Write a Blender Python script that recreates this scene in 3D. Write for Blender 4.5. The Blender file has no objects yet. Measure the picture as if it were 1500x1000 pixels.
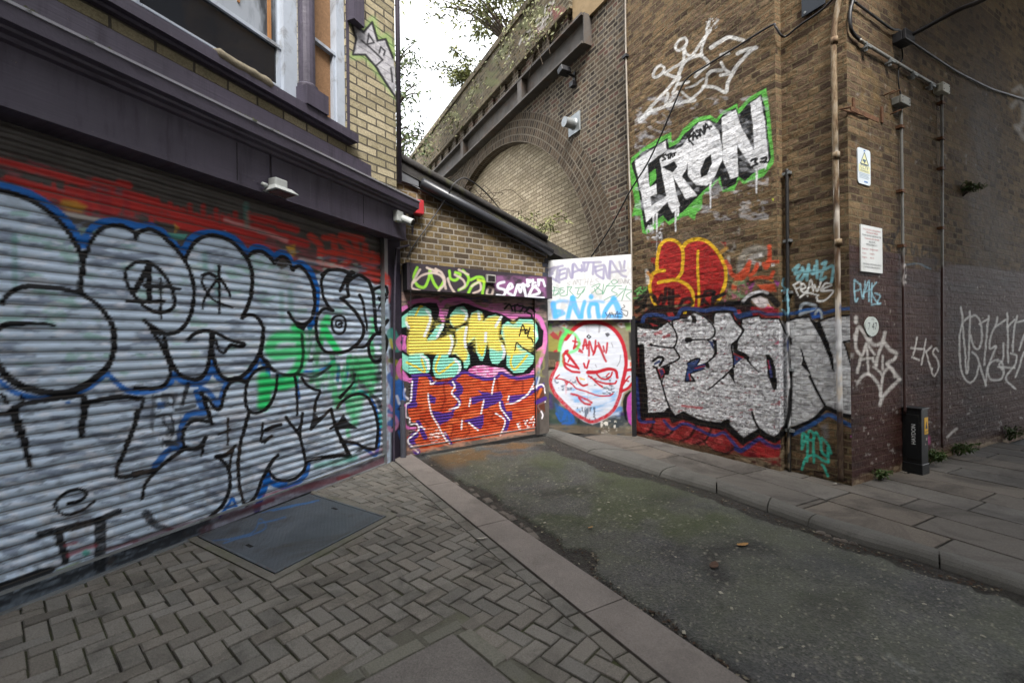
import bpy, bmesh, math, random
import numpy as np
from mathutils import Vector, Matrix
random.seed(7); RNG = np.random.default_rng(7)
SC = bpy.context.scene; COL = SC.collection
# ------------------------------------------------------------------ camera model (photo pixels 1500 x 1000)
F, ROLL, CY, H = 667.0, math.radians(0.7), 500.0, 1.4
CR, SR = math.cos(ROLL), math.sin(ROLL)
CAM = np.array([0.0, 0.0, H])
def ray(px, py):
    x = (px-750)/F; y = -(py-CY)/F
    return np.array([x*CR+y*SR, 1.0, -x*SR+y*CR])
def G(px, py, z=0.0):
    r = ray(px, py); return CAM + r*((z-H)/r[2])
def proj(V):
    V = np.asarray(V, float) - CAM
    wx, wz = V[:, 0]/V[:, 1], V[:, 2]/V[:, 1]
    return 750+F*(wx*CR-wz*SR), CY-F*(wx*SR+wz*CR)
class Frame:
    """A vertical plane: u runs along it away from the camera, z up, n towards the camera side."""
    def __init__(s, p0, ang):
        a = math.radians(ang); s.p = np.array(p0, float)
        s.U = np.array([math.sin(a), math.cos(a), 0.0]); s.N = np.array([math.cos(a), -math.sin(a), 0.0])
        if np.dot(s.N, CAM-s.p) < 0: s.N = -s.N
        s.Z = np.array([0, 0, 1.0])
    def w(s, u, z, n=0.0): return s.p + s.U*u + s.N*n + np.array([0, 0, z])
    def W(s, u, z, n=0.0):
        u, z, n = np.broadcast_arrays(np.asarray(u, float), np.asarray(z, float), np.asarray(n, float))
        return s.p + u[..., None]*s.U + n[..., None]*s.N + z[..., None]*s.Z
    def px(s, px, py, n=0.0):
        """photo pixel -> (u, z) on the plane lying n in front of this one"""
        r = ray(px, py); o = s.p + s.N*n
        t = np.dot(s.N, o-CAM)/np.dot(s.N, r); q = CAM+r*t-o
        return float(np.dot(q, s.U)), float(q[2])
    def at(s, px, py, n=0.0):
        u, z = s.px(px, py, n); return s.w(u, z, n)
FL = Frame(G(0, 896), 22.7); FE = Frame(G(1143, 689.5), -28); PILN = -.10
PU, _ = FE.px(1248, 711, PILN); FR = Frame(FE.w(PU, 0, PILN), 62)
FK = Frame(G(596, 667), 53); FD = Frame(G(924, 638), -63)
FG = Frame([*FL.at(512, 200)[:2], 0], 34)
# ------------------------------------------------------------------ noise
def vnoise(x, y, seed=0):
    x = np.asarray(x, float); y = np.asarray(y, float)
    xi, yi = np.floor(x).astype(np.int64), np.floor(y).astype(np.int64); fx, fy = x-xi, y-yi
    fx, fy = fx*fx*(3-2*fx), fy*fy*(3-2*fy)
    def h(a, b):
        n = (a*374761393 + b*668265263 + seed*1442695041) & 0x7fffffff
        n = ((n ^ (n >> 13))*1274126177) & 0x7fffffff
        return ((n ^ (n >> 16)) & 0xffff)/65535.0
    return (h(xi, yi)*(1-fx)+h(xi+1, yi)*fx)*(1-fy)+(h(xi, yi+1)*(1-fx)+h(xi+1, yi+1)*fx)*fy
def fbm(x, y, seed=0, o=4):
    r, a, t = 0, .5, 0
    for i in range(o): r = r+a*vnoise(x*2**i, y*2**i, seed+i*17); t += a; a *= .5
    return r/t
# ------------------------------------------------------------------ objects
def tag(o, label=None, cat=None, group=None, kind=None):
    if label: o['label'] = label
    if cat: o['category'] = cat
    if group: o['group'] = group
    if kind: o['kind'] = kind
    return o
def empty(name, loc, label, cat, group=None, kind=None):
    o = bpy.data.objects.new(name, None); o.location = loc; o.empty_display_size = .1; COL.objects.link(o)
    return tag(o, label, cat, group, kind)
class MB:
    """collects faces of one mesh, world coordinates; wc = (u, z, n) texture coordinates in metres"""
    def __init__(s): s.v, s.f, s.c, s.m, s.col = [], [], [], [], []
    def add(s, vs, fs, wc=None, mi=0, col=None):
        b = len(s.v); vs = [tuple(map(float, p)) for p in vs]; s.v += vs
        s.c += [tuple(map(float, p)) for p in (wc if wc is not None else vs)]
        s.f += [tuple(b+i for i in f) for f in fs]; s.m += [mi]*len(fs)
        s.col += [tuple(col) if col is not None else (0, 0, 0, 0)]*len(vs)
    def quad(s, p, wc=None, mi=0): s.add(p, [(0, 1, 2, 3)], wc, mi)
    def fbox(s, fr, u0, u1, z0, z1, n0, n1, mi=0, skip=''):
        """a box in a frame, each side with texture coordinates of its own"""
        w = fr.w
        for k, P_, C_ in (('f', [(u0, z0, n1), (u1, z0, n1), (u1, z1, n1), (u0, z1, n1)], 0), ('b', [(u1, z0, n0), (u0, z0, n0), (u0, z1, n0), (u1, z1, n0)], 0),
                          ('l', [(u0, z0, n0), (u0, z0, n1), (u0, z1, n1), (u0, z1, n0)], 1), ('r', [(u1, z0, n1), (u1, z0, n0), (u1, z1, n0), (u1, z1, n1)], 1),
                          ('t', [(u0, z1, n1), (u1, z1, n1), (u1, z1, n0), (u0, z1, n0)], 2), ('d', [(u0, z0, n0), (u1, z0, n0), (u1, z0, n1), (u0, z0, n1)], 2)):
            if k in skip: continue
            wc = [((u, z, n) if C_ == 0 else (n+u, z, u) if C_ == 1 else (u, n+z, z)) for u, z, n in P_]
            s.quad([w(*q) for q in P_], wc, mi)
    def box(s, c, d, rz=0.0, mi=0, M=None):
        M = M or (Matrix.Translation(Vector(c)) @ Matrix.Rotation(rz, 4, 'Z'))
        v = [M @ Vector((x*d[0]/2, y*d[1]/2, z*d[2]/2)) for x in (-1, 1) for y in (-1, 1) for z in (-1, 1)]
        s.add(v, [(0, 1, 3, 2), (4, 6, 7, 5), (0, 4, 5, 1), (2, 3, 7, 6), (0, 2, 6, 4), (1, 5, 7, 3)], None, mi)
    def prism(s, fr, poly, n0, n1, mi=0):
        """polygon of (u, z), counter-clockwise seen from the front, pushed from n0 to n1"""
        k = len(poly)
        s.add([fr.w(u, z, n1) for u, z in poly], [tuple(range(k))], [(u, z, n1) for u, z in poly], mi)
        s.add([fr.w(u, z, n0) for u, z in poly], [tuple(range(k-1, -1, -1))], [(u, z, n0) for u, z in poly], mi)
        for i in range(k):
            (a, b), (c, d) = poly[i], poly[(i+1) % k]; L = math.hypot(c-a, d-b)
            s.quad([fr.w(a, b, n1), fr.w(a, b, n0), fr.w(c, d, n0), fr.w(c, d, n1)], [(a+0, b, 0), (a+n1-n0, b, 0), (c+n1-n0, d, 0), (c, d, 0)], mi)
    def plate(s, poly, z0, z1, mi=0, wcs=None):
        """ground polygon (x, y) with thickness"""
        k = len(poly)
        ar = sum(poly[i][0]*poly[(i+1) % k][1]-poly[(i+1) % k][0]*poly[i][1] for i in range(k))
        if ar < 0: poly = poly[::-1]
        s.add([(x, y, z1) for x, y in poly], [tuple(range(k))], None, mi)
        for i in range(k):
            (a, b), (c, d) = poly[i], poly[(i+1) % k]
            s.quad([(a, b, z0), (c, d, z0), (c, d, z1), (a, b, z1)], None, mi)
    def tube(s, pts, r, seg=10, mi=0, cap=True):
        pts = [np.array(p, float) for p in pts]; rs = r if isinstance(r, (list, tuple)) else [r]*len(pts)
        v, f = [], []; up = np.array([0, 0, 1.0]); prev = None
        for i, p in enumerate(pts):
            t = pts[min(i+1, len(pts)-1)]-pts[max(i-1, 0)]; t = t/(np.linalg.norm(t)+1e-9)
            if prev is None:
                a = np.cross(t, up);
                if np.linalg.norm(a) < .05: a = np.cross(t, [1.0, 0, 0])
            else: a = prev-t*np.dot(prev, t)
            a = a/np.linalg.norm(a); b = np.cross(t, a); prev = a
            for k in range(seg):
                th = 2*math.pi*k/seg; v.append(p+rs[i]*(a*math.cos(th)+b*math.sin(th)))
        for i in range(len(pts)-1):
            for k in range(seg):
                k2 = (k+1) % seg; f.append((i*seg+k, i*seg+k2, (i+1)*seg+k2, (i+1)*seg+k))
        if cap: f += [tuple(range(seg-1, -1, -1)), tuple(range((len(pts)-1)*seg, len(pts)*seg))]
        s.add(v, f, None, mi)
    def disc(s, fr, u, z, n0, n1, r, seg=28, ry=None, mi=0):
        s.prism(fr, [(u+r*math.cos(2*math.pi*k/seg), z+(ry or r)*math.sin(2*math.pi*k/seg)) for k in range(seg)], n0, n1, mi)
    def build(s, name, mats, parent=None, paint=None, smooth=False, bevel=0, origin=None, fix=True):
        V = np.array(s.v); base = np.array(origin) if origin is not None else np.array([(V[:, 0].min()+V[:, 0].max())/2, (V[:, 1].min()+V[:, 1].max())/2, V[:, 2].min()])
        return mesh_obj(name, V, s.f, mats, parent, base, np.array(s.c), s.m, paint if paint is not None else (np.array(s.col) if any(c[3] for c in s.col) else None), smooth, bevel, fix)
def mesh_obj(name, V, faces, mats, parent=None, base=None, wc=None, mi=None, paint=None, smooth=False, bevel=0, fix=False):
    if base is None: base = np.array([V[:, 0].mean(), V[:, 1].mean(), V[:, 2].min()])
    me = bpy.data.meshes.new(name); me.from_pydata((V-base).tolist(), [], faces if isinstance(faces, list) else faces.tolist())
    for m in (mats if isinstance(mats, (list, tuple)) else [mats]): me.materials.append(m)
    if wc is not None:
        a = me.attributes.new('wc', 'FLOAT_VECTOR', 'POINT'); a.data.foreach_set('vector', np.ascontiguousarray(wc, np.float32).ravel())
    if paint is None: paint = np.zeros((len(V), 4), np.float32)
    if True:
        a = me.attributes.new('paint', 'FLOAT_COLOR', 'POINT'); a.data.foreach_set('color', np.ascontiguousarray(paint, np.float32).ravel())
    if mi is not None and any(mi): me.polygons.foreach_set('material_index', mi)
    if fix:
        bm = bmesh.new(); bm.from_mesh(me)
        if bevel: bmesh.ops.remove_doubles(bm, verts=bm.verts, dist=1e-5)
        bmesh.ops.recalc_face_normals(bm, faces=bm.faces); bm.to_mesh(me); bm.free()
    if smooth: me.polygons.foreach_set('use_smooth', [True]*len(me.polygons))
    me.update()
    o = bpy.data.objects.new(name, me); o.location = base; COL.objects.link(o)
    if parent is not None:
        o.parent = parent; o.matrix_parent_inverse = Matrix.Translation(-Vector(world_loc(parent)))
    if bevel:
        b = o.modifiers.new('bevel', 'BEVEL'); b.width = bevel; b.segments = 2; b.limit_method = 'ANGLE'; b.angle_limit = math.radians(40)
    return o
def world_loc(o): return o.location if o.parent is None else o.location   # parts keep world coordinates through their parent inverse
def grid_faces(nu, nz, flip=False):
    i = np.arange(nz-1)[:, None]*nu+np.arange(nu-1)[None, :]
    q = np.stack([i, i+1, i+nu+1, i+nu], -1).reshape(-1, 4)
    return q[:, ::-1] if flip else q
def wall_grid(fr, u0, u1, z0, z1, res, n=0.0, resz=None):
    nu, nz = max(2, int(round((u1-u0)/res))+1), max(2, int(round((z1-z0)/(resz or res)))+1)
    u, z = np.meshgrid(np.linspace(u0, u1, nu), np.linspace(z0, z1, nz))
    u, z = u.ravel(), z.ravel(); V = fr.W(u, z, n)
    f = grid_faces(nu, nz)
    nrm = np.cross(V[1]-V[0], V[nu]-V[0])
    if np.dot(nrm, fr.N) < 0: f = f[:, ::-1]
    return V, f, u, z
# ------------------------------------------------------------------ spray paint: strokes laid on a surface's own vertices
def lin(c):
    if isinstance(c, str): c = [int(c[i:i+2], 16)/255 for i in (0, 2, 4)]
    return np.array([x/12.92 if x <= .04045 else ((x+.055)/1.055)**2.4 for x in c])
def catmull(p, closed=False, k=6):
    p = np.asarray(p, float); n = len(p)
    if n < 3: return p
    q = np.vstack([p[-1], p, p[0], p[1]]) if closed else np.vstack([2*p[0]-p[1], p, 2*p[-1]-p[-2]])
    out = []; t = np.linspace(0, 1, k, endpoint=False)[:, None]
    for i in range(n if closed else n-1):
        a, b, c, d = q[i:i+4]
        out.append(.5*((2*b)+(c-a)*t+(2*a-5*b+4*c-d)*t**2+(3*b-a-3*c+d)*t**3))
    out = np.vstack(out)
    return out if closed else np.vstack([out, p[-1]])
class Prog:
    def __init__(s, wm=1.0, wa=0.0): s.ops = []; s.wm, s.wa = wm, wa; s.Z(0, 0, 1)
    def Z(s, ox, oy, k): s.og = np.array([ox, oy], float); s.k = k
    def _p(s, t):
        p = np.array([[float(a) for a in q.split(',')] for q in t.split()]) if isinstance(t, str) else np.array(t, float)
        return s.og+p/s.k
    def sf(s, v): return max(.42, v/s.k)
    def f(s, col, t, a=1.0, soft=1.0, c=0, nz=0.0):          # filled shape; c=1 rounds its outline
        p = s._p(t); s.ops.append(('f', lin(col), catmull(p, True) if c else p, a, s.sf(soft), nz))
    def s(s, col, w, t, a=1.0, soft=.8, c=1, nz=0.0, w2=None):  # stroke of width w, ending at width w2
        for part in (t.split('|') if isinstance(t, str) else [t]):
            p = s._p(part); s.ops.append(('s', lin(col), catmull(p) if c else p, a, s.sf(soft), nz, w/s.k/2*s.wm+s.wa, (w if w2 is None else w2)/s.k/2*s.wm+s.wa))
    def o(s, col, w, t, a=1.0, soft=.8, c=1, fill=None, fa=1.0, nz=0.0):   # closed outline, optionally filled
        p = s._p(t); q = catmull(p, True) if c else p
        if fill: s.ops.append(('f', lin(fill), q, fa, s.sf(soft), nz))
        if w: s.ops.append(('s', lin(col), np.vstack([q, q[:1]]), a, s.sf(soft), 0, w/s.k/2*s.wm+s.wa, w/s.k/2*s.wm+s.wa))
    def n(s, col, t, sx, sy, lo, hi, a=1.0, seed=1, soft=4, rot=0):   # noisy patches inside a shape
        s.ops.append(('n', lin(col), s._p(t), a, s.sf(soft), sx/s.k, sy/s.k, lo, hi, seed, rot))
    def drip(s, col, w, t, L, a=.9):
        for q in s._p(t): s.ops.append(('s', lin(col), np.array([q, q+[0, L/s.k]]), a, .6, 0, w/s.k/2, w/s.k/3))
def seg_dist(x, y, P, r0, r1):
    n = len(P)-1; best = np.full(x.shape, 1e9)
    L = np.concatenate([[0], np.cumsum(np.hypot(*np.diff(P, axis=0).T))]); T = L[-1] or 1
    for i in range(n):
        ax, ay = P[i]; bx, by = P[i+1]; dx, dy = bx-ax, by-ay; l2 = dx*dx+dy*dy
        t = np.clip(((x-ax)*dx+(y-ay)*dy)/(l2 or 1e-9), 0, 1) if l2 > 0 else np.zeros_like(x)
        d = np.hypot(x-ax-t*dx, y-ay-t*dy)
        r = r0+(r1-r0)*(L[i]+t*(L[i+1]-L[i]))/T
        best = np.minimum(best, d-r)
    return best
def poly_sd(x, y, P):
    ins = np.zeros(x.shape, bool); j = len(P)-1
    for i in range(len(P)):
        xi, yi = P[i]; xj, yj = P[j]
        if yi != yj: ins ^= ((yi > y) != (yj > y)) & (x < (xj-xi)*(y-yi)/(yj-yi)+xi)
        j = i
    d = seg_dist(x, y, np.vstack([P, P[:1]]), 0, 0)
    return np.where(ins, -d, d)
def run_paint(prog, V, wob=.7, wf=.09, seed=3, start=None):
    """colour + coverage per vertex of the flat surface V"""
    X, Y = proj(V); C = np.zeros((len(X), 4)) if start is None else start.copy()
    X0, Y0 = X, Y
    X = X+wob*2*(fbm(X0*wf, Y0*wf, seed)-.5); Y = Y+wob*2*(fbm(X0*wf+50, Y0*wf+9, seed+5)-.5)
    for op in prog.ops:
        k, col, P, a, soft = op[:5]
        pad = soft+3+(max(op[6], op[7]) if k == 's' else 0)
        lo, hi = P.min(0)-pad, P.max(0)+pad
        idx = np.nonzero((X > lo[0]) & (X < hi[0]) & (Y > lo[1]) & (Y < hi[1]))[0]
        if not len(idx): continue
        x, y = X[idx], Y[idx]
        if k == 's': d = seg_dist(x, y, P, op[6], op[7])
        else: d = poly_sd(x, y, P)
        al = np.clip(.5-d/(2*soft), 0, 1)
        if k == 'n':
            sx, sy, l, h, sd, rot = op[5:]
            cr, sr = math.cos(rot), math.sin(rot)
            q = fbm((x*cr+y*sr)/sx, (-x*sr+y*cr)/sy, sd); al = al*np.clip((q-l)/(h-l), 0, 1)
        elif op[5]: al = al*np.clip(1-op[5]*2*(fbm(x*.5, y*.5, 11)-.35), 0, 1)
        al = al*a
        m = al > 0; idx, al = idx[m], al[m][:, None]
        c = C[idx]; na = al+c[:, 3:]*(1-al)
        c[:, :3] = (col*al+c[:, :3]*c[:, 3:]*(1-al))/np.maximum(na, 1e-6); c[:, 3:] = na; C[idx] = c
    return C
# ------------------------------------------------------------------ materials (all node based)
class NT:
    def __init__(s, name):
        s.m = bpy.data.materials.new(name); s.m.use_nodes = True; s.t = s.m.node_tree; s.t.nodes.clear()
        s.out = s.n('ShaderNodeOutputMaterial'); s.b = s.n('ShaderNodeBsdfPrincipled'); s.l(s.b.outputs[0], s.out.inputs[0])
    def n(s, t, **k):
        x = s.t.nodes.new(t)
        for a, v in k.items(): setattr(x, a, v)
        return x
    def l(s, a, b): s.t.links.new(a, b)
    def set(s, inp, v):
        if hasattr(v, 'links') or hasattr(v, 'is_linked'): s.l(v, inp)
        else: inp.default_value = v if not isinstance(v, (tuple, list, np.ndarray)) or len(v) != 3 or inp.type == 'VECTOR' else (*v, 1)
    def vec(s, kind='wc'):
        if kind == 'obj': return s.n('ShaderNodeTexCoord').outputs['Object']
        a = s.n('ShaderNodeAttribute'); a.attribute_name = kind; return a.outputs['Vector']
    def noise(s, v, scale, detail=4, rough=.6, dist=0):
        x = s.n('ShaderNodeTexNoise'); s.l(v, x.inputs['Vector']); x.inputs['Scale'].default_value = scale; x.inputs['Detail'].default_value = detail
        x.inputs['Roughness'].default_value = rough; x.inputs['Distortion'].default_value = dist; return x.outputs['Fac']
    def vor(s, v, scale, feature='F1', out='Distance'):
        x = s.n('ShaderNodeTexVoronoi'); x.feature = feature; s.l(v, x.inputs['Vector']); x.inputs['Scale'].default_value = scale; return x.outputs[out]
    def ramp(s, f, st, interp='LINEAR'):
        x = s.n('ShaderNodeValToRGB'); s.l(f, x.inputs[0]); e = x.color_ramp; e.interpolation = interp
        while len(e.elements) < len(st): e.elements.new(.5)
        for el, (p, c) in zip(e.elements, st): el.position = p; el.color = (*(c if isinstance(c, (tuple, list, np.ndarray)) else (c, c, c)), 1)
        return x.outputs[0]
    def mix(s, f, a, b, mode='MIX'):
        x = s.n('ShaderNodeMix'); x.data_type = 'RGBA'; x.blend_type = mode
        s.set(x.inputs[0], f); s.set(x.inputs[6], a); s.set(x.inputs[7], b); return x.outputs[2]
    def math(s, op, a, b=0.0, c=False):
        x = s.n('ShaderNodeMath'); x.operation = op; x.use_clamp = c; s.set(x.inputs[0], a); s.set(x.inputs[1], b); return x.outputs[0]
    def map(s, v, sc=(1, 1, 1), lo=(0, 0, 0), rot=(0, 0, 0)):
        x = s.n('ShaderNodeMapping'); s.l(v, x.inputs[0]); x.inputs['Scale'].default_value = sc; x.inputs['Location'].default_value = lo; x.inputs['Rotation'].default_value = rot; return x.outputs[0]
    def vadd(s, a, b, k=1.0):
        y = s.n('ShaderNodeVectorMath', operation='SCALE'); s.l(b, y.inputs[0]); y.inputs['Scale'].default_value = k
        x = s.n('ShaderNodeVectorMath', operation='ADD'); s.l(a, x.inputs[0]); s.l(y.outputs[0], x.inputs[1]); return x.outputs[0]
    def bump(s, h, d=.01, st=1.0):
        x = s.n('ShaderNodeBump'); x.inputs['Distance'].default_value = d; x.inputs['Strength'].default_value = st; s.l(h, x.inputs['Height']); s.l(x.outputs[0], s.b.inputs['Normal'])
    def fin(s, col, rough=.8, metal=0.0, spec=.4):
        s.set(s.b.inputs['Base Color'], col); s.set(s.b.inputs['Roughness'], rough); s.set(s.b.inputs['Metallic'], metal); s.b.inputs['Specular IOR Level'].default_value = spec
        return s.m
    def paint(s): a = s.n('ShaderNodeAttribute'); a.attribute_name = 'paint'; return a.outputs['Color'], a.outputs['Alpha']
MATS = {}
def plain(name, col, rough=.6, metal=0.0, var=.25, scale=6, bump=.0, grime=None, spec=.4):
    """a surface of one colour with dirt and wear of its own"""
    if name in MATS: return MATS[name]
    t = NT(name); v = t.vec('obj'); c = lin(col) if isinstance(col, str) else np.array(col)
    f = t.noise(v, scale, 6, .65)
    k = t.ramp(f, [(.3, c*(1-var)), (.7, c*(1+var*.6))])
    if grime is not None: k = t.mix(t.ramp(t.noise(v, scale*.7, 8, .7, 1.0), [(.52, 0), (.66, .85)]), k, lin(grime))
    if bump: t.bump(t.noise(v, scale*8, 4), bump)
    MATS[name] = t.fin(k, t.ramp(f, [(.3, min(1, rough*1.15)), (.7, rough*.85)]), metal, spec); return MATS[name]
def vnd(t, v, k=.006, sc=9):
    x = t.n('ShaderNodeTexNoise'); t.l(v, x.inputs['Vector']); x.inputs['Scale'].default_value = sc; x.inputs['Detail'].default_value = 2
    y = t.n('ShaderNodeVectorMath', operation='SUBTRACT'); t.l(x.outputs['Color'], y.inputs[0]); y.inputs[1].default_value = (.5, .5, .5)
    return t.vadd(v, y.outputs[0], k)
def brick(name, tones, mortar, row=.0765, width=.232, msize=.010, squash=1.0, soot=.5, sootcol=(.018, .015, .012), paint=False, bump=.012, wob=.010, sootsc=.8, lime=0.0, spotty=.5):
    t = NT(name); v0 = t.vec('wc'); v = vnd(t, v0, wob, 7)
    b = t.n('ShaderNodeTexBrick'); t.l(v, b.inputs['Vector'])
    b.offset = .5; b.squash = squash; b.squash_frequency = 2
    for k, x in (('Color1', (0, 0, 0, 1)), ('Color2', (1, 1, 1, 1)), ('Mortar', (.5, .5, .5, 1)), ('Scale', 1.0), ('Mortar Size', msize), ('Mortar Smooth', .25), ('Bias', 0.0), ('Brick Width', width), ('Row Height', row)):
        b.inputs[k].default_value = x
    n = len(tones)
    # the brick node's own random tone is stretched over the whole ramp
    q = t.math('ADD', b.outputs['Color'], t.math('MULTIPLY', t.math('SUBTRACT', t.noise(v0, 14, 3), .5), .5))
    bc = t.ramp(q, [(.08+.84*i/(n-1), lin(c)) for i, c in enumerate(tones)])
    fine = t.noise(v0, 60, 5, .7)
    bc = t.mix(1.0, bc, t.ramp(fine, [(.3, .62), (.7, 1.3)]), 'MULTIPLY')
    mc = t.mix(t.noise(v0, 3, 4), lin(mortar)*.55, lin(mortar)*1.15)
    fac = b.outputs['Fac']
    c = t.mix(fac, bc, mc)
    s = t.noise(t.map(v0, (sootsc, sootsc*.55, 1)), 1.0, 7, .68, .4)
    c = t.mix(t.ramp(s, [(.5-spotty*.3, soot), (.62, 0)]), c, sootcol)
    if lime: c = t.mix(t.ramp(t.noise(t.map(v0, (2.2, .8, 1)), 1.6, 8, .75, .5), [(.56, 0), (.72, lime)]), c, (.42, .40, .36))
    h = t.math('ADD', t.math('MULTIPLY', t.math('SUBTRACT', 1.0, fac), 1.0), t.math('ADD', t.math('MULTIPLY', fine, .35), t.math('MULTIPLY', t.noise(v0, 22, 3), .5)))
    t.bump(h, bump)
    r = .88
    if paint:
        pc, pa = t.paint()
        pn = t.noise(v0, 45, 5, .75)
        cov = t.math('MULTIPLY', pa, t.math('SUBTRACT', 1.0, t.math('MULTIPLY', fac, .12)), True)
        cov = t.math('MULTIPLY', cov, t.ramp(pn, [(.22, .55), (.36, 1)]), True)
        pc = t.mix(1.0, pc, t.ramp(t.noise(v0, 9, 6, .7), [(.3, .8), (.7, 1.12)]), 'MULTIPLY')
        c = t.mix(cov, c, pc); r = t.math('SUBTRACT', .88, t.math('MULTIPLY', cov, .25))
    return t.fin(c, r, 0.0, .15)
def painted(name, base, rough=.55, metal=.0, dirt=.35, cov=1.0, bump=0.0):
    """sheet metal or board under spray paint"""
    t = NT(name); v = t.vec('wc'); pc, pa = t.paint()
    n = t.noise(v, 5, 7, .7); c = t.mix(t.ramp(n, [(.3, 0), (.7, 1)]), lin(base)*.7, lin(base)*1.15)
    pc = t.mix(1.0, pc, t.ramp(t.noise(t.map(v, (1.2, 6, 1)), 3, 6, .7), [(.28, .74), (.7, 1.1)]), 'MULTIPLY')
    c = t.mix(t.math('MULTIPLY', pa, t.ramp(t.noise(v, 38, 5, .7), [(.2, .75), (.32, cov)])), c, pc)
    c = t.mix(t.ramp(t.noise(t.map(v, (1, 1.6, 1)), 2.3, 8, .72, .6), [(.57, 0), (.78, dirt)]), c, (.03, .026, .024))
    if bump: t.bump(t.noise(v, 30, 3), bump)
    return t.fin(c, t.ramp(n, [(.3, rough*1.1), (.7, rough*.85)]), metal, .2)
LONDON = ['2a211a', '4a3828', '6b5238', '8a6c46', '5a4632', '7d6244']
def stone(name, col, var=.3, moss=0.0, speck=.35, rough=.85, bump=.004, sc=1.0, red=None, stain=.4):
    t = NT(name); v = t.vec('wc'); c = lin(col)
    a, bn = t.noise(v, 3*sc, 8, .7), t.noise(v, 120*sc, 3, .8)
    k = t.ramp(a, [(.3, c*(1-var)), (.7, c*(1+var))])
    if red: k = t.mix(t.ramp(t.noise(v, 1.1*sc, 3), [(.45, 0), (.6, .8)]), k, lin(red))
    pc, pa = t.paint(); k = t.mix(pa, k, pc)
    k = t.mix(1.0, k, t.ramp(bn, [(.25, 1-speck), (.75, 1+speck)]), 'MULTIPLY')
    k = t.mix(t.ramp(t.noise(v, 1.7*sc, 8, .72, .8), [(.52, 0), (.7, stain)]), k, c*.35)
    if moss: k = t.mix(t.ramp(t.noise(v, 2.1*sc, 7, .7), [(.5, 0), (.68, moss)]), k, lin('4a5028'))
    t.bump(t.math('ADD', bn, a), bump)
    return t.fin(k, t.ramp(a, [(.3, rough), (.7, rough*.85)]), 0.0, .35)
# ================================================================== GROUND
M_asph = None
def ground_sheet():
    t = NT('old_asphalt'); v = t.vec('wc'); pc, pa = t.paint()
    sp = t.vor(v, 95, 'F1', 'Color'); bw = t.n('ShaderNodeRGBToBW'); t.l(sp, bw.inputs[0])
    k = t.ramp(bw.outputs[0], [(.1, (.032, .033, .034)), (.5, (.060, .061, .060)), (.84, (.10, .099, .092)), (.97, (.22, .21, .19))])
    k = t.mix(t.ramp(t.noise(v, .9, 7, .7, .5), [(.40, 0), (.62, .6)]), k, (.068, .078, .044))
    k = t.mix(t.ramp(t.noise(v, 1.6, 8, .72, .7), [(.51, 0), (.62, .65)]), k, (.026, .029, .029))
    k = t.mix(t.math('MULTIPLY', pa, t.ramp(t.noise(v, 30, 5, .75), [(.3, .35), (.55, 1)])), k, t.mix(.4, pc, t.mix(1.0, pc, t.ramp(bw.outputs[0], [(.1, .4), (.9, 1.7)]), 'MULTIPLY')))
    t.bump(t.math('ADD', t.vor(v, 95), t.noise(v, 40, 3)), .008)
    return t.fin(k, t.ramp(t.noise(v, 2.2, 5), [(.35, .62), (.65, .9)]), 0, .4)
M_asph = ground_sheet()
EDGE_L = '600,652 626,672 640,684 652,692 664,700 680,709 704,715 724,727 736,741 760,755 780,767 800,778 818,789 822,803 838,806 856,806 872,812 876,818 868,830 870,840 886,852 904,867 922,880 940,892 956,896 970,901 984,914 998,928 1012,935 1026,950 1040,957 1066,976 1100,997 1180,1060'
EDGE_R = '1700,960 1500,885 1468,866 1433,862 1420,853 1390,846 1356,837 1332,828 1313,820 1290,812 1260,805 1240,801 1217,794 1190,779 1164,770 1130,760 1105,752 1070,738 1050,730 1010,716 980,707 940,697 905,690 880,684 860,672 836,668 810,656 796,642'
GP = Prog(); PE, PL, PK, PD, PB, PR, PG_ = Prog(1.28, .3), Prog(1.22, .3), Prog(1.1, .1), Prog(1.05, .1), Prog(1.1, .1), Prog(1.1, .1), Prog()   # paint for each surface
def P2(t): return np.array([[float(a) for a in q.split(',')] for q in t.split()])
def xy(px, py, z=0.0): return G(px, py, z)[:2]
def build_road():
    res = .017; x0, x1, y0, y1 = -1.7, 5.2, 1.2, 7.6
    nx, ny = int((x1-x0)/res), int((y1-y0)/res)
    X, Y = np.meshgrid(np.linspace(x0, x1, nx), np.linspace(y0, y1, ny)); X, Y = X.ravel(), Y.ravel()
    V = np.stack([X, Y, np.full_like(X, -.05)], -1)
    px, py = proj(V)
    poly = np.vstack([P2(EDGE_L), P2(EDGE_R)])
    jx = 7*(fbm(X*9, Y*9, 5)-.5)+4*(fbm(X*30, Y*30, 8)-.5); jy = 7*(fbm(X*9, Y*9, 15)-.5)+4*(fbm(X*30, Y*30, 18)-.5)
    sd = poly_sd(px+jx, py+jy, poly)
    m = np.clip(.5-(sd+3.5)/3.0, 0, 1)
    V[:, 2] = -.066+.016*m+.004*(fbm(X*2, Y*2, 2)-.5)*2-.006*(1-m)*fbm(X*12, Y*12, 4)
    g = run_paint(GP, V, wob=2.5, wf=.05)
    soil = lin('1f1b18'); a = ((1-m)*.93)[:, None]
    c = g.copy(); na = a+c[:, 3:]*(1-a); c[:, :3] = (soil*a+c[:, :3]*c[:, 3:]*(1-a))/np.maximum(na, 1e-6); c[:, 3:] = na
    o = mesh_obj('road', V, grid_faces(nx, ny), M_asph, None, np.array([1.7, 4, -.06]), V*[1, 1, 0], None, c, True)
    tag(o, 'cracked old asphalt lane with green algae tint running to the roller shutter', 'road', kind='structure')
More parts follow.
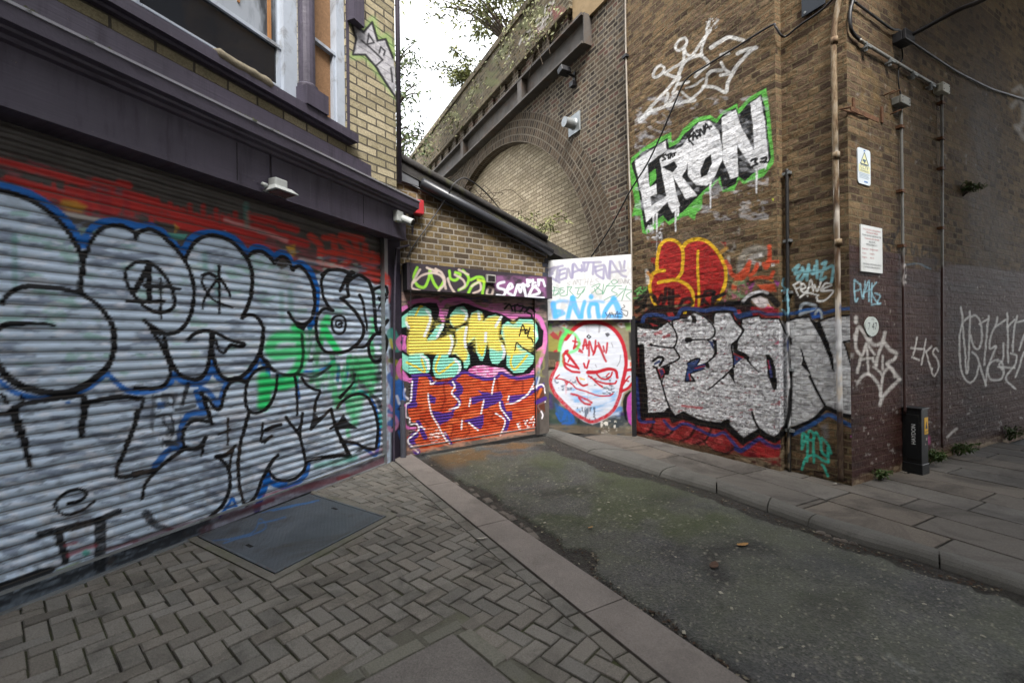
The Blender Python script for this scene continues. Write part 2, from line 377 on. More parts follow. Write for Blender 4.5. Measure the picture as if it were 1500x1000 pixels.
def clip_half(poly, a, b, c):
    """keep a*x + b*y <= c"""
    out = []; n = len(poly)
    for i in range(n):
        p, q = poly[i], poly[(i+1) % n]; dp, dq = a*p[0]+b*p[1]-c, a*q[0]+b*q[1]-c
        if dp <= 0: out.append(p)
        if (dp < 0 < dq) or (dq < 0 < dp):
            t = dp/(dp-dq); out.append((p[0]+t*(q[0]-p[0]), p[1]+t*(q[1]-p[1])))
    return out
def halfplane(p, q, inside):
    """line through p and q, the side that holds `inside`"""
    a, b = q[1]-p[1], -(q[0]-p[0]); c = a*p[0]+b*p[1]
    if a*inside[0]+b*inside[1] > c: a, b, c = -a, -b, -c
    l = math.hypot(a, b); return a/l, b/l, c/l
def block_mat(name='concrete_block_paving'):
    t = NT(name); v = t.vec('wc'); pc, pa = t.paint()
    k = t.mix(1.0, pc, t.ramp(t.noise(v, 150, 4, .75), [(.28, .55), (.72, 1.5)]), 'MULTIPLY')
    k = t.mix(t.ramp(t.noise(v, 2.4, 8, .7, .6), [(.49, 0), (.66, .62)]), k, (.028, .027, .022))
    k = t.mix(t.ramp(t.noise(v, 420, 2), [(.70, 0), (.76, .5)]), k, (.22, .22, .2))
    t.bump(t.math('ADD', t.noise(v, 150, 4, .75), t.noise(v, 14, 3)), .004)
    return t.fin(k, .86, 0, .35)
def block(mb, poly, z, jit, col, ch=.005):
    """one paver: flat top with a chamfer round it"""
    n = len(poly)
    if n < 3: return
    P = np.array(poly); ar = .5*sum(P[i, 0]*P[(i+1) % n, 1]-P[(i+1) % n, 0]*P[i, 1] for i in range(n))
    if ar < 0: P = P[::-1]; ar = -ar
    if ar < .0006: return
    c = P.mean(0); k = 1-min(.5, 2.0*ch/math.sqrt(ar)*.8)
    T = c+(P-c)*k; tx, ty = jit[1], jit[2]
    zt = lambda q: z+jit[0]+(q[0]-c[0])*tx+(q[1]-c[1])*ty
    vs = [(*q, zt(q)) for q in T]+[(*q, zt(q)-ch) for q in P]+[(*q, z-.05) for q in P]
    fs = [tuple(range(n))]+[(i, n+i, n+(i+1) % n, (i+1) % n) for i in range(n)]+[(n+i, 2*n+i, 2*n+(i+1) % n, n+(i+1) % n) for i in range(n)]
    mb.add(vs, fs, None, 0, (*col, 1))
KI0, KI1 = xy(583, 679), xy(974, 995)        # joint between the left kerb and the block paving
KO0, KO1 = xy(697, 728), xy(901, 878)        # road edge of the left kerb
KD = (KI1-KI0)/np.linalg.norm(KI1-KI0)
MAN = [xy(288.5, 786), xy(455, 723), xy(565, 757), xy(403, 841)]
def build_paving():
    mb = MB(); r = random.Random(3)
    L, W, j = .176, .088, .0042
    a = math.radians(41.0); A = np.array([math.sin(a), math.cos(a)]); B = np.array([math.cos(a), -math.sin(a)])
    o = xy(670, 916); inside = xy(600, 850)
    n = np.array([-KD[1], KD[0]]); n = n if np.dot(n, inside-KI0) > 0 else -n
    lb0, lb1 = FL.w(0, 0, .03)[:2], FL.w(3, 0, .03)[:2]
    hp = [halfplane(KI0+n*.094, KI1+n*.094, inside), halfplane(lb0, lb1, inside), halfplane(FK.w(0, 0, .05)[:2], FK.w(1, 0, .05)[:2], inside)]
    mc = np.mean(MAN, 0); MO = [mc+(q-mc)*1.13 for q in MAN]
    hm = [halfplane(MO[i], MO[(i+1) % 4], mc) for i in range(4)]
    s0 = xy(653, 906); s1 = xy(560, 958); s2 = xy(776, 992); sc = xy(655, 1000)
    hs = [halfplane(s0, s1, sc), halfplane(xy(668, 914), s2, sc)]
    def paint():
        g = r.uniform(.80, 1.14)*(.72 if r.random() < .05 else 1); w = r.uniform(-.02, .03); return lin('6e6b65')*[g*(1+w), g, g*(1-w)]
    def put(P):
        jit = (r.uniform(-.0035, .002), r.uniform(-.02, .02), r.uniform(-.02, .02)); dx = np.array([r.uniform(-.0013, .0013), r.uniform(-.0013, .0013)]); P = [tuple(np.array(q)+dx+[r.uniform(-.0012, .0012), r.uniform(-.0012, .0012)]) for q in P]
        for h in hp:
            P = clip_half(P, *h)
            if len(P) < 3: return
        c = np.mean(P, 0)
        if all(h[0]*c[0]+h[1]*c[1] < h[2]-.02 for h in hm): return
        if all(h[0]*c[0]+h[1]*c[1] < h[2] for h in hs): return
        if c[1] < .7: return
        # cut round the two covers: split off the part outside each edge
        for H_ in (hm, hs):
            if not all(any(h[0]*q[0]+h[1]*q[1] > h[2] for h in H_) for q in P):
                best = None
                for h in H_:
                    Q = clip_half(P, -h[0], -h[1], -h[2]-.004)
                    if len(Q) >= 3:
                        ar = abs(sum(Q[i][0]*Q[(i+1) % len(Q)][1]-Q[(i+1) % len(Q)][0]*Q[i][1] for i in range(len(Q))))
                        if best is None or ar > best[0]: best = (ar, Q)
                if best is None: return
                P = best[1]
        block(mb, P, 0.0, jit, paint())
    for i in range(-48, 66):
        for k in range(-60, 60):
            d = (i-k) % 4
            if d == 0: i0, k0, i1, k1 = i, k, i+2, k+1
            elif d == 3: i0, k0, i1, k1 = i, k, i+1, k+2
            else: continue
            p = o+A*(i0*W)+B*(k0*W)
            if not (-3.6 < p[0] < 1.5 and .5 < p[1] < 6.0): continue
            q = [(i0*W+j, k0*W+j), (i1*W-j, k0*W+j), (i1*W-j, k1*W-j), (i0*W+j, k1*W-j)]
            put([o+A*u+B*v for u, v in q])
    for k in range(-18, 32):         # the edge course along the kerb
        p = KI0+KD*(k*L+.02)
        q = [p+KD*j+n*.006, p+KD*(L-j)+n*.006, p+KD*(L-j)+n*(.089), p+KD*j+n*(.089)]
        jit = (r.uniform(-.002, .002), r.uniform(-.008, .008), r.uniform(-.008, .008)); P = [tuple(x) for x in q]
        for h in hp[1:]:
            P = clip_half(P, *h)
            if len(P) < 3: break
        if len(P) >= 3: block(mb, P, 0, jit, paint())
    o_ = mb.build('pavement', block_mat(), None, fix=True, origin=(-.8, 3, 0))
    tag(o_, 'grey concrete block paving laid in herringbone with mossy joints', 'pavement', kind='structure')
    b = MB(); jm = NT('joint_soil'); v = jm.vec('wc')
    k = jm.mix(jm.ramp(jm.noise(v, 2.2, 7, .7), [(.42, 0), (.6, 1)]), (.024, .022, .018), (.050, .056, .024))
    jm.bump(jm.noise(v, 90, 3), .004); jm = jm.fin(k, .95, 0, .2)
    far = KI0-KD*2.5
    b.plate([tuple(far), tuple(KI1+KD*2), (-1, -.5), (-5, -.5), (-5, 6.5)], -.07, -.010)
    tag(b.build('pavement_bed', jm, None), 'dark mossy soil showing in the joints of the block paving', 'bed', kind='structure')
def build_kerbs():
    m = stone('kerb_stone', '76706b', .18, .0, .3, stain=.5); mp = stone('kerb_stone_pink', '726c67', .15, .0, .3, stain=.45)
    w = abs(np.dot(KO0-KI0, [-KD[1], KD[0]])); n = np.array([-KD[1], KD[0]]); n = n if np.dot(n, KO0-KI0) > 0 else -n
    t0 = lambda q: float(np.dot(q-KI0, KD))
    js = [t0(xy(600, 690))-.75, t0(xy(630, 711)), t0(xy(698, 772)), t0(xy(860, 898)), t0(xy(860, 898))+1.75, t0(xy(860, 898))+3.3]
    js[0] = t0(xy(608, 668))-.3
    b = MB()
    for i in range(len(js)-1):
        a, c = js[i]+.004, js[i+1]-.004
        P = [KI0+KD*a+n*.004, KI0+KD*c+n*.004, KI0+KD*c+n*(w-.012), KI0+KD*a+n*(w-.012)]
        Q = [P[0], P[1], KI0+KD*c+n*w, KI0+KD*a+n*w]
        z = .006; mi = 1 if i >= 3 else 0
        vs = [(*q, z) for q in P]+[(*q, z-.012) for q in Q]+[(*q, -.12) for q in Q]
        fs = [(0, 1, 2, 3)]+[(k, 4+k, 4+(k+1) % 4, (k+1) % 4) for k in range(4)]+[(4+k, 8+k, 8+(k+1) % 4, 4+(k+1) % 4) for k in range(4)]
        b.add(vs, fs, None, mi)
    tag(b.build('kerb', [m, mp], None), 'broad flush granite kerb edging the herringbone paving, its near stone pinkish', 'kerb', kind='structure')
    # the kerb on the far side bends along the viaduct
    ki = [xy(*q) for q in ((800, 626), (830, 634), (920, 660), (985, 681), (1050, 702), (1131, 729), (1194, 753), (1266, 773), (1350, 798), (1487, 839), (1700, 905))]
    ko = [xy(*q, -.055) for q in ((770, 628), (800, 637), (860, 662), (958, 694), (1050, 721), (1124, 748), (1180, 768), (1250, 793), (1350, 821), (1500, 871), (1700, 935))]
    b = MB(); m2 = stone('kerb_stone_grey', '54534f', .16, .0, .3, stain=.5)
    prof = [(0, 0.008), (.35, .010), (.62, .006), (.8, -.006), (.93, -.028), (1.0, -.06), (1.0, -.13)]
    stones = [(0, 1), (1, 2), (2, 3.1), (3.1, 4.0), (4.0, 5.0), (5.0, 6.05), (6.05, 8.2), (8.2, 9.4), (9.4, 10)]
    def ev(P, t):
        i = min(int(t), len(P)-2); f = t-i; return P[i]*(1-f)+P[i+1]*f
    for s, e in stones:
        d = .012; ts = np.linspace(s+d, e-d, 9); vs = []
        for t in ts:
            a, c = ev(ki, t), ev(ko, t); vs += [(*(a+(c-a)*u), z) for u, z in prof]
        k = len(prof); fs = [(i*k+j, i*k+j+1, (i+1)*k+j+1, (i+1)*k+j) for i in range(8) for j in range(k-1)]+[tuple(range(k)), tuple(range(8*k, 9*k))]
        b.add(vs, fs, None)
    tag(b.build('kerb', m2, None, smooth=False), 'rounded grey granite kerb below the tagged brick wall', 'kerb', kind='structure')
def build_flags():
    r = random.Random(5); mb = MB()
    t = NT('york_flags'); v = t.vec('wc'); pc, pa = t.paint()
    k = t.mix(1.0, pc, t.ramp(t.noise(v, 100, 4, .75), [(.28, .7), (.72, 1.3)]), 'MULTIPLY')
    k = t.mix(t.ramp(t.noise(v, 1.5, 9, .72, .9), [(.47, 0), (.62, .68)]), k, (.026, .023, .020))
    k = t.mix(t.ramp(t.noise(v, 34, 3), [(.68, 0), (.74, .35)]), k, (.03, .03, .03))
    t.bump(t.math('ADD', t.noise(v, 100, 4, .75), t.noise(v, 6, 4)), .004); mf = t.fin(k, .84, 0, .35)
    hk = halfplane(xy(1194, 753), xy(1487, 839), xy(1350, 720)); hk = (hk[0], hk[1], hk[2]+.05)
    a = math.radians(156.5); D = np.array([math.sin(a), math.cos(a)]); c = math.radians(62); Cx = np.array([math.sin(c), math.cos(c)])
    o = xy(1177, 743)-Cx*.10-D*.0
    rw = [.0, .46, .86, 1.22, 1.60, 1.98, 2.36, 2.74, 3.12, 3.5, 3.9, 4.3, 4.7]
    for i in range(len(rw)-1):
        u = -3.3+r.uniform(0, .6) if i else -3.2
        while u < 4.2:
            l = r.choice([.62, .84, .84, .95]); 
            if i == 0 and u < -.05 < u+l: l = -.0-u
            q = [(u+.008, rw[i]+.008), (u+l-.008, rw[i]+.008), (u+l-.008, rw[i+1]-.008), (u+.008, rw[i+1]-.008)]
            g = r.uniform(.82, 1.15); w = r.uniform(-.03, .04) if u > 0 else r.uniform(.0, .09)
            P = clip_half([tuple(o+D*x+Cx*y) for x, y in q], *hk)
            if len(P) < 3: u += l; continue
            block(mb, P, -.004, (r.uniform(-.003, .003), r.uniform(-.004, .004), r.uniform(-.004, .004)), lin('575450')*[g*(1+w), g, g*(1-w)], .004)
            u += l
    tag(mb.build('pavement', mf, None, origin=(3, 3, 0)), 'worn stone flags of the footway at the brick corner', 'pavement', kind='structure')
    b = MB(); b.plate(clip_half([tuple(o-D*3.4), tuple(o+D*4.4), tuple(o+D*4.4+Cx*4.8), tuple(o-D*3.4+Cx*4.8)], *hk), -.08, -.018)
    tag(b.build('pavement_bed', plain('flag_bed', '1c1a17', .95, scale=20), None), 'dark bedding showing in the joints of the stone flags', 'bed', kind='structure')
M_dark_slot = plain('slot_dark', '0b0b0c', .9)
def build_covers():
    # steel cellar cover by the shutter
    e = empty('cellar_cover', (*np.mean(MAN, 0), 0), 'blue-grey chequered steel cellar cover flush beside the silver shutter', 'access cover')
    mc = np.mean(MAN, 0)
    b = MB(); O = [mc+(q-mc)*1.125 for q in MAN]; I = [mc+(q-mc)*1.012 for q in MAN]
    for i in range(4):
        k = (i+1) % 4; b.plate([tuple(O[i]), tuple(O[k]), tuple(I[k]), tuple(I[i])], -.04, .004+.0005*i)
    b.plate([tuple(mc+(q-mc)*1.22) for q in MAN], -.05, -.006)
    b.build('surround', stone('cover_surround', '65635c', .25, .6, .35), e)
    t = NT('chequer_steel'); v = t.vec('wc'); pc, pa = t.paint()
    rot = t.map(v, (1, 1, 1), (0, 0, 0), (0, 0, math.radians(24)))
    w = t.n('ShaderNodeTexChecker'); t.l(rot, w.inputs[0]); w.inputs['Scale'].default_value = 55
    n = t.noise(v, 3, 7, .7)
    k = t.ramp(n, [(.3, (.060, .072, .085)), (.7, (.105, .122, .142))]); k = t.mix(t.math('MULTIPLY', pa, .8), k, pc)
    k = t.mix(t.ramp(t.noise(v, 2, 7, .7, 1), [(.5, 0), (.68, .7)]), k, (.05, .042, .034))
    t.bump(t.math('ADD', t.math('MULTIPLY', w.outputs['Fac'], .5), t.math('MULTIPLY', n, .6)), .006); ms = t.fin(k, t.ramp(n, [(.3, .5), (.7, .66)]), .25, .5)
    # grid so the blue overspray can lie on it
    N = 90; V = []
    for i in range(N):
        for j in range(N):
            s, q = i/(N-1), j/(N-1); V.append([*((MAN[0]*(1-s)+MAN[1]*s)*(1-q)+(MAN[3]*(1-s)+MAN[2]*s)*q), .006])
    V = np.array(V); pr = Prog(); pr.Z(250, 680, 4.286)
    for q in ('250,480 400,460 520,420 560,340 600,390 540,430 400,470 330,495', '570,300 700,270 860,240 930,225', '550,370 650,350 720,330', '640,290 780,260 900,235'):
        pr.s('2f6aa6', 9, q, .75, 3)
    C = run_paint(pr, V)
    f = grid_faces(N, N)
    mesh_obj('plate', V, f[:, ::-1] if np.cross(V[1]-V[0], V[N]-V[0])[2] < 0 else f, ms, e, np.array([*mc, 0]), V, None, C)
    for k in range(4):
        p, q = MAN[k], MAN[(k+1) % 4]; c_ = (mc-(p+q)/2); c_ /= np.linalg.norm(c_)
        b = MB(); b.plate([tuple(p), tuple(q), tuple(q+c_*.018), tuple(p+c_*.018)], .0, .0085+.0004*k); b.build('rim_angle', plain('worn_steel', '5d646b', .45, .4, .3, 9, grime='5a4030'), e, fix=False)
    for s_, q_ in ((.12, .5), (.88, .5)):
        c_ = (MAN[0]*(1-s_)+MAN[1]*s_)*(1-q_)+(MAN[3]*(1-s_)+MAN[2]*s_)*q_; d_ = (MAN[3]-MAN[0])/np.linalg.norm(MAN[3]-MAN[0]); n_ = np.array([-d_[1], d_[0]])
        b = MB(); b.plate([tuple(c_+d_*.035+n_*.012), tuple(c_-d_*.035+n_*.012), tuple(c_-d_*.035-n_*.012), tuple(c_+d_*.035-n_*.012)], .004, .0068); b.build('lifting_slot', M_dark_slot, e, fix=False)
    # concrete cover in the foreground
    c0 = xy(663, 928); d1 = xy(560, 982)-c0; d2 = xy(750, 1000)-c0; d1 /= np.linalg.norm(d1); d2 /= np.linalg.norm(d2)
    e = empty('drain_cover', (*(c0+d1*.5+d2*.5), 0), 'square pinkish concrete drain cover in the herringbone paving, mossy round its rim', 'access cover')
    b = MB(); b.plate([tuple(c0), tuple(c0+d1*1.4), tuple(c0+d1*1.4+d2*1.4), tuple(c0+d2*1.4)], -.05, .003)
    b.build('slab', stone('cover_concrete', '6b6763', .15, 0, .45, bump=.006), e, bevel=.004)
    b = MB(); b.plate([tuple(c0-d1*.2-d2*.2), tuple(c0+d1*1.4-d2*.2), tuple(c0+d1*1.4+d2*1.4), tuple(c0-d1*.2+d2*1.4)], -.05, -.006); b.build('bedding', stone('mossy_bed', '55544a', .3, .6, .4), e)
    b = MB(); r = random.Random(4)
    for d, q, sgn in ((d1, d2, -1), (d2, d1, -1)):
        u = -.09 if d is d1 else .012
        while u < 1.4:
            l = r.uniform(.2, .3); wd = .085+r.uniform(-.006, .01)
            P = [c0+d*(u+.004)-q*.010, c0+d*(u+l-.004)-q*.010, c0+d*(u+l-.004)-q*wd, c0+d*(u+.004)-q*wd]
            g = r.uniform(.8, 1.2); block(b, [tuple(x) for x in P], .002, (r.uniform(-.003, .003), r.uniform(-.02, .02), r.uniform(-.02, .02)), lin('64635a')*g, .008); u += l
    b.build('rim', stone('mossy_rim', '66655b', .3, .55, .4), e)
def build_setts():
    r = random.Random(9); m = stone('granite_sett', '6a655f', .25, .0, .35)
    b = MB()
    for px, py in ((668, 707), (690, 716), (697, 724), (714, 731), (722, 741), (738, 751), (748, 757), (764, 767), (774, 775), (781, 783), (1203, 779), (1213, 783), (1226, 788), (1236, 790), (1250, 794)):
        c = xy(px, py, -.055); s = r.uniform(.03, .055) if px < 900 else r.uniform(.02, .03); a = math.atan2(*KD[::-1])+r.uniform(-.2, .2) if px < 900 else 2.7
        w, h = s, s*r.uniform(.55, .8)
        P = [c+np.array([math.cos(a)*x-math.sin(a)*y, math.sin(a)*x+math.cos(a)*y]) for x, y in ((-w, -h), (w, -h), (w, h), (-w, h))]
        g = r.uniform(.7, 1.25); block(b, [tuple(q) for q in P], -.052, (r.uniform(-.004, .004), r.uniform(-.05, .05), r.uniform(-.05, .05)), lin('625c56')*g, .012)
    tag(b.build('gutter_setts', m, None), 'worn granite setts showing through the broken edge of the asphalt', 'setts', kind='stuff')
# ================================================================== BUILDINGS
VIA_TONES = ['48392d', '5f4d3d', '715d49', '816c50', '68553e', '796248', '554537']
M_via = brick('viaduct_brick', VIA_TONES, '75684f', paint=True, row=.071, width=.215, squash=.5, soot=.5, msize=.0085, bump=.02, lime=.0, spotty=.7, sootcol=(.03, .025, .02))
M_arch = brick('arch_wall_brick', ['332d29', '4a4038', '5c5044', '4f4a47', '655646', '5f4740'], '8c8474', squash=.5, soot=.3, msize=.012, bump=.014, lime=.12)
M_infill = brick('infill_brick', ['968a74', 'a89b82', 'b2a58c', 'a1947e', '9b8e78', 'b9ac94'], '7a6e58', soot=.12, msize=.008, bump=.012, sootsc=.5)
M_kime = brick('stock_brick', ['4a4034', '62553f', '766647', '6a5b41', '594c3a', '7f6f50'], '979084', row=.0765, width=.235, msize=.010, squash=.5, soot=.3, bump=.013)
M_gable = brick('gault_brick', ['857d66', '948b72', 'a0967c', '8e866c', '877e66', 'a89e84'], '57524a', row=.0875, width=.26, msize=.010, soot=.15, paint=True, bump=.010)
def old_paint(name, col, bare):
    t = NT(name); v = t.vec('wc'); c = lin(col)
    k = t.ramp(t.noise(v, 2.2, 6, .65), [(.3, c*.8), (.7, c*1.15)])
    run = t.noise(t.map(v, (9, .9, 9)), 1.5, 6, .7); k = t.mix(t.ramp(run, [(.52, 0), (.72, .55)]), k, c*.35)
    k = t.mix(t.ramp(t.noise(t.map(v, (14, 1.2, 14)), 1.1, 5, .7), [(.62, 0), (.75, .3)]), k, lin('6b6a70'))
    chip = t.ramp(t.noise(v, 17, 9, .78, .4), [(.655, 0), (.672, .85)]); k = t.mix(chip, k, lin(bare))
    t.bump(t.math('ADD', t.noise(t.map(v, (1, 26, 26)), 2, 4), t.math('MULTIPLY', chip, -.8)), .0025)
    return t.fin(k, t.ramp(run, [(.4, .5), (.7, .75)]), 0, .35)
M_purple = old_paint('purple_paint', '423d4a', '7a7268')
M_white = plain('white_joinery', 'a5adb8', .5, var=.12, scale=4, grime='6c6a66')
M_black = plain('black_metal', '1d1d20', .5, var=.3)
M_galv = plain('galvanised', '8f9496', .42, .55, .2, 5, grime='5a5a55')
M_rust = plain('rust', '5b3a22', .85, .1, .45, 14, .004, grime='7d6243')
M_plast = plain('white_plastic', 'a6aaa8', .45, var=.1, scale=5, grime='8d8c84')
M_dark = plain('dark_void', '0d0d0f', .9)
def painted_grid(name, fr, u0, u1, z0, z1, res, n, mat, prog, parent, disp=None, resz=None, wob=.7, ushift=0.0, tilt=None):
    V, f, u, z = wall_grid(fr, u0, u1, z0, z1, res, n, resz)
    C = run_paint(prog, V, wob)
    if disp is not None:
        d = disp(u, z)*np.clip(np.minimum(u-u0, u1-u)/.03, 0, 1); V = V+np.outer(d, fr.N)
    wc = np.stack([u+ushift, z, np.full_like(u, n)], -1)
    return mesh_obj(name, V, f, mat, parent, np.array([*fr.w((u0+u1)/2, 0, n)[:2], z0]), wc, None, C, disp is not None)
def relief(u, z):                     # bricks that do not sit perfectly flat
    return .006*(fbm(u*4.3, z*13, 3)-.5)*2+.004*(fbm(u*20, z*40, 9)-.5)*2
def arc(cu, cz, r, a0, a1, k):
    return [(cu+r*math.cos(math.radians(a0+(a1-a0)*i/k)), cz+r*math.sin(math.radians(a0+(a1-a0)*i/k))) for i in range(k+1)]
def build_viaduct():
    V = empty('railway_viaduct', (*FE.w(2, 0)[:2], 0), 'old soot-brown brick railway viaduct with a bricked-up arch and graffiti along its foot', 'viaduct')
    un = FE.px(921, 400)[0]                      # the tagged wall ends at the pale conduit
    painted_grid('tagged_wall', FE, 0, un, -.06, 5.6, .0095, 0, M_via, PE, V, relief)
    b = MB(); b.fbox(FE, 0, un, 5.6, 9, -.5, 0, skip='db'); b.fbox(FE, un, un+.001, -.06, 9, -.06, 0, skip='lbtdf')
    b.build('upper_wall', M_via, V, fix=False)
    # return of the buttress, then the corner pilaster
    fr = Frame(FE.w(0, 0, 0), 62)
    painted_grid('buttress_side', Frame(FE.w(0, 0, PILN), 62+180), 0, -PILN, -.06, 5.6, .0095, 0, M_via, PE, V)
    painted_grid('corner_pilaster', FE, PU, 0, -.06, 5.6, .0095, PILN, M_via, PE, V, relief, ushift=.11)
    b = MB(); b.fbox(FE, PU, 0, 5.6, 9, -.8, PILN, skip='b'); b.build('pilaster_top', M_via, V, fix=False)
    # wall under the bridge
    painted_grid('underbridge_wall', FR, 0, 5.3, -.06, 5.6, .012, 0, M_via, PR, V, relief)
    b = MB(); b.fbox(FR, 0, 14, 5.6, 7.4, -.5, 0, skip='b'); b.fbox(FR, 5.3, 14, -.06, 5.6, -.5, 0, skip='b'); b.build('underbridge_upper_wall', M_via, V, fix=False)
    b = MB(); b.fbox(FE, PU-12, PU, 6.6, 8.3, -9, PILN-.25); b.build('bridge_deck', plain('deck_iron', '24211f', .7, scale=4, grime='3d2a1c'), V, fix=False)
    b = MB(); b.fbox(FE, PU+.06, 24, -.06, 8.0, -14, -.75); b.build('core', M_dark, V, fix=False)
    # the arch bay: wall with the arch cut out, ring, infill
    n0 = -.06; cu, cz, r = 7.2, 1.8, 4.2; R2 = 4.78
    b = MB()
    top = 6.95; ring = arc(cu, cz, R2, 0, 180, 48)
    # spandrel as strips between the outer ring and the top
    for i in range(48):
        (a, c), (d, e) = ring[i], ring[i+1]
        b.quad([FE.w(a, c, n0), FE.w(d, e, n0), FE.w(d, top, n0), FE.w(a, top, n0)], [(a, c, 0), (d, e, 0), (d, top, 0), (a, top, 0)])
        if False: pass
    for u0, u1 in ((un, cu-R2), (cu+R2, 24)):
        if u1 > u0: b.quad([FE.w(u0, -.06, n0), FE.w(u1, -.06, n0), FE.w(u1, top, n0), FE.w(u0, top, n0)], [(u0, -.06, 0), (u1, -.06, 0), (u1, top, 0), (u0, top, 0)])
    for s_ in (-1, 1):
        a, c = cu+s_*R2, cu+s_*r
        b.quad([FE.w(q[0], q[1], n0) for q in ((a, -.06), (c, -.06), (c, cz), (a, cz))], [(q[0], q[1], 0) for q in ((a, -.06), (c, -.06), (c, cz), (a, cz))])
    b.build('arch_bay_wall', M_arch, V, fix=False)
    b = MB(); k = 64
    ring_m = brick('arch_ring_brick', ['3a322a', '483d33', '574a3d', '5f5142', '4e4338'], '776f62', row=.1175, width=.083, msize=.012, soot=.25, bump=.014, wob=.006)
    ai, ao = arc(cu, cz, r, 0, 180, k), arc(cu, cz, R2, 0, 180, k)
    for i in range(k):
        l0, l1 = r*math.pi*i/k, r*math.pi*(i+1)/k
        for j in range(4):
            f0, f1 = j/4, (j+1)/4
            P = [tuple(np.array(ai[i])*(1-f0)+np.array(ao[i])*f0), tuple(np.array(ai[i])*(1-f1)+np.array(ao[i])*f1), tuple(np.array(ai[i+1])*(1-f1)+np.array(ao[i+1])*f1), tuple(np.array(ai[i+1])*(1-f0)+np.array(ao[i+1])*f0)]
            b.quad([FE.w(*q, n0+.004) for q in P], [(l0, f0*.47, 0), (l0, f1*.47, 0), (l1, f1*.47, 0), (l1, f0*.47, 0)])
        b.quad([FE.w(*ai[i], n0+.004), FE.w(*ai[i+1], n0+.004), FE.w(*ai[i+1], n0-.3), FE.w(*ai[i], n0-.3)], [(l0, 0, 0), (l1, 0, 0), (l1, .3, 0), (l0, .3, 0)])
    b.build('arch_ring', ring_m, V, fix=False)
    b = MB(); b.prism(FE, [(cu-r-.1, -.06), (cu+r+.1, -.06)]+arc(cu, cz, r+.1, 0, 180, 40), n0-.5, n0-.22); b.build('arch_infill', M_infill, V, fix=False)
    # corbel table, parapet, rendered patch, steel beam
    b = MB()
    u = 3.75
    while u < 22: b.fbox(FE, u, u+.26, 6.95, 7.22, n0-.05, n0+.04); u += .62
    b.fbox(FE, 3.6, 24, 6.93, 7.3, n0-.2, n0-.02)
    b.build('corbel_table', M_arch, V, fix=False)
    mp = brick('parapet_brick', ['4a4234', '5d5242', '70624c', '7a6c56', '62584a'], '7a7464', soot=.35, bump=.02, msize=.012, lime=.35, squash=.5, paint=True)
    PV = Prog(); PV.Z(660, 0, 5); PV.n('7a4a48', '560,180 800,0 860,60 640,260', 40, 30, .4, .6, .8, 4, 10); PV.n('6a7048', '0,850 640,0 760,0 200,900', 90, 60, .42, .62, .6, 14, 10)
    PV.s('d8d4d0', 9, '620,160 650,130 660,160 690,120|630,190 700,140 740,90|600,270 640,235 690,190 710,150|570,290 600,255|720,60 730,20 750,30 760,0|700,40 690,90 720,100|640,210 660,200 680,170|500,330 520,290 540,310|560,240 585,225|410,430 430,410', .75, 4)
    painted_grid('parapet_face', FE, 3.6, 16, 7.22, 8.12, .03, n0+.13, mp, PV, V); b = MB(); b.fbox(FE, 16, 24, 7.22, 8.12, n0-.4, n0+.13); b.build('parapet_far', mp, V, fix=False)
    b = MB(); b.fbox(FE, 3.6, 24, 7.22, 8.12, n0-.4, n0+.13, skip='f'); b.fbox(FE, 3.55, 24, 8.12, 8.26, n0-.45, n0+.18); b.build('parapet', mp, V, fix=False)
    b = MB(); b.fbox(FE, 1.2, 3.6, 6.80, 8.9, n0-.3, n0+.05)
    b.build('rendered_patch', plain('ochre_render', '8a7657', .9, var=.25, scale=2, bump=.004, grime='5d5140'), V, fix=False)
    b = MB(); b.fbox(FE, un, 3.6, 6.9, 9.2, n0-.5, n0-.001, skip='b'); b.build('upper_arch_bay_wall', M_arch, V, fix=False)
    b = MB(); u0, u1 = 3.16, 15.5
    b.fbox(FE, u0, u1, 6.36, 6.79, n0+.02, n0+.06); b.fbox(FE, u0, u1, 6.79, 6.83, n0-.03, n0+.20); b.fbox(FE, u0, u1, 6.32, 6.36, n0-.03, n0+.20)
    b.fbox(FE, u0-.02, u0, 6.32, 6.83, n0-.03, n0+.16)
    for u in (5.2, 8.4, 11.6): b.fbox(FE, u, u+.18, 6.36, 6.79, n0+.06, n0+.19)
    b.build('steel_beam', plain('beam_paint', '4d4843', .65, .1, .3, 4, grime='4d3a2a'), V, fix=False)
def slat(pitch, d):
    def f(u, z):
        t = (z/pitch) % 1.0
        big = np.clip(np.sin(np.pi*np.clip(t/.74, 0, 1)), 0, 1)**.7
        sm = np.clip(np.sin(np.pi*np.clip((t-.78)/.16, 0, 1)), 0, 1)*.45
        return d*(np.maximum(big, sm)-1)+.004*(fbm(u*.8, z*1.5, 3)-.5)
    return f
M_shut = painted('shutter_slats', '4a4643', .5, .1, .3)
def groove_fade(C, z, pitch):
    """paint coverage falls to nothing in the groove between two slats"""
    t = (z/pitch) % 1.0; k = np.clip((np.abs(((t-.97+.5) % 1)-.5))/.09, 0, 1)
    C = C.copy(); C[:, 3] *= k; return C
def shutter(name, fr, u0, u1, z0, z1, n, pitch, d, prog, parent, res, wob):
    V, f, u, z = wall_grid(fr, u0, u1, z0, z1, res, n, pitch/9.0)
    D = np.outer(slat(pitch, d)(u, z), fr.N)
    C = groove_fade(run_paint(prog, V+.8*D, wob), z, pitch); V = V+D+np.outer(.010*np.clip(fbm(u*1.7, z*2.2, 41)-.55, 0, 1)*-3, fr.N)
    return mesh_obj(name, V, f, M_shut, parent, np.array([*fr.w((u0+u1)/2, 0, n)[:2], z0]), np.stack([u, z, 0*u], -1), None, C, True)
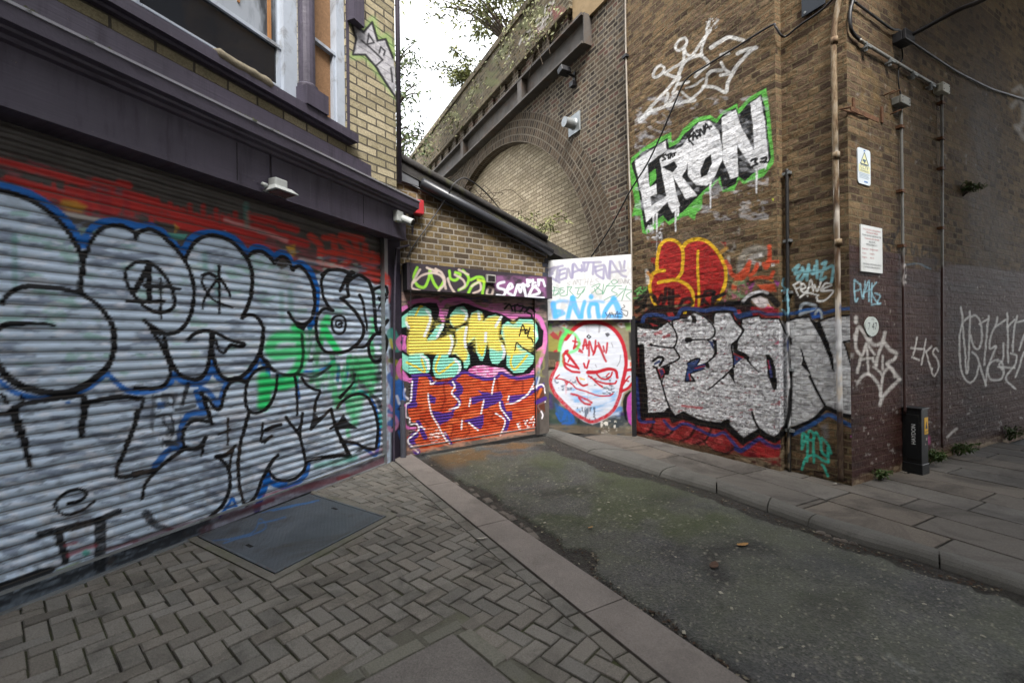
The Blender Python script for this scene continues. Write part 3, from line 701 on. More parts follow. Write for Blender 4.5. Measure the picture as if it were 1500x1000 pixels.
def build_shop():
    S = empty('corner_shop_building', (*FL.w(1.5, 0)[:2], 0), 'old shop with purple fascia, silver tagged shutter and yellow brick upper floor', 'shop building')
    sh = shutter('roller_shutter', FL, -1.6, 3.14, .10, 2.75, .0, .0655, .011, PL, S, .012, 1.1)
    V, f, u, z = wall_grid(FL, -1.6, 3.14, 0.0, .10, .012, .012)
    C = run_paint(PL, V, 1.0); mesh_obj('bottom_rail', V, f, painted('rail_paint', '3a3836', .5, .2, .5), sh, None, np.stack([u, z, 0*u], -1), None, C)
    b = MB(); b.fbox(FL, -1.6, 3.14, .096, .108, .0, .026); b.fbox(FL, -1.6, 3.16, -.05, .004, -.05, .05); b.build('rail_lip', M_galv, sh, fix=False)
    # guide channel and the pier beside it
    for u0, u1, n0, n1 in ((3.14, 3.20, -.05, .055),):
        V, f, u, z = wall_grid(FL, u0, u1, 0, 2.7, .01, n1); C = run_paint(PL, V, .5)
        mesh_obj('guide_rail', V, f, painted('guide_paint', '7b7a7c', .5, .3, .4), S, None, np.stack([u, z, 0*u], -1), None, C)
        b = MB(); b.fbox(FL, u0, u1, 0, 2.7, n0, n1-.001, skip='f'); b.build('guide_rail_sides', M_galv, S, fix=False)
    V, f, u, z = wall_grid(FL, 3.20, 3.60, -.06, 3.1, .011, .02); C = run_paint(PL, V, .5)
    mesh_obj('pier', V, f, painted('pier_paint', '312c38', .6, 0, .4), S, None, np.stack([u, z, 0*u], -1), None, C)
    b = MB(); b.fbox(FL, 3.20, 3.6, -.06, 3.1, -.3, .019, skip='f'); b.build('pier_trim', M_purple, S, fix=False)
    # fascia and cornice
    b = MB(); b.fbox(FL, -1.8, 3.36, 2.62, 3.0, -.05, .20)
    b.fbox(FL, -1.8, 3.37, 2.62, 2.645, .20, .206)
    b.build('fascia', M_purple, S, fix=False, bevel=0)
    for u in (-.35, 1.22, 2.62): b = MB(); b.fbox(FL, u, u+.005, 2.65, 2.94, .20, .2025); b.build('fascia_joint', M_dark, S, fix=False)
    b = MB()
    prof = [(.20, 2.945), (.225, 2.955), (.235, 2.975), (.27, 2.985), (.275, 3.0), (.315, 3.01), (.32, 3.095), (.05, 3.17), (.0, 3.17)]
    A = [FL.w(-1.8, z, n) for n, z in prof]; B = [FL.w(3.47, z, n) for n, z in prof]; k = len(prof)
    b.add(A+B, [(i, i+1, k+i+1, k+i) for i in range(k-1)]+[tuple(range(k)), tuple(range(2*k-1, k-1, -1))])
    cn = b.build('cornice', M_purple, S)
    b = MB(); b.fbox(FL, -1.8, 3.48, 3.092, 3.108, .30, .328); b.build('lead_flashing', plain('lead', '8a8a90', .5, .2, .15, 3), cn, fix=False)
    b = MB(); b.fbox(FL, -1.8, 2.95, 3.15, 3.385, -.05, .055); b.build('upstand', M_purple, S, fix=False)
    # moss cushions on the ledge
    b = MB(); r = random.Random(2); mo = plain('moss', '2f3417', .95, var=.5, scale=25, bump=.01, grime='4a4638')
    for i in range(900):
        u = r.uniform(-1.6, 3.45); 
        if r.random() > .35+.65*vnoise(np.array(u*2.3), np.array(1.), 4): continue
        n = r.uniform(.19, .298); s = r.uniform(.014, .034); c = FL.w(u, 3.168-.073*(n-.05)/.27*1.0, n)
        for _ in range(3):
            d = np.array([r.uniform(-1, 1), r.uniform(-1, 1), 0])*s*.6
            v = [c+d+np.array([math.cos(a)*s, math.sin(a)*s, -.004]) for a in np.linspace(0, 6.28, 6)[:-1]]+[c+d+np.array([0, 0, s*r.uniform(.5, 1.1)])]
            b.add(v, [(q, (q+1) % 5, 5) for q in range(5)])
    mo_ = b.build('moss_line', mo, cn, fix=False); mo_['kind'] = 'stuff'
    # brick wall of the upper floor
    ug = FL.px(512, 200)[0]
    b = MB()
    for u0, u1, z0, z1 in ((-1.8, ug, 3.2, 3.56), (-1.8, .55, 3.56, 9), (ug-.04, ug, 3.56, 9), (.55, ug, 5.6, 9)): b.fbox(FL, u0, u1, z0, z1, -.35, 0, skip='bt')
    b.build('upper_wall', M_gable, S, fix=False)
    gl = FG.px(579, 120)[0]
    V, f, u, z = wall_grid(FG, 0, gl, 2.7, 5.7, .0095); C = run_paint(PG_, V, .6)
    mesh_obj('side_wall', V, f, M_gable, S, None, np.stack([u+.03, z, 0*u], -1), None, C)
    b = MB(); b.fbox(FG, 0, gl, 5.7, 9, -.3, 0, skip='b'); b.fbox(FG, gl, gl+.001, 2.7, 9, -4, 0, skip='lb'); b.build('side_wall_top', M_gable, S, fix=False)
    b = MB(); b.tube([FG.w(gl+.02, z, .03) for z in (3.3, 9)], .028, 10); b.build('downpipe', M_purple, S, smooth=True)
    b = MB(); b.fbox(FL, -1.8, 2.68, 3.53, 3.615, -.1, .10); b.fbox(FL, -1.8, 2.64, 3.505, 3.53, -.1, .05)
    sill = b.build('window_sill', M_purple, S, fix=False)
    # where the sill's paint has broken off
    b = MB(); r = random.Random(6); P = [FL.w(u, 3.605+.012*r.random(), .075) for u in np.linspace(1.12, 1.66, 12)]
    b.tube(P, [.012]+[.038+.008*r.random() for _ in range(10)]+[.015], 7); b.build('broken_edge', plain('bare_stone', '7d7563', .9, var=.3, scale=20, bump=.008), sill, smooth=True)
    # first window, open sash with dark interior
    W = MB(); nn = -.08
    W.fbox(FL, 1.85, 2.0, 3.62, 5.6, -.16, -.02); W.fbox(FL, .55, .68, 3.62, 5.6, -.16, -.02); W.fbox(FL, .68, 1.85, 3.63, 3.70, -.15, -.05); W.fbox(FL, .68, 1.85, 5.5, 5.6, -.15, -.05)
    w1 = W.build('window', M_white, S, fix=False)
    b = MB(); b.fbox(FL, .68, 1.85, 4.075, 4.105, -.10, -.05); b.fbox(FL, .68, 1.85, 3.70, 3.74, -.10, -.06); b.fbox(FL, 1.81, 1.85, 3.74, 4.075, -.10, -.06); b.fbox(FL, .68, .72, 3.74, 5.5, -.10, -.06); b.build('sash', M_white, w1, fix=False)
    t = NT('window_glass'); v = t.vec('wc'); gm = t.fin((.012, .014, .018), .05, 0, .6)
    t.bump(t.noise(v, 2.5, 2), .003)
    t = NT('reflection_glass'); v = t.vec('wc'); dg = t.fin(t.mix(t.ramp(t.noise(t.map(v, (3, 1.2, 1), (0, 0, 0), (0, 0, .6)), 1.3, 4), [(.40, 0), (.56, 1)]), (.05, .056, .065), (.30, .33, .37)), .12, 0, .6)  # pale patches paint a reflected building into the upper pane's colour
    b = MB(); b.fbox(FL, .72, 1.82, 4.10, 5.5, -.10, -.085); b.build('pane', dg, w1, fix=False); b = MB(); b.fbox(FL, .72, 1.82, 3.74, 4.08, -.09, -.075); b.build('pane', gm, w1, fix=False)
    mw = plain('reflected_timber', '9a6a3c', .7, var=.2, scale=8)
    b = MB(); b.fbox(FL, 1.735, 1.765, 4.105, 5.5, -.085, -.072); b.fbox(FL, 1.2, 1.735, 4.60, 4.625, -.085, -.074); b.fbox(FL, 1.45, 1.47, 4.25, 4.60, -.085, -.076); b.build('reflected_timber', mw, w1, fix=False)  # thin strips stand in for timber reflected in the upper pane
    b = MB(); b.fbox(FL, .72, 1.81, 3.70, 3.715, -.06, -.02); b.fbox(FL, .72, 1.81, 3.655, 3.672, -.05, -.01); b.build('sash_rail', M_white, w1, fix=False)
    # second window, boarded
    W = MB(); W.fbox(FL, 2.50, 2.62, 3.62, 5.6, -.16, -.02); W.fbox(FL, 2.18, 2.22, 3.62, 5.6, -.16, -.04); W.fbox(FL, 2.22, 2.50, 4.385, 4.415, -.10, -.03); W.fbox(FL, 2.47, 2.50, 3.62, 4.39, -.10, -.04)
    w2 = W.build('window', M_white, S, fix=False)
    t = NT('chipboard'); v = t.vec('wc'); k = t.ramp(t.noise(v, 26, 6, .75, 1.5), [(.3, (.16, .085, .038)), (.7, (.30, .17, .085))]); t.bump(t.noise(v, 40, 3), .003); cb = t.fin(k, .85)
    b = MB(); b.fbox(FL, 2.22, 2.50, 3.62, 4.39, -.12, -.08); b.fbox(FL, 2.22, 2.50, 4.41, 5.6, -.14, -.10); w2b = b.build('boarding', cb, w2, fix=False)
    # purple mullion column with its base, corner bracket
    b = MB(); b.tube([FL.w(2.09, z, .0) for z in (3.85, 5.6)], .075, 16); b.tube([FL.w(2.09, z, .0) for z in (3.80, 3.84, 3.86)], [.10, .10, .078], 16)
    b.fbox(FL, 1.98, 2.24, 3.62, 3.80, -.14, .12); b.build('mullion', M_purple, S, fix=True)
    b = MB(); b.fbox(FL, 2.62, 2.66, 3.62, 5.6, -.1, .004); b.fbox(FL, ug-.02, ug+.14, 4.83, 5.3, -.12, .10); b.build('corner_trim', M_purple, S, fix=False)
def build_garage():
    K = empty('lean_to_garage', (*FK.w(1.1, 0)[:2], 0), 'low yellow-brown brick lean-to with a multicoloured graffiti shutter and sloping black roof edge', 'garage')
    sh = shutter('roller_shutter', FK, .03, 2.09, .09, 2.04, -.015, .0385, .0065, PK, K, .0095, .8)
    V, f, u, z = wall_grid(FK, .03, 2.09, -.01, .09, .0095, -.01); C = run_paint(PK, V)
    mesh_obj('bottom_rail', V, f, painted('rail_grey', '6a625c', .6, .1, .5), sh, None, np.stack([u, z, 0*u], -1), None, C)
    b = MB(); b.fbox(FK, .03, 2.09, .085, .095, -.03, -.002); b.build('rail_lip', M_galv, sh, fix=False)
    for nm, u0, u1 in (('guide_rail', -.05, .03), ('guide_rail', 2.09, 2.16)):
        V, f, u, z = wall_grid(FK, u0, u1, -.02, 2.3, .009, .01); C = run_paint(PK, V)
        g = mesh_obj(nm, V, f, painted('guide_dark', '4a4442', .6, .1, .4), K, None, np.stack([u, z, 0*u], -1), None, C)
        b = MB(); b.fbox(FK, u0, u1, -.02, 2.3, -.1, .0095, skip='f'); b.build('guide_sides', M_black, g, fix=False)
    V, f, u, z = wall_grid(FK, 2.16, 2.36, -.02, 2.3, .009, .0); C = run_paint(PK, V)
    mesh_obj('side_panel', V, f, painted('panel_grey', '5b5550', .7, 0, .5), K, None, np.stack([u, z, 0*u], -1), None, C)
    V, f, u, z = wall_grid(FK, -.03, 2.33, 2.045, 2.375, .0095, .14); C = run_paint(PK, V)
    h = mesh_obj('shutter_box', V, f, painted('box_paint', '39333a', .6, .05, .3), K, None, np.stack([u, z, 0*u], -1), None, C)
    b = MB(); b.fbox(FK, -.03, 2.33, 2.045, 2.375, -.1, .1395, skip='f'); b.build('box_casing', M_black, h, fix=False)
    # brick wall above
    z_at = lambda u: 3.47-.297*u
    b = MB(); b.prism(FK, [(-.62, 2.25), (2.37, 2.25), (2.37, z_at(2.37)), (-.62, z_at(-.62)-.1)], -.25, 0); b.build('brick_wall', M_kime, K, fix=False)
    b = MB()
    for i in range(4): b.fbox(FK, 2.26+(i % 2)*.055, 2.372, 2.385+i*.0765+.005, 2.385+(i+1)*.0765-.005, -.2, .004)
    b.build('blue_brick_quoin', plain('blue_brick', '2c2f3a', .6, var=.3, scale=12), K, fix=False)
    # roof slab, gutter along its edge
    mr = plain('roof_felt', '2c2a29', .85, var=.3, scale=6, bump=.006, grime='3f4028')
    b = MB(); b.prism(FK, [(-.35, z_at(-.35)+.02), (3.9, z_at(3.9)+.02), (3.9, z_at(3.9)+.17), (-.35, z_at(-.35)+.17)], -3.2, .06); b.build('roof', mr, K, fix=False)
    b = MB(); b.tube([FK.w(u, z_at(u)+.185, .05) for u in (-.16, .5, 1.3, 2.3)], .05, 10); b.build('roof_edge_roll', mr, K, smooth=True)
    b = MB(); b.tube([FK.w(u, z_at(u)-.01, .10) for u in (.20, 1.2, 2.36)], .058, 12); b.tube([FK.w(u, z_at(u)-.075, .035) for u in (-.35, 1.2, 2.30)], .012, 6)
    b.build('gutter', plain('gutter_paint', '33353a', .35, var=.2, scale=4), K, smooth=True)
    b = MB(); b.prism(FK, [(-.3, 3.42), (.18, 3.36), (.18, 3.52), (-.3, 3.62)], .0, .05); b.build('lead_flashing', plain('lead_old', '5e6064', .6, .1, .25, 5), K, fix=False)
def build_gate():
    D = empty('steel_door', (*FD.w(.65, 0)[:2], 0), 'steel door painted with a scowling white and red cartoon face', 'door')
    V, f, u, z = wall_grid(FD, -.02, 1.30, -.03, 1.95, .0095, 0); C = run_paint(PD, V)
    d_ = .003*(fbm(u*3, z*3, 4)-.5)*2
    d_ -= .006*np.exp(-((u-.655)/.008)**2)
    mesh_obj('door_leaf', V+np.outer(d_, FD.N), f, painted('door_steel', '8b8678', .5, .0, .4), D, None, np.stack([u, z, 0*u], -1), None, C, True)
    b = MB(); b.fbox(FD, -.02, 1.30, -.03, 1.95, -.05, -.012, skip='f'); b.build('door_back', M_black, D, fix=False)
    b = MB(); b.fbox(FD, 1.30, 1.375, -.03, 2.3, -.06, .03); b.build('door_post_and_gap', plain('post_paint', '332822', .7, var=.4, scale=8, grime='5c4a38'), D, fix=False)
    b = MB(); b.fbox(FD, -.075, -.022, -.03, 1.75, -.06, .004); b.build('door_post_and_gap', plain('gap_dark', '17161a', .8), D, fix=False)  # near-black strip stands in for the shaded gap at the door's right edge
    b = MB(); b.fbox(FD, 1.17, 1.29, .99, 1.10, .0, .03); b.tube([FD.w(1.27, z, .03) for z in (.99, 1.1)], .018, 8); b.build('lock_plate', plain('lock_rust', '6a5b48', .7, .2, .35, 20), D, fix=False)
    # white board above
    V, f, u, z = wall_grid(FD, -.05, 1.32, 1.70, 2.64, .0075, .065)
    z2 = z+ (u/1.32)*.028
    V = FD.W(u, z2, .065); C = run_paint(PB, V, .4)
    keep = f
    t = NT('white_board'); v = t.vec('wc'); pc, pa = t.paint(); n = t.noise(v, 3, 6, .7)
    k = t.ramp(n, [(.3, (.56, .57, .58)), (.7, (.66, .67, .68))]); k = t.mix(t.math('MULTIPLY', pa, 1.0), k, pc); bm = t.fin(k, .45, 0, .4)
    o = mesh_obj('white_board', V, f, bm, None, np.array([*FD.w(.63, 0, .06)[:2], 1.70]), np.stack([u, z, 0*u], -1), None, C)
    sol = o.modifiers.new('thickness', 'SOLIDIFY'); sol.thickness = .018; sol.offset = -1
    tag(o, 'big white board with purple, green and blue scrawl fixed above the painted door', 'board')
# ================================================================== SPRAY PAINT (traced stroke by stroke on each surface)
K0, BLU, NEON, RED = '101114', '1763b4', '30cf74', 'b42e2a'
def paint_left(p):
    p.Z(0, 0, 1)
    # bare shutter with rust pink and red scrawl along the slats
    top = '-60,150 150,200 300,265 420,305 570,345 575,420 -60,420'
    p.n('8a4a52', '-60,215 60,235 250,300 330,318 430,345 500,372 565,400 567,440 470,410 340,350 200,330 -60,290', 30, 7, .42, .62, .8, 3, rot=.27)
    for i, (x, y, l) in enumerate([(-10, 232, 60), (10, 262, 70), (40, 275, 80), (60, 250, 60), (90, 258, 40), (105, 278, 70), (140, 265, 26), (150, 285, 60), (175, 268, 14), (185, 282, 22), (190, 300, 40), (208, 290, 22), (225, 300, 34), (233, 318, 60), (255, 312, 44), (262, 330, 60), (280, 318, 30), (330, 322, 38), (335, 335, 50), (340, 350, 60), (372, 318, 16), (376, 332, 22), (392, 322, 10), (395, 342, 26), (410, 330, 24), (415, 348, 34), (300, 328, 30), (120, 296, 50)]):
        p.s(RED, 8.5, [(x, y), (x+l*.5, y+l*.13), (x+l, y+l*.28)], .9, 2.2)
    for q in ('455,345 470,362 468,385', '475,348 490,352 488,392', '498,350 515,372 500,395 520,400', '520,352 528,380 545,372', '470,370 510,372 540,385', '478,388 520,396 552,412', '535,360 536,395 556,382', '500,345 530,350', '545,398 566,408 566,440', '552,376 540,396'):
        p.s('c23a2c', 7, q, .85, 2)
    for i in range(34):
        x = 60+i*9.5; y = 262+x*.16+8*math.sin(i*2.7); p.s(RED, 5.5, [(x, y), (x+1, y+14+6*math.sin(i*1.9))], .8, 2)
    for x in (150, 158, 185, 130): p.s('a02a30', 7, [(x, 285), (x+1, 312)], .8, 2)
    p.f('b98a2a', '92,292 112,294 128,302 122,312 100,308 88,300', .8, 3); p.f('c0902c', '420,360 432,358 434,372 424,378', .9, 2); p.f('b0903a', '255,328 262,334 256,342', .8, 2)
    p.s('b8b4ae', 5, '92,312 120,318 150,324', .8, 1.5); p.s('cfc8c4', 3, '100,330 128,340', .7); p.s('d8d0d0', 4, '330,322 420,352', .35, 2); p.s('c8c4c4', 4, '440,380 500,392', .5, 2)
    # white ground of the two rows of letters
    W = 'bfd2e6'
    p.f(W, '-3000,-380 -80,275 40,285 95,325 120,362 150,335 195,328 235,345 268,375 290,345 330,338 355,358 364,378 385,368 402,385 412,395 432,385 455,410 468,400 500,392 530,402 550,418 568,418 574,540 572,700 -80,950 -3000,2100', .97, 1.5)
    p.n('6f7b90', '-80,290 570,390 570,690 -80,900', 34, 9, .52, .66, .75, 5, rot=-.02)
    p.n('8fb8b0', '-80,290 570,390 560,560 -80,560', 26, 13, .60, .72, .75, 15)
    p.n('4c545f', '-80,560 570,560 570,690 -80,900', 30, 4, .60, .70, .6, 25, rot=-.25)
    p.n('e2e6ee', '-80,300 560,420 560,680 -80,880', 22, 6, .56, .70, .5, 8)
    for x, y0, y1 in ((21, 345, 420), (300, 372, 395), (318, 392, 430), (412, 430, 470), (425, 425, 468), (360, 300, 330)): p.s('5c9a90', 6, [(x, y0), (x+2, y1)], .5, 2.5)
    # blue outline
    p.Z(0, 250, 5)
    p.s(BLU, 46, '-60,95 0,105 90,125 180,155 270,200 350,250 430,310 490,370 540,440 590,510 615,545', 1, 4); p.s(BLU, 42, '615,545 640,470 690,410 760,375 840,370 920,380 1000,405', 1, 4)
    p.Z(0, 450, 5); p.s(BLU, 32, '-60,480 0,540 60,590 130,630 220,660 330,668 440,655 560,625 660,580 740,520 780,475 820,520 870,565 930,605 1000,620', .95, 4); p.f(BLU, '480,690 510,680 525,700 490,708', .9, 3)
    p.Z(200, 310, 5)
    p.s(BLU, 36, '-20,108 0,105 60,100 130,110 190,150 240,200 290,250 330,300', 1, 4); p.s(BLU, 36, '345,300 370,240 420,180 490,155 560,155 640,165 710,195 760,240 805,300', 1, 4); p.s(BLU, 32, '820,300 860,262 910,260 960,285 1000,320', 1, 4)
    p.f('4f968c', '225,155 380,165 350,205 285,212', .9, 4)
    p.Z(390, 360, 5); p.s(BLU, 32, '0,35 60,75 90,52 130,52 165,80 195,135 240,122 280,140 320,180 350,240 370,320 372,400 360,480 345,550 320,600', 1, 4)
    p.Z(200, 480, 5)
    p.s(BLU, 34, '0,470 100,465 190,440 250,400 280,340 330,390 400,410 470,405 530,360 555,250 580,330 620,380 680,390', .95, 4); p.s(BLU, 30, '800,380 850,320 900,200 930,260 960,270 962,370', .95, 4)
    p.s(BLU, 34, '440,470 470,560 500,620 430,620 380,640 340,700 320,760 315,830 330,885 270,880 210,920 170,970 130,1010', .95, 4); p.s(BLU, 28, '470,440 530,470 570,520 600,575 620,510 640,450 680,390', .9, 4); p.f(BLU, '150,540 210,540 205,590 150,590', .85, 5)
    p.Z(200, 620, 5); p.s(BLU, 16, '610,685 640,640 680,580 700,545 720,580 732,612', 1, 3); p.s(BLU, 12, '650,618 715,606', 1, 3); p.s(BLU, 36, '965,380 940,470 905,550 880,640', 1, 4); p.s(BLU, 30, '960,400 1020,450 1090,440', 1, 4)
    p.Z(390, 530, 5); p.s(BLU, 26, '310,750 300,800 270,850 220,890 160,915 100,910 50,880 0,840', .95, 4); p.s(BLU, 20, '225,100 230,180 240,260', .9, 3); p.s(BLU, 18, '640,240 700,215 750,250 790,310 815,390 828,470 828,560 815,640 795,685 750,650 690,610 620,590 570,585', .95, 3)
    p.s(BLU, 18, '530,30 525,130', .8, 3); p.s(BLU, 18, '600,0 590,100 570,180', .8, 4); p.s(BLU, 16, '665,90 650,170 630,240', .8, 3); p.s(BLU, 14, '250,65 330,70 420,50 500,-20', .9, 3); p.s(BLU, 24, '85,100 120,130', .9, 4)
    # greens
    p.Z(0, 333, 3); p.s(NEON, 40, '1300,445 1322,500 1312,540 1270,550 1220,560 1188,540 1200,500 1240,480 1296,484', .85, 9); p.s(NEON, 40, '1330,560 1310,620 1270,665 1220,685 1170,700', .9, 9); p.s(NEON, 44, '1160,660 1165,720 1160,780', .95, 9); p.s(NEON, 24, '1440,400 1420,440 1470,520 1490,545', .85, 7)
    p.Z(390, 360, 5); p.s(NEON, 40, '225,600 250,640', .8, 12); p.s(NEON, 26, '440,530 460,570', .8, 8); p.s(NEON, 26, '430,600 410,640 405,710', .8, 8); p.s(NEON, 34, '430,610 460,660 490,720 510,760', .9, 8); p.s(NEON, 24, '780,540 790,600 765,690 785,770', .7, 12)
    p.n('2a9a50', '310,600 400,620 420,760 600,800 720,740 860,720 860,1010 180,1010 300,900', 40, 90, .42, .62, .75, 4, 10); p.n('202824', '640,800 840,800 860,1000 600,1010', 60, 50, .45, .6, .8, 9, 12)
    p.Z(390, 530, 5); p.s(NEON, 30, '490,20 482,120 470,200', .5, 12); p.s(NEON, 30, '370,60 380,180', .55, 12); p.s(NEON, 44, '700,230 670,350 645,440', .55, 16); p.s(NEON, 50, '0,140 60,170 130,180 200,150', .9, 10); p.s(NEON, 44, '15,190 0,310', .9, 10); p.s(NEON, 30, '525,230 515,330', .45, 12); p.s(NEON, 24, '600,500 605,540', .6, 8)
    p.n('1f2a26', '640,-20 830,-20 850,220 760,240 700,200 620,120', 70, 60, .40, .6, .8, 14, 12); p.n('4cc07c', '480,-40 800,-40 800,220 640,420 520,330 360,200', 34, 110, .42, .62, .75, 24, 14)
    # black letter outlines, upper row
    p.Z(0, 250, 5)
    p.s(K0, 30, '-60,120 0,145 70,160 170,195 270,240 360,305 440,375 500,450 550,530 585,590 605,650'); p.s(K0, 36, '610,620 605,720 592,800 592,890'); p.s(K0, 26, '625,630 640,590 655,540 700,470 760,415 830,402 900,408 960,435 1000,470 1000,500', w2=24)
    p.s(K0, 34, '25,970 45,925 110,872 200,848 320,850 430,862 520,880 600,900 660,940 720,985', w2=24)
    p.Z(0, 450, 5)
    p.s(K0, 28, '700,-30 730,0 790,70 825,140 838,220 835,300 815,380 780,440 720,500 640,560 550,605 460,625 370,625 270,610 170,580 80,530 30,480 0,440 -40,390', w2=50); p.s(K0, 40, '-60,200 0,150 40,128 120,120 220,118 320,122 395,132', w2=14)
    p.s(K0, 26, '-60,800 0,780 60,775 100,740 160,710 300,685 450,665 560,650 620,650'); p.s(K0, 60, '105,750 125,830 155,920 190,1010', w2=50); p.s(K0, 54, '625,690 612,800 602,880 598,940', w2=36); p.s(K0, 28, '640,700 720,680 850,658 950,655 1010,670'); p.s(K0, 28, '1005,760 990,850 955,950 925,1010'); p.s(K0, 24, '10,640 40,660 52,700'); p.s(K0, 24, '160,655 172,690')
    p.Z(0, 650, 5)
    p.s(K0, 46, '170,-20 198,70 218,150', w2=36); p.s(K0, 26, '935,-20 900,80 870,140 850,200 872,242 940,235 1010,220'); p.s(K0, 22, '500,435 560,425 610,400 635,365 600,335 540,335 470,365 420,410 405,450 430,495 480,515 540,510 610,480 660,445 700,415', w2=14)
    p.s(K0, 46, '285,665 400,640 520,610 640,580 740,550 800,520 870,490', .97, w2=34, nz=.2); p.s(K0, 54, '430,670 450,740 472,800 475,850', .97); p.s(K0, 76, '735,580 735,680 735,780 730,900', .97, nz=.2)
    p.s('6a2a36', 20, '480,740 560,720', .8, 4); p.s('7a2a36', 26, '500,815 620,765 700,740', .8, 5); p.s('7a2a36', 20, '785,770 900,740 1000,700', .7, 4); p.f('3a9a8a', '595,790 640,765 665,800 620,832', .85, 5); p.f('6c7a3c', '400,932 520,880 610,852 560,892 450,942', .8, 5)
    p.Z(0, 780, 4.547); p.f(K0, '-60,360 0,330 100,300 230,250 330,225 385,230 350,270 200,330 60,375 0,400 -60,420', .97, 4)
    p.n('262624', '-60,430 200,340 600,200 900,80 1364,-60 1364,10 900,180 600,290 200,420 -60,520', 80, 14, .35, .55, .85, 6, 6, rot=-.34)
    p.Z(0, 333, 3)
    p.s(K0, 13, '650,150 700,185 740,240 765,300 760,355 700,375 640,350 590,300 555,240 558,185 600,155 655,152'); p.s(K0, 22, '592,277 625,225 655,160', w2=18); p.s(K0, 22, '655,160 655,240 655,322'); p.s(K0, 18, '640,255 720,260 790,270', w2=10); p.s(K0, 12, '555,325 640,325 720,325'); p.s(K0, 10, '705,225 708,300 708,398')
    p.Z(200, 310, 5)
    p.s(K0, 24, '-10,190 30,145 80,130 130,140 190,175 240,220 290,270 340,330 375,390 400,460 418,540 422,620 412,700 390,770 350,835 300,880 240,895 180,880 130,850 60,800'); p.f(K0, '50,800 80,800 170,870 200,900 170,910 110,870', 1, 2)
    p.s(K0, 24, '365,350 380,310 395,275 420,230 470,195 530,175 600,178 660,200 710,230 760,280 800,330 830,380 845,440 850,520 843,600 830,660 805,720 775,775'); p.s(K0, 20, '775,775 820,755 870,765 910,810 930,880 928,940 920,1010')
    p.s(K0, 16, '490,462 480,510 500,560 540,620 580,655 640,680 705,702', w2=10); p.s(K0, 22, '485,465 530,452 580,475'); p.s(K0, 18, '590,500 540,570 500,640 485,710', w2=12); p.s(K0, 20, '605,400 608,500 610,600 610,740', w2=12); p.s(K0, 18, '610,480 650,540 680,590 690,622', w2=14)
    p.s(K0, 22, '815,335 830,320 860,295 910,290 950,310 1000,360')
    p.Z(390, 360, 5)
    p.s(K0, 20, '0,62 40,100 62,128 80,100 120,80 150,95 180,140 195,178 220,155 250,152 290,190 320,240 345,310 355,380 355,440 345,500 320,550 270,575 220,560 190,530 162,490'); p.f(K0, '170,500 200,545 250,575 310,570 330,550 275,625 225,600', 1, 2)
    p.s(K0, 20, '410,215 450,182 500,175 560,182 610,205 640,200'); p.s(K0, 18, '430,200 405,260 410,330 430,400 460,450 490,475 430,460 390,490 370,540 365,620 375,690 410,750 450,780 510,785 580,775 640,740 690,690 712,640 710,580 680,520 640,470 600,430 570,400 548,382 602,370 595,320 600,265'); p.s(K0, 30, '625,200 590,240 545,330', w2=18)
    p.s(K0, 20, '600,265 650,225 690,215 740,250 770,300 785,370 790,430 800,500 802,580 822,640 850,600 890,545'); p.s(K0, 16, '685,360 710,420 725,500 735,560 738,620', w2=10); p.o(K0, 13, '530,512 570,525 582,575 570,625 540,642 500,630 478,580 490,530'); p.s(K0, 9, '530,575 545,565 550,585 530,598 508,580 515,555 540,548 560,565')
    p.o(K0, 18, '830,645 870,655 885,700 870,770 840,830 800,850 760,800 750,730 770,680 800,650'); p.s(K0, 16, '640,745 720,735 770,680'); p.s(K0, 16, '790,322 830,302 875,300 888,345'); p.s(K0, 9, '820,372 835,400 850,345 880,370 850,450 862,400 890,380|822,465 840,420|815,380 890,360'); p.s(K0, 14, '370,500 372,560', .8)
    p.s(K0, 18, '0,835 50,900 120,940 200,945 250,900 270,800 262,650', .9); p.s(K0, 16, '240,940 330,960 410,930 470,880', .9); p.f(K0, '300,835 350,820 340,850 310,850', .9, 3); p.s(K0, 14, '330,790 420,790 520,800', .7, 3)
    p.Z(200, 480, 5)
    p.s(K0, 22, '100,0 140,60 180,120 215,200 240,260 255,320'); p.s(K0, 24, '205,70 220,150 250,240 290,310 340,355 410,378 470,365 510,320 535,240 545,140 548,50'); p.s(K0, 22, '250,300 240,370 200,420 120,445 40,445 -20,440'); p.s(K0, 22, '380,85 430,40 500,20 560,30 620,55 700,95 760,110 795,120 770,137 720,130 690,125 660,160 640,180 610,160 585,90', w2=16)
    p.s(K0, 24, '560,60 560,170 580,270 620,345 670,378 740,370 800,335 860,260 905,180 925,90 930,0'); p.s(K0, 20, '905,170 930,230 970,280 1010,310'); p.s(K0, 26, '680,385 740,372 800,395')
    # lower row
    p.s(K0, 22, '480,475 500,530 525,600 552,700', w2=26); p.s(K0, 20, '470,480 530,530 580,590 605,600 625,570 640,500 670,430 710,392 760,385 805,402'); p.s(K0, 20, '530,690 450,675 390,700 350,750 340,820 360,870 410,890 460,870 490,830 510,800'); p.s(K0, 16, '495,830 475,935'); p.s(K0, 14, '672,660 670,760 668,855'); p.s(K0, 12, '600,780 640,765 692,745')
    p.s(K0, 18, '970,285 900,300 850,340 815,410 800,480 805,560 830,610 880,625 940,600 980,560 1010,510'); p.s(K0, 20, '830,620 800,720 770,820 755,900 745,1010'); p.s(K0, 30, '590,945 650,930 690,900 728,862', w2=16)
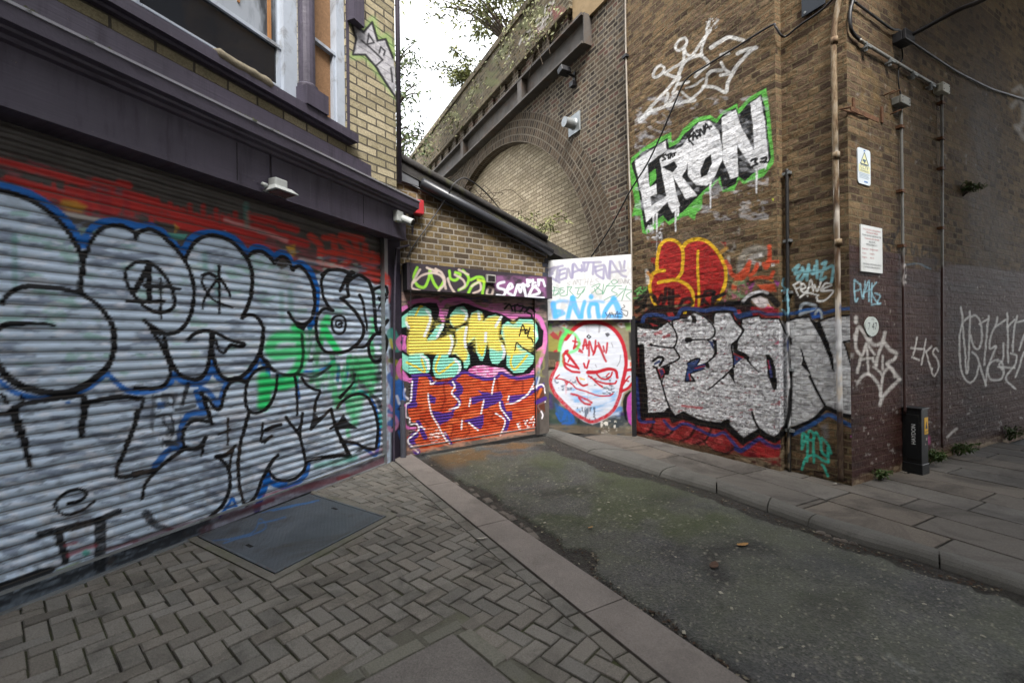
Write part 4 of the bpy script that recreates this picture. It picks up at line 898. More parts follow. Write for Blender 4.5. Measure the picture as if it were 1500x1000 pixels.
    p.s(K0, 30, '380,415 360,480 340,560', .9, 3, w2=20); p.s(K0, 20, '290,600 350,590 430,570', .85, 3); p.f(K0, '200,820 240,815 320,850 290,870 210,870', .9, 4); p.s(K0, 14, '140,650 190,640 250,640 270,700 260,780 240,740 200,690', .9, 3); p.s(K0, 12, '130,510 180,500 240,490 280,520 270,560 230,550', .85, 3); p.s(K0, 20, '0,525 50,520 30,600 0,680', .95)
    p.n('3a3d44', '100,480 330,470 330,900 100,900', 26, 60, .5, .64, .7, 31, 10)
    p.Z(200, 620, 5)
    p.s(K0, 22, '340,195 290,230 230,270 170,320 120,370 75,430 50,490 42,555', w2=16); p.s(K0, 40, '-20,375 60,357 130,342', w2=30); p.s(K0, 20, '330,182 400,195 460,180 490,140 510,105'); p.s(K0, 60, '75,665 110,715 160,750 260,775', .92, 6, w2=20, nz=.3)
    p.s(K0, 22, '595,240 660,310 680,360 685,420 675,500 640,580 590,640 530,690'); p.s(K0, 14, '718,165 692,250 682,340'); p.s(K0, 20, '805,10 770,120 750,220 745,330 755,450 775,540 800,590 840,570 880,520 910,440 940,380 960,330 1005,270'); p.f(K0, '770,560 830,580 870,540 850,590 800,610', .95, 3); p.s(K0, 14, '930,0 925,70 920,135 1000,90', w2=12)
    p.s('5a2630', 24, '-20,870 150,805 330,745 500,705 750,640 1000,560', .75, 7); p.s('262422', 26, '-20,905 150,840 400,765 700,680 900,615', .8, 8); p.s('8a3a48', 16, '860,610 1000,560', .7, 5)
    p.Z(390, 530, 5)
    p.s(K0, 18, '150,405 180,450 220,500 250,550 265,620 285,690 290,750 270,800 220,850 150,870 80,860 40,820 20,780 50,720 92,678'); p.s(K0, 18, '270,375 262,450 225,505', w2=12); p.s(K0, 12, '255,470 255,545'); p.s(K0, 20, '0,500 50,475 115,458'); p.s(K0, 16, '-10,590 45,540')
    p.f(K0, '345,365 385,400 425,380 470,335 490,350 450,385 400,435 335,500 315,500 335,430', .97, 2); p.s(K0, 16, '262,115 300,170 350,200 395,212 370,270 355,360'); p.s(K0, 18, '480,345 495,420 520,500 550,560 580,620 612,690', w2=26); p.f(K0, '570,378 600,430 672,485 640,492 560,490 508,500 530,440', .97, 2); p.s(K0, 12, '470,490 530,455')
    p.s(K0, 16, '525,335 560,290 620,250 690,235 740,255 770,300 800,370 815,450 818,540 805,630'); p.s(K0, 18, '550,585 650,590 720,625 790,640'); p.s(K0, 24, '300,722 380,702 480,690 560,685 612,690'); p.s(K0, 22, '770,240 820,280 845,350', .8, 4); p.s(K0, 20, '545,262 590,210 642,150', w2=10); p.s(K0, 16, '210,110 225,190 232,390', w2=12); p.s(K0, 16, '80,95 72,220 30,310 0,350'); p.f(K0, '640,670 690,630 730,620 690,660', .9, 4)
    p.s('5fb0a0', 34, '370,762 450,745 560,730 650,700', .65, 10); p.s('9a3a40', 38, '0,990 100,960 300,910 560,850 700,800 858,720', .65, 10); p.s('b0302e', 26, '530,855 600,835', .7, 8); p.s('8a4048', 20, '700,700 850,640', .5, 10)
    p.Z(0, 0, 1); p.s('1c2026', 20, '-40,905 0,888 150,830 300,772', .85, 3, nz=.2); p.s('5a3a42', 12, '300,778 430,724 560,674', .65, 3, nz=.3)
    for i in range(40):
        x, y = 20+(i*137) % 530, 380+(i*89) % 330; l = 8+(i*31) % 34; p.s('8d95a2' if i % 3 else '3a3d44', .5, [(x, y), (x+l, y+l*(.05-.4*((y-500)/400))+((i*7) % 9-4)*.6)], .6, .5, 0)
    p.n('5a4a3c', '-60,700 560,560 565,690 -60,920', 16, 40, .60, .75, .25, 51)
    # guide rail and pier
    p.Z(540, 540, 5); p.n('8a6a68', '95,-200 150,-200 150,700 95,700', 20, 60, .45, .65, .7, 2, 4)
    for c, w, q in (('2a64b0', 60, '170,60 200,160 190,260'), ('2a64b0', 40, '230,90 240,230'), ('8a8a30', 34, '165,-60 230,-20 200,60'), ('3a8a80', 60, '170,-260 210,-160'), ('1d1d22', 30, '165,-130 175,-60'), ('2a64b0', 36, '160,310 215,330 200,380 160,400'), ('c080a8', 18, '150,270 170,300'), ('c080a8', 18, '150,340 190,350 210,400 190,440 160,450 150,430'), ('d0d4e0', 12, '205,200 225,255'), ('2a64b0', 16, '225,460 240,510'), ('6a4a80', 30, '170,-20 180,40'), ('3aa090', 20, '85,330 95,420'), ('b8b040', 16, '160,-210 170,-170 190,-150')): p.s(c, w, q, .85, 6)
    p.s('c86aa8', 26, '250,-240 215,-200 235,-150', .9, 4); p.s('c86aa8', 26, '240,-60 215,0 240,60 300,90', .9, 4)
paint_left(PL)
def paint_garage(p):
    p.Z(500, 380, 5); TE, YE = '86d2bc', 'e8cf58'
    # shutter box
    p.n('8a5a86', '1120,120 1500,130 1500,290 1120,280', 60, 40, .35, .6, .8, 4, 10)
    for q in ('555,60 530,130 560,190 610,200 640,140 650,80 665,140 690,190 720,212 750,160', '790,85 800,140 840,150 870,110 835,95', '890,80 935,140 905,200 860,222', '950,150 1000,130 1045,150 1035,250', '930,240 960,190 1010,165'): p.s('8ecb3e', 17, q, .9, 4)
    for q in ('575,75 545,130 515,200 575,228', '530,170 600,112 680,100 740,130 765,215', '690,70 735,100 760,170 715,230', '780,140 800,200 830,242', '830,110 890,150 905,190 870,220', '955,195 1010,168 1020,222 965,247', '1080,200 1112,215 1100,258 1068,250 1078,205', '625,60 700,90', '860,75 930,110'): p.s('c9b8ae', 14, q, .85, 3.5)
    p.s('b8d040', 14, '1000,150 1060,165', .9, 4)
    for q in ('1192,165 1150,178 1152,208 1200,225 1188,265 1140,262', '1215,225 1252,200 1236,178 1212,230 1252,262', '1268,262 1290,190 1312,240 1332,180 1352,272', '1290,188 1372,190', '1372,260 1412,200 1452,242 1372,272 1480,282'): p.s('dfe2ee', 16, q, .95, 3)
    for q in ('1360,150 1366,198', '1360,150 1392,158 1365,175', '1402,150 1402,196 1426,190', '1402,172 1422,170', '1440,146 1446,192 1450,150 1470,152', '1476,150 1492,196'): p.s('dfe2ee', 13, q, .95, 3)
    # ground of the shutter
    p.n('9a8078', '440,240 1500,300 1500,470 440,420', 50, 16, .30, .6, .9, 3, 6); p.n('c87ab0', '500,300 1450,330 1450,430 500,400', 60, 20, .42, .62, .8, 6, 6); p.n('3a4a70', '700,270 1100,280 1100,320 700,310', 40, 10, .45, .6, .7, 8, 6)
    p.f('a04060', '560,310 640,280 720,270 700,310', .6, 8)
    p.f('8a4a90', '440,545 480,545 480,690 430,660', .6, 8)
    PK_ = 'd070b4'
    for q in ('500,315 600,298 690,305 730,345 760,310 840,292 930,308 980,340 1060,370 1180,400 1250,425 1400,412 1450,430 1488,520 1485,650 1450,760 1400,830 1290,850', '475,350 420,380 390,440 392,510 450,548 472,548 462,640 400,655 376,720 398,800 450,865 520,880', '720,370 745,440', '900,830 960,770 1000,745 1100,790 1190,800'): p.s(PK_, 28, q, .9, 4)
    p.f('e2a8cc', '910,840 980,765 1040,765 1200,800 1250,850 1100,865 1000,860', .9, 6); p.n('d05a9a', '910,840 980,765 1200,800 1250,850 1000,860', 30, 16, .45, .6, .9, 5)
    p.f('d888a8', '1415,665 1490,600 1490,680', .8, 5)
    p.f('0e1012', '640,318 700,320 722,370 705,445 760,462 790,345 900,318 1040,365 1180,400 1260,450 1400,425 1482,520 1472,630 1400,690 1440,745 1380,835 1270,852 1190,795 1100,785 1040,775 960,785 905,822 880,885 700,885 600,865 500,865 395,790 382,700 425,655 490,690 480,560 400,545 392,440 470,365 560,318', 1, 2, c=0)
    K = '470,390 540,338 620,332 665,370 665,430 640,520 620,582 700,472 748,465 760,500 700,592 790,540 830,550 832,600 790,712 830,708 880,740 888,800 840,868 740,882 680,868 658,800 665,740 692,688 610,690 650,720 662,780 650,832 600,852 500,848 430,800 390,740 400,682 440,672 490,702 480,600 490,520 520,490 430,512 400,490 400,440'
    I1 = '790,400 840,340 900,332 932,370 932,430 900,470 820,505 788,470'; I2 = '830,512 900,475 932,490 930,560 915,640 950,700 950,765 920,812 890,800 885,740 830,700 795,702 832,620 838,560'
    M = '945,385 1000,362 1040,380 1040,440 1070,408 1130,393 1182,418 1160,500 1150,560 1190,610 1212,650 1200,722 1150,778 1100,772 1080,720 1075,610 1062,700 1040,752 1008,746 980,680 975,590 932,632 915,600 930,500 935,430'
    E_ = '1170,478 1220,438 1258,470 1300,430 1400,428 1442,480 1452,580 1410,650 1365,660 1330,650 1375,668 1422,705 1410,762 1340,832 1260,838 1200,782 1206,680 1190,600 1160,550'
    for q in (K, I1, I2, M, E_): p.o('0e1012', 15, q, 1, 2.5, 0, TE, 1)
    for q in ('478,420 560,415 650,412 655,470 625,585 690,590 800,552 820,600 780,690 612,686 560,690 490,690 484,600 500,500 480,480', '800,420 870,400 925,420 900,460 825,490', '840,530 905,490 922,500 915,600 905,640 925,690 900,745 840,690 810,690 845,610', '950,410 1030,400 1040,450 1075,425 1165,425 1150,560 1185,620 1195,650 1150,670 1085,640 1072,600 1050,660 1030,690 1000,680 985,610 975,570 930,610 925,580', '1190,500 1300,500 1340,470 1405,480 1420,560 1400,640 1350,650 1300,620 1280,630 1310,670 1350,680 1260,700 1215,690 1200,590'):
        p.f(YE, q, .95, 9, c=1)
    p.n('e8e070', '480,430 1420,430 1420,680 480,680', 40, 8, .5, .66, .4, 2)
    for q in ('545,412 575,350 592,345', '480,752 540,782 612,822 590,735', '722,700 690,792 720,832 800,772 825,755', '1252,700 1240,762 1270,802 1330,742 1362,700', '1010,640 1030,700 1045,640'): p.s('e0c83c', 14, q, .95, 3)
    for q in ('625,370 652,420 640,480 610,560', '745,478 720,530 700,570', '800,560 812,610 790,690', '880,358 918,400 910,440', '1005,388 1012,440', '585,705 630,742 640,800', '830,730 868,782 850,852', '918,498 905,570 910,640', '1172,418 1130,490', '1180,630 1195,680 1185,720', '475,462 495,500', '1415,520 1430,560', '1060,540 1055,600'): p.s('e6f0f4', 15, q, .85, 4)
    for q in ('1305,560 1330,480 1352,545|1312,522 1352,515|1358,512 1345,540 1372,532 1358,512|1382,500 1365,568 1390,578 1404,610', '1270,668 1285,610 1330,650 1400,690'): p.s(K0, 8, q)
    p.s(K0, 12, '1195,362 1232,330 1252,372|1248,342 1292,332|1268,335 1274,382|1300,340 1332,346 1310,384|1340,350 1372,360 1344,386|1422,382 1380,350 1358,380 1392,402 1395,422')
    # lower piece
    p.Z(540, 540, 5); OR, PU = 'bd4e2c', '4d3184'
    p.f('6a5a58', '250,440 320,440 380,620 280,640', .9, 6)
    p.f(OR, '320,80 400,50 470,80 620,92 680,40 730,28 780,58 930,68 980,28 1050,58 1205,58 1230,170 1228,420 1210,452 900,502 600,550 380,612 300,570 280,500 360,440 350,400 300,380 285,280 340,250', 1, 3)
    p.n('a03018', '330,60 1220,60 1220,450 350,590', 50, 40, .48, .64, .7, 7, 6); p.n('d2683c', '330,60 1220,60 1220,450 350,590', 60, 24, .55, .7, .7, 17, 6)
    for w, q in ((42, '342,70 332,150 322,250'), (36, '270,275 340,262'), (30, '362,392 412,500'), (46, '345,480 310,525 352,605'), (42, '612,100 655,130 668,160 640,190'), (22, '640,190 665,250 620,300'), (26, '970,240 1000,330 1022,385 990,475'), (22, '325,48 430,45 480,102 600,96 640,62 700,22 770,52 850,72 940,62 972,30 1040,60 1120,70 1222,48'), (18, '560,470 602,545')): p.s(PU, w, q, 1, 3)
    for q in ('432,180 495,215 485,258 450,252', '458,300 540,322 625,308 622,352 560,392 520,412 480,350', '748,212 970,165 985,200 960,238 862,292 838,290 846,230 755,262', '688,382 842,335 842,402 822,442 738,400', '1028,200 1160,182 1222,140 1285,98 1285,132 1200,182 1100,242 1030,252', '1005,312 1052,312 1055,372 1020,375', '800,160 900,180 840,200'): p.f(PU, q, 1, 3)
    p.s('7a2418', 12, '530,300 560,220 550,120 580,90|600,340 660,360 700,380|560,390 620,420 600,500|720,400 740,460 700,500|880,300 920,320 900,360 940,400 1000,420|1060,100 1130,90 1130,170|940,80 950,160|380,360 440,420', .7, 5)
    for q in ('320,90 315,160 305,240 275,262 275,350 300,362 305,402 350,402 366,450 288,520 320,570 362,612', '435,182 440,240 460,322 500,400 560,510 592,545', '615,95 630,130 608,180 662,240 655,280 590,300', '925,70 903,187', '745,220 735,272', '845,230 825,327', '685,375 680,442', '735,392 800,447', '1030,200 1020,232', '1008,257 1080,245 1160,190 1200,130 1226,72', '960,240 970,290 1032,372', '930,325 1000,382 965,487', '1292,240 1240,270 1275,330 1270,362', '1190,152 1270,115 1292,175', '450,90 460,112 492,90', '380,420 410,440', '1225,60 1220,120'): p.s('f0eaf0', 9, q, .95, 2)
    p.n('e8e0e0', '1085,400 1220,340 1225,420 1100,445', 14, 14, .52, .6, .9, 3, 2); p.n('e8dcd8', '390,440 560,440 590,545 460,540', 40, 8, .55, .65, .85, 5, 3)
    p.f('5a3020', '1228,160 1285,130 1292,320 1270,300 1240,330 1228,260', .9, 4); p.s(PU, 26, '1228,245 1290,215', 1, 4); p.s('d06a30', 16, '1240,200 1262,150', .9, 5)
    p.n('c09078', '280,560 1210,420 1215,470 280,640', 60, 14, .4, .6, .75, 2, 6)
    # overspray on the guides
    p.s('d070b4', 18, '245,20 300,90', .9, 4); p.s('e0d8e0', 14, '265,150 255,190 290,220', .9, 4); p.s('d070b4', 20, '262,270 262,400 290,430 340,435', .9, 4); p.s('2a64b0', 40, '225,80 250,220', .8, 8)
    p.s('2a5aa0', 22, '1245,20 1225,110', .8, 6); p.s('dfe6f0', 10, '1250,60 1230,140', .7, 4); p.s('c0b8d0', 10, '1255,-60 1250,20', .6, 6)
    p.n('8a8a50', '1215,-140 1290,-140 1290,60 1215,60', 30, 40, .45, .6, .7, 6, 8)
paint_garage(PK)
def paint_door(p):
    p.Z(760, 460, 5); RD = 'b42a36'
    p.n('8a8268', '190,30 840,30 840,860 190,860', 60, 60, .3, .6, .9, 2); p.f('8f8a3c', '210,150 300,130 310,270 215,290', .85, 12); p.f('96303c', '225,150 250,125 290,160 300,120 320,130 290,190 250,180', .9, 4)
    p.n('5a3a70', '210,45 420,45 420,90 210,100', 30, 20, .4, .6, .8, 4); p.f('e0dcdc', '290,85 330,65 365,80 340,110', .9, 5); p.f('d07a50', '310,90 335,78 345,95', .9, 4); p.f('5a9a50', '215,60 245,70 240,120 218,110', .8, 8)
    p.f('e8e4e4', '715,75 745,55 775,65 780,95 750,100', .95, 4); p.f('d05a30', '735,70 760,66 755,85', .9, 4); p.f('80b060', '775,60 815,60 820,110 790,120', .85, 8); p.f('6a4a80', '690,45 820,45 820,60 700,60', .8, 5)
    p.f('262a30', '805,130 830,130 830,330 812,300', .9, 6); p.f('e6e2e6', '790,330 822,340 825,400 800,410', .9, 5); p.f('d86040', '812,350 824,350 824,385 812,385', .9, 4)
    p.n('38424a', '215,560 330,640 420,730 520,790 640,770 720,700 830,640 830,900 215,900', 70, 50, .25, .5, .95, 6, 8)
    p.f('3a4a3e', '215,690 330,690 420,760 480,800 400,840 215,790', .8, 14); p.f('2e5f9c', '265,655 330,690 390,730 420,800 350,820 280,740', .75, 12)
    p.s('2a5ea8', 14, '275,725 312,785 350,705 372,785 322,802|300,680 345,720 330,770|380,720 400,780 370,800', .9, 4); p.s('4a3a70', 26, '225,600 235,680', .7, 10); p.s('4a80c0', 30, '690,720 742,690 730,730', .85, 8); p.s('3a2a5a', 24, '720,730 790,725 822,715', .85, 6)
    p.f('0f1013', '760,640 775,590 810,560 825,560 800,600 790,660 790,740 800,790 780,770 765,700', .95, 4); p.f('b648a8', '795,610 825,565 825,815 805,790 790,690', .95, 4)
    p.n('d8d4cc', '600,780 720,780 720,870 600,870', 20, 20, .46, .56, .95, 8, 6); p.n('20242c', '420,700 560,690 560,800 420,800', 20, 40, .48, .6, .8, 9)
    WH = 'cfd4df'
    p.f(WH, '520,50 620,58 700,105 755,180 785,260 800,340 802,400 828,430 824,530 765,580 745,650 685,730 605,785 540,805 475,785 395,725 315,655 262,595 222,500 242,430 282,350 305,260 338,190 398,108 458,68', 1, 5, c=0)
    p.n('b8c8e0', '300,420 740,420 740,760 420,740', 120, 30, .40, .62, .8, 5, 10, rot=-.15); p.n('7fb0e0', '380,540 720,560 690,720 540,780 420,720', 120, 22, .48, .66, .85, 7, 10, rot=-.2)
    p.n('5a6478', '250,470 420,480 430,560 300,560', 20, 14, .50, .62, .8, 11); p.n('4a5260', '520,470 720,450 720,590 600,600', 22, 12, .55, .64, .85, 12); p.n('404654', '420,680 600,680 560,790 470,770', 16, 40, .55, .64, .8, 13)
    p.s('c8c4cc', 8, '512,60 512,780', .5, 2); p.s('8a8890', 12, '592,55 588,130', .7, 3); p.f('3a3a42', '632,140 655,135 668,150 652,168 640,160', .9, 2); p.s('6a6a70', 4, '560,370 570,385|745,300 740,340 720,380|680,210 690,240', .8); p.f('1a1a1e', '512,146 533,165 512,184 491,165', 1, 1, c=0); p.f(WH, '512,157 519,165 512,173 505,165', 1, 1)
    p.s(RD, 30, '342,180 400,112 470,68 560,60 640,76 700,117 745,180 775,260 785,340 780,410 762,490 748,560', 1, 3, w2=24); p.s(RD, 24, '750,545 735,610 692,702 620,757 540,787 470,762 400,717 330,652 265,582 233,500 248,440 275,385 290,350', 1, 3, nz=.25)
    p.s(RD, 20, '785,412 826,405|752,565 800,540 828,505', 1, 3); p.s(RD, 10, '765,515 800,462 812,456|778,482 802,490', 1, 2)
    p.s(RD, 26, '505,427 560,425 620,410 670,402 708,415 722,465', 1, 2.5, w2=20); p.s(RD, 12, '570,437 600,467 640,477 672,456 682,425|510,452 560,482 630,507 700,507 716,490|530,460 570,502 612,532'); p.s(RD, 9, '640,455 660,435')
    p.s(RD, 16, '445,427 390,420 345,390 325,345|330,350 360,370 430,395', 1, 2.5); p.s(RD, 24, '345,275 372,312 402,352 440,402', 1, 2.5, w2=14); p.s(RD, 20, '355,270 325,300 330,335|265,275 300,258', 1, 3); p.s(RD, 10, '360,350 372,320')
    p.s(RD, 14, '425,465 440,500 470,522 502,515|515,340 497,395|475,360 485,390', 1, 2.5); p.s('d8b040', 12, '450,470 480,478', .8, 3)
    p.s(RD, 9, '270,467 320,480 380,505 420,545 480,560 540,585 600,598 660,598 690,580|298,443 270,467'); p.f(RD, '330,490 365,500 350,525', .95, 3); p.s(RD, 15, '385,585 440,600 500,626 532,648|440,612 480,652 522,662', 1, 3, nz=.3); p.s('d08890', 10, '345,510 345,580', .5, 5)
    p.s(RD, 13, '415,165 410,215 400,252|395,195 447,215 400,250|412,230 466,277 440,270|470,257 485,185 500,252|470,232 506,226|515,302 515,200 550,287 562,195|545,297 578,232 640,347 582,210|618,235 625,272|650,210 640,282', .95, 1.5)
    p.s('4ad868', 20, '345,115 412,150 442,210 420,260 372,282', .7, 5); p.s('4ad868', 24, '352,130 312,190 300,260', .8, 6); p.s('5ad878', 26, '300,262 312,372', .45, 10); p.s('58e070', 14, '330,100 372,140', .7, 5)
    p.f('4a4238', '215,270 305,275 300,345 220,350', .9, 5); p.n('6a6052', '190,800 840,840 840,900 190,880', 60, 14, .2, .5, .95, 4, 10)
paint_door(PD)
def paint_board(p):
    p.Z(760, 340, 7.5); PU_ = '8c88a4'
    for q in ('305,425 400,388 345,482 445,552|345,420 335,500 358,572|295,500 370,455', '385,392 482,370|428,385 410,532', '452,420 442,520 505,508|450,420 512,400|446,470 502,450', '520,505 542,400 578,502 592,355', '590,500 602,350 645,400 690,432|600,442 692,408', '690,362 702,420|718,340 722,432', '705,332 900,330|765,340 742,422|822,340 815,462', '838,382 932,360|842,382 852,462 925,512|850,432 912,410', '930,505 942,372 982,505 1002,320', '1000,512 1012,320 1070,400 1130,470 1178,490|1010,442 1172,420', '1108,330 1125,402|1162,318 1155,392'): p.s(PU_, 24, q, .85, 4)
    p.s('85858a', 4, '572,540 532,562 562,575 530,592|600,582 610,530 632,572 652,520|620,575 642,520 672,582|682,520 680,580|660,526 712,520|732,520 725,580|725,552 760,545|762,510 756,580|802,510 782,580 832,570|790,545 822,540|872,510 842,520 880,552', .85); p.s('77777c', 5, '1095,520 1090,560 1130,560|1095,540 1122,540|1095,520 1132,515|1135,520 1150,562 1166,515|1165,566 1176,520 1190,562|1202,515 1196,562|1222,520 1202,542 1226,582', .9)
    G_ = '3f8a66'
    p.s(G_, 7, '392,610 380,692|360,642 440,642 400,692 368,692|380,600 452,630 442,672 400,690|492,610 450,622 502,650 450,682 480,702 532,690|542,600 530,692|530,605 582,600 560,642 602,692|620,612 732,605|662,620 642,682 702,662 720,622 652,720 620,712', .9); p.s(G_, 7, '798,605 850,577 892,570 860,622 800,672|830,620 860,682 922,662 880,622 850,602|932,570 920,682 962,600 1002,560|1012,540 1042,572 1082,545 1050,520 1014,546|960,590 1132,590|1062,600 1020,642 1082,682 1000,712 938,745|1100,620 1242,642 1180,692 1222,742|1182,590 1130,752|1150,642 1070,720', .9)
    B_ = '4fa4e8'
    p.s(B_, 56, '378,785 385,860 402,928', .95, 9); p.s(B_, 34, '385,785 450,755 530,762', .75, 12); p.s(B_, 40, '390,865 470,868|402,930 440,912 492,890', .9, 9); p.s(B_, 46, '538,955 560,850 592,725', .95, 9); p.s(B_, 56, '590,722 625,840 672,930', .95, 9); p.s(B_, 40, '690,935 700,850 722,765', .95, 9); p.s(B_, 40, '775,930 768,860 790,795 850,785', .95, 9); p.s(B_, 46, '795,712 798,705', 1, 9); p.s(B_, 46, '862,800 868,870 878,930', .95, 9); p.s(B_, 30, '780,770 860,758 930,768', .7, 12); p.s(B_, 44, '930,930 958,850 1042,735', .95, 9); p.s(B_, 60, '1042,735 1085,820 1110,915', .9, 10); p.s(B_, 40, '940,915 1020,925 1105,935', .9, 9)
    p.s('232428', 6, '950,880 982,932 1002,880 960,952|1000,942 1022,880 1050,932 1082,870 1090,942|1060,930 1142,930|1120,870 1180,922 1192,870 1120,850 1162,822 1150,800|1100,885 1142,912|1010,905 1110,900', .95)
    p.s('8a8a90', 4, '275,772 760,762 1245,755', .7, 1.5); p.s('b0b4ba', 20, '275,960 1245,960', .4, 8); p.n('9a9a98', '275,320 1250,250 1250,970 275,970', 60, 90, .62, .72, .35, 5)
paint_board(PB)
def paint_wall(p):
    WT = 'd4d4d2'
    # crown drawing
    p.Z(920, 20, 5.988)
    for w, q in ((16, '500,215 517,260 480,310 435,325 414,290 450,235 500,215'), (16, '290,455 316,480 295,530 240,560 219,540 250,480 290,455'), (16, '490,320 490,400 460,440 340,512'), (18, '495,310 510,350 550,372 580,350 630,270 690,190 722,148'), (14, '715,68 688,130 690,190'), (15, '690,190 652,290 640,362'), (20, '650,362 600,375 550,390 490,432 450,520 430,562 310,520'), (20, '640,372 690,410 702,450 640,500 590,552'), (18, '430,562 330,680 220,800 100,940'), (16, '455,560 390,702'), (18, '350,700 332,800 432,690'), (18, '440,622 532,600'), (12, '510,656 580,630 660,570'), (16, '690,562 670,640 600,712 545,748 475,690'), (22, '660,640 770,650 852,690 880,600 950,470 1070,332 1122,300'), (24, '1122,300 1030,322 960,352'), (24, '728,302 800,250 890,210 1012,237'), (22, '815,362 882,345'), (18, '818,432 850,490 892,525 810,540'), (20, '698,535 740,505 822,498'), (22, '100,940 210,862 400,792 582,762'), (30, '105,935 200,850')): p.s(WT, w, q, .88, 4, nz=.35)
    p.s('c8c8c6', 12, '760,90 790,55', .6, 4); p.n('cfcfcc', '680,40 800,40 780,140 680,160', 12, 10, .55, .62, .8, 4)
    p.f('a03030', '110,40 125,38 122,50', .7, 3); p.f('c8d820', '1355,0 1362,0 1362,8', 0)
    # the tall green-edged tag
    p.Z(900, 120, 4.348)
    GR = '5cae48'
    p.f(GR, '95,560 103,490 180,425 270,362 360,322 366,388 410,355 440,298 520,228 612,212 648,238 690,188 780,138 788,178 850,105 968,38 987,180 1002,330 1018,490 1012,522 950,602 820,652 795,622 762,692 688,702 660,622 600,702 560,722 560,802 520,842 512,882 470,852 430,862 350,912 320,882 282,922 200,972 178,962 165,852 108,858 130,782 120,702 105,642', .97, 3, nz=.12)
    p.f('121315', '105,520 180,448 270,398 340,356 348,418 410,388 450,328 530,258 600,238 652,263 690,208 775,163 792,208 850,138 937,78 962,170 977,330 997,480 985,512 900,572 830,632 790,602 770,652 690,690 670,602 620,652 560,702 500,762 430,832 340,890 310,852 250,892 195,947 170,800 145,640', 1, 2)
    for q in ('130,505 325,376 333,440 280,470 213,525 217,620 225,672 266,648 270,715 228,732 236,787 345,720 348,756 300,800 205,895', '283,500 330,445 430,412 472,470 462,550 430,605 528,722 458,748 395,640 372,600 415,790 370,835 345,790 298,560', '430,412 540,258 602,248 662,310 682,400 692,490 640,602 590,662 520,657 470,602 468,500', '683,230 775,178 800,270 892,442 880,250 865,138 930,93 957,250 982,490 970,542 900,567 860,520 780,400 790,602 740,616 690,490'): p.f('dcdde0', q, 1, 2)
    p.n('b8bac0', '130,90 980,90 980,880 130,880', 60, 30, .55, .7, .45, 5)
    for q in ('302,545 380,505 402,540 372,578 345,565', '615,460 622,520 590,590 550,612 548,560 580,490', '218,600 215,530 285,480 300,560 270,600 268,640 228,660'): p.f('121315', q, 1, 2)
    p.f(GR, '222,580 262,555 268,620 225,668', 1, 2.5)
    for x, y, L in ((270, 840, 112), (390, 820, 130), (250, 850, 50), (612, 620, 185), (905, 560, 147), (405, 810, 42), (962, 520, 34)): p.drip('dcdde0', 14, f'{x},{y}', L)
    p.n('c8c8cc', '200,900 310,900 300,1000 210,1000', 14, 14, .42, .6, .9, 3, 8); p.drip('c0c0c4', 6, '270,960 300,960', 240, .5)
    p.s(K0, 8, '470,350 478,382|465,345 497,340 475,362 500,402|500,372 505,320 527,362|500,347 522,345|547,305 520,312 547,335 525,347|545,347 547,300 570,332 567,280|575,322 582,268 607,302|580,297 602,287|613,286 618,284|520,350 545,335'); p.s(K0, 10, '880,498 907,490 895,512 912,522 880,537|935,490 967,480 960,502 930,512 972,512|870,505 880,495'); p.s(K0, 7, '327,463 305,475 327,490 305,502|333,470 352,460|343,465 346,490|355,487 362,455 372,480|375,457 392,448|383,452 382,472')
    p.f('c8d820', '1003,742 1018,745 1012,760', .9, 3)
    # red and yellow rounded letters
    p.Z(900, 320, 5.988); RE, YL = 'a62826', 'dcae26'
    p.f('7d7a72', '600,120 760,110 1060,180 1050,260 800,180 600,200', .15, 30, nz=.4); p.n('a8a49c', '1000,60 1150,80 1120,420 990,380', 40, 40, .6, .75, .35, 3, 20)
    p.f(RE, '375,440 380,300 410,220 480,185 550,205 600,262 650,200 740,175 830,210 910,290 970,400 985,500 960,640 880,785 690,785 690,745 360,765 320,640 308,560 340,480', 1, 5, nz=.1); p.n('8a1a1c', '320,200 980,200 980,780 320,780', 90, 60, .48, .64, .8, 5)
    p.n('d85a30', '330,600 640,600 640,740 330,740', 60, 40, .5, .7, .5, 15)
    for w, q in ((20, '375,452 378,360 390,270 430,205 480,188 540,200 585,245 602,300 600,400 590,470 550,532'), (22, '600,252 640,205 720,180 790,190 850,230 910,300 960,390 980,470 972,560 945,650 888,772'), (15, '735,285 730,400 735,520 740,650 742,780'), (20, '440,456 380,462 330,500 310,570 315,640 340,720 362,765'), (20, '388,562 470,545 550,540 620,570 670,620 692,680 682,765')): p.s(YL, w, q, .97, 3)
    p.s('d8d4cc', 20, '285,460 292,560', .7, 8); p.s('d08a30', 22, '295,480 330,520', .8, 6); p.s('cfa050', 20, '930,300 985,260', .7, 8); p.s('c8c4bc', 16, '1000,340 1010,480', .5, 10)
    p.s('9a9890', 46, '1105,440 1120,350 1170,290 1240,262 1330,285', .6, 14); p.s('b0ada8', 34, '1180,380 1220,335 1292,320', .7, 10); p.f('e0dcd8', '1265,312 1295,308 1300,330 1270,335', .9, 6); p.f('e4e0dc', '1375,395 1405,390 1410,418 1380,420', .9, 5); p.s('c8c4c0', 24, '1200,380 1270,395', .7, 8)
    for w, q in ((26, '980,380 1010,430 1030,490 1090,500 1160,430 1190,380'), (30, '1105,500 1062,560 1048,625'), (26, '1180,400 1160,480 1110,532'), (24, '1252,400 1232,460 1190,500'), (26, '1360,245 1362,350 1335,430 1308,400'), (20, '1340,380 1432,380'), (20, '1200,532 1280,515 1362,520 1395,470')): p.s('cc4c2e', w, q, .85, 7)
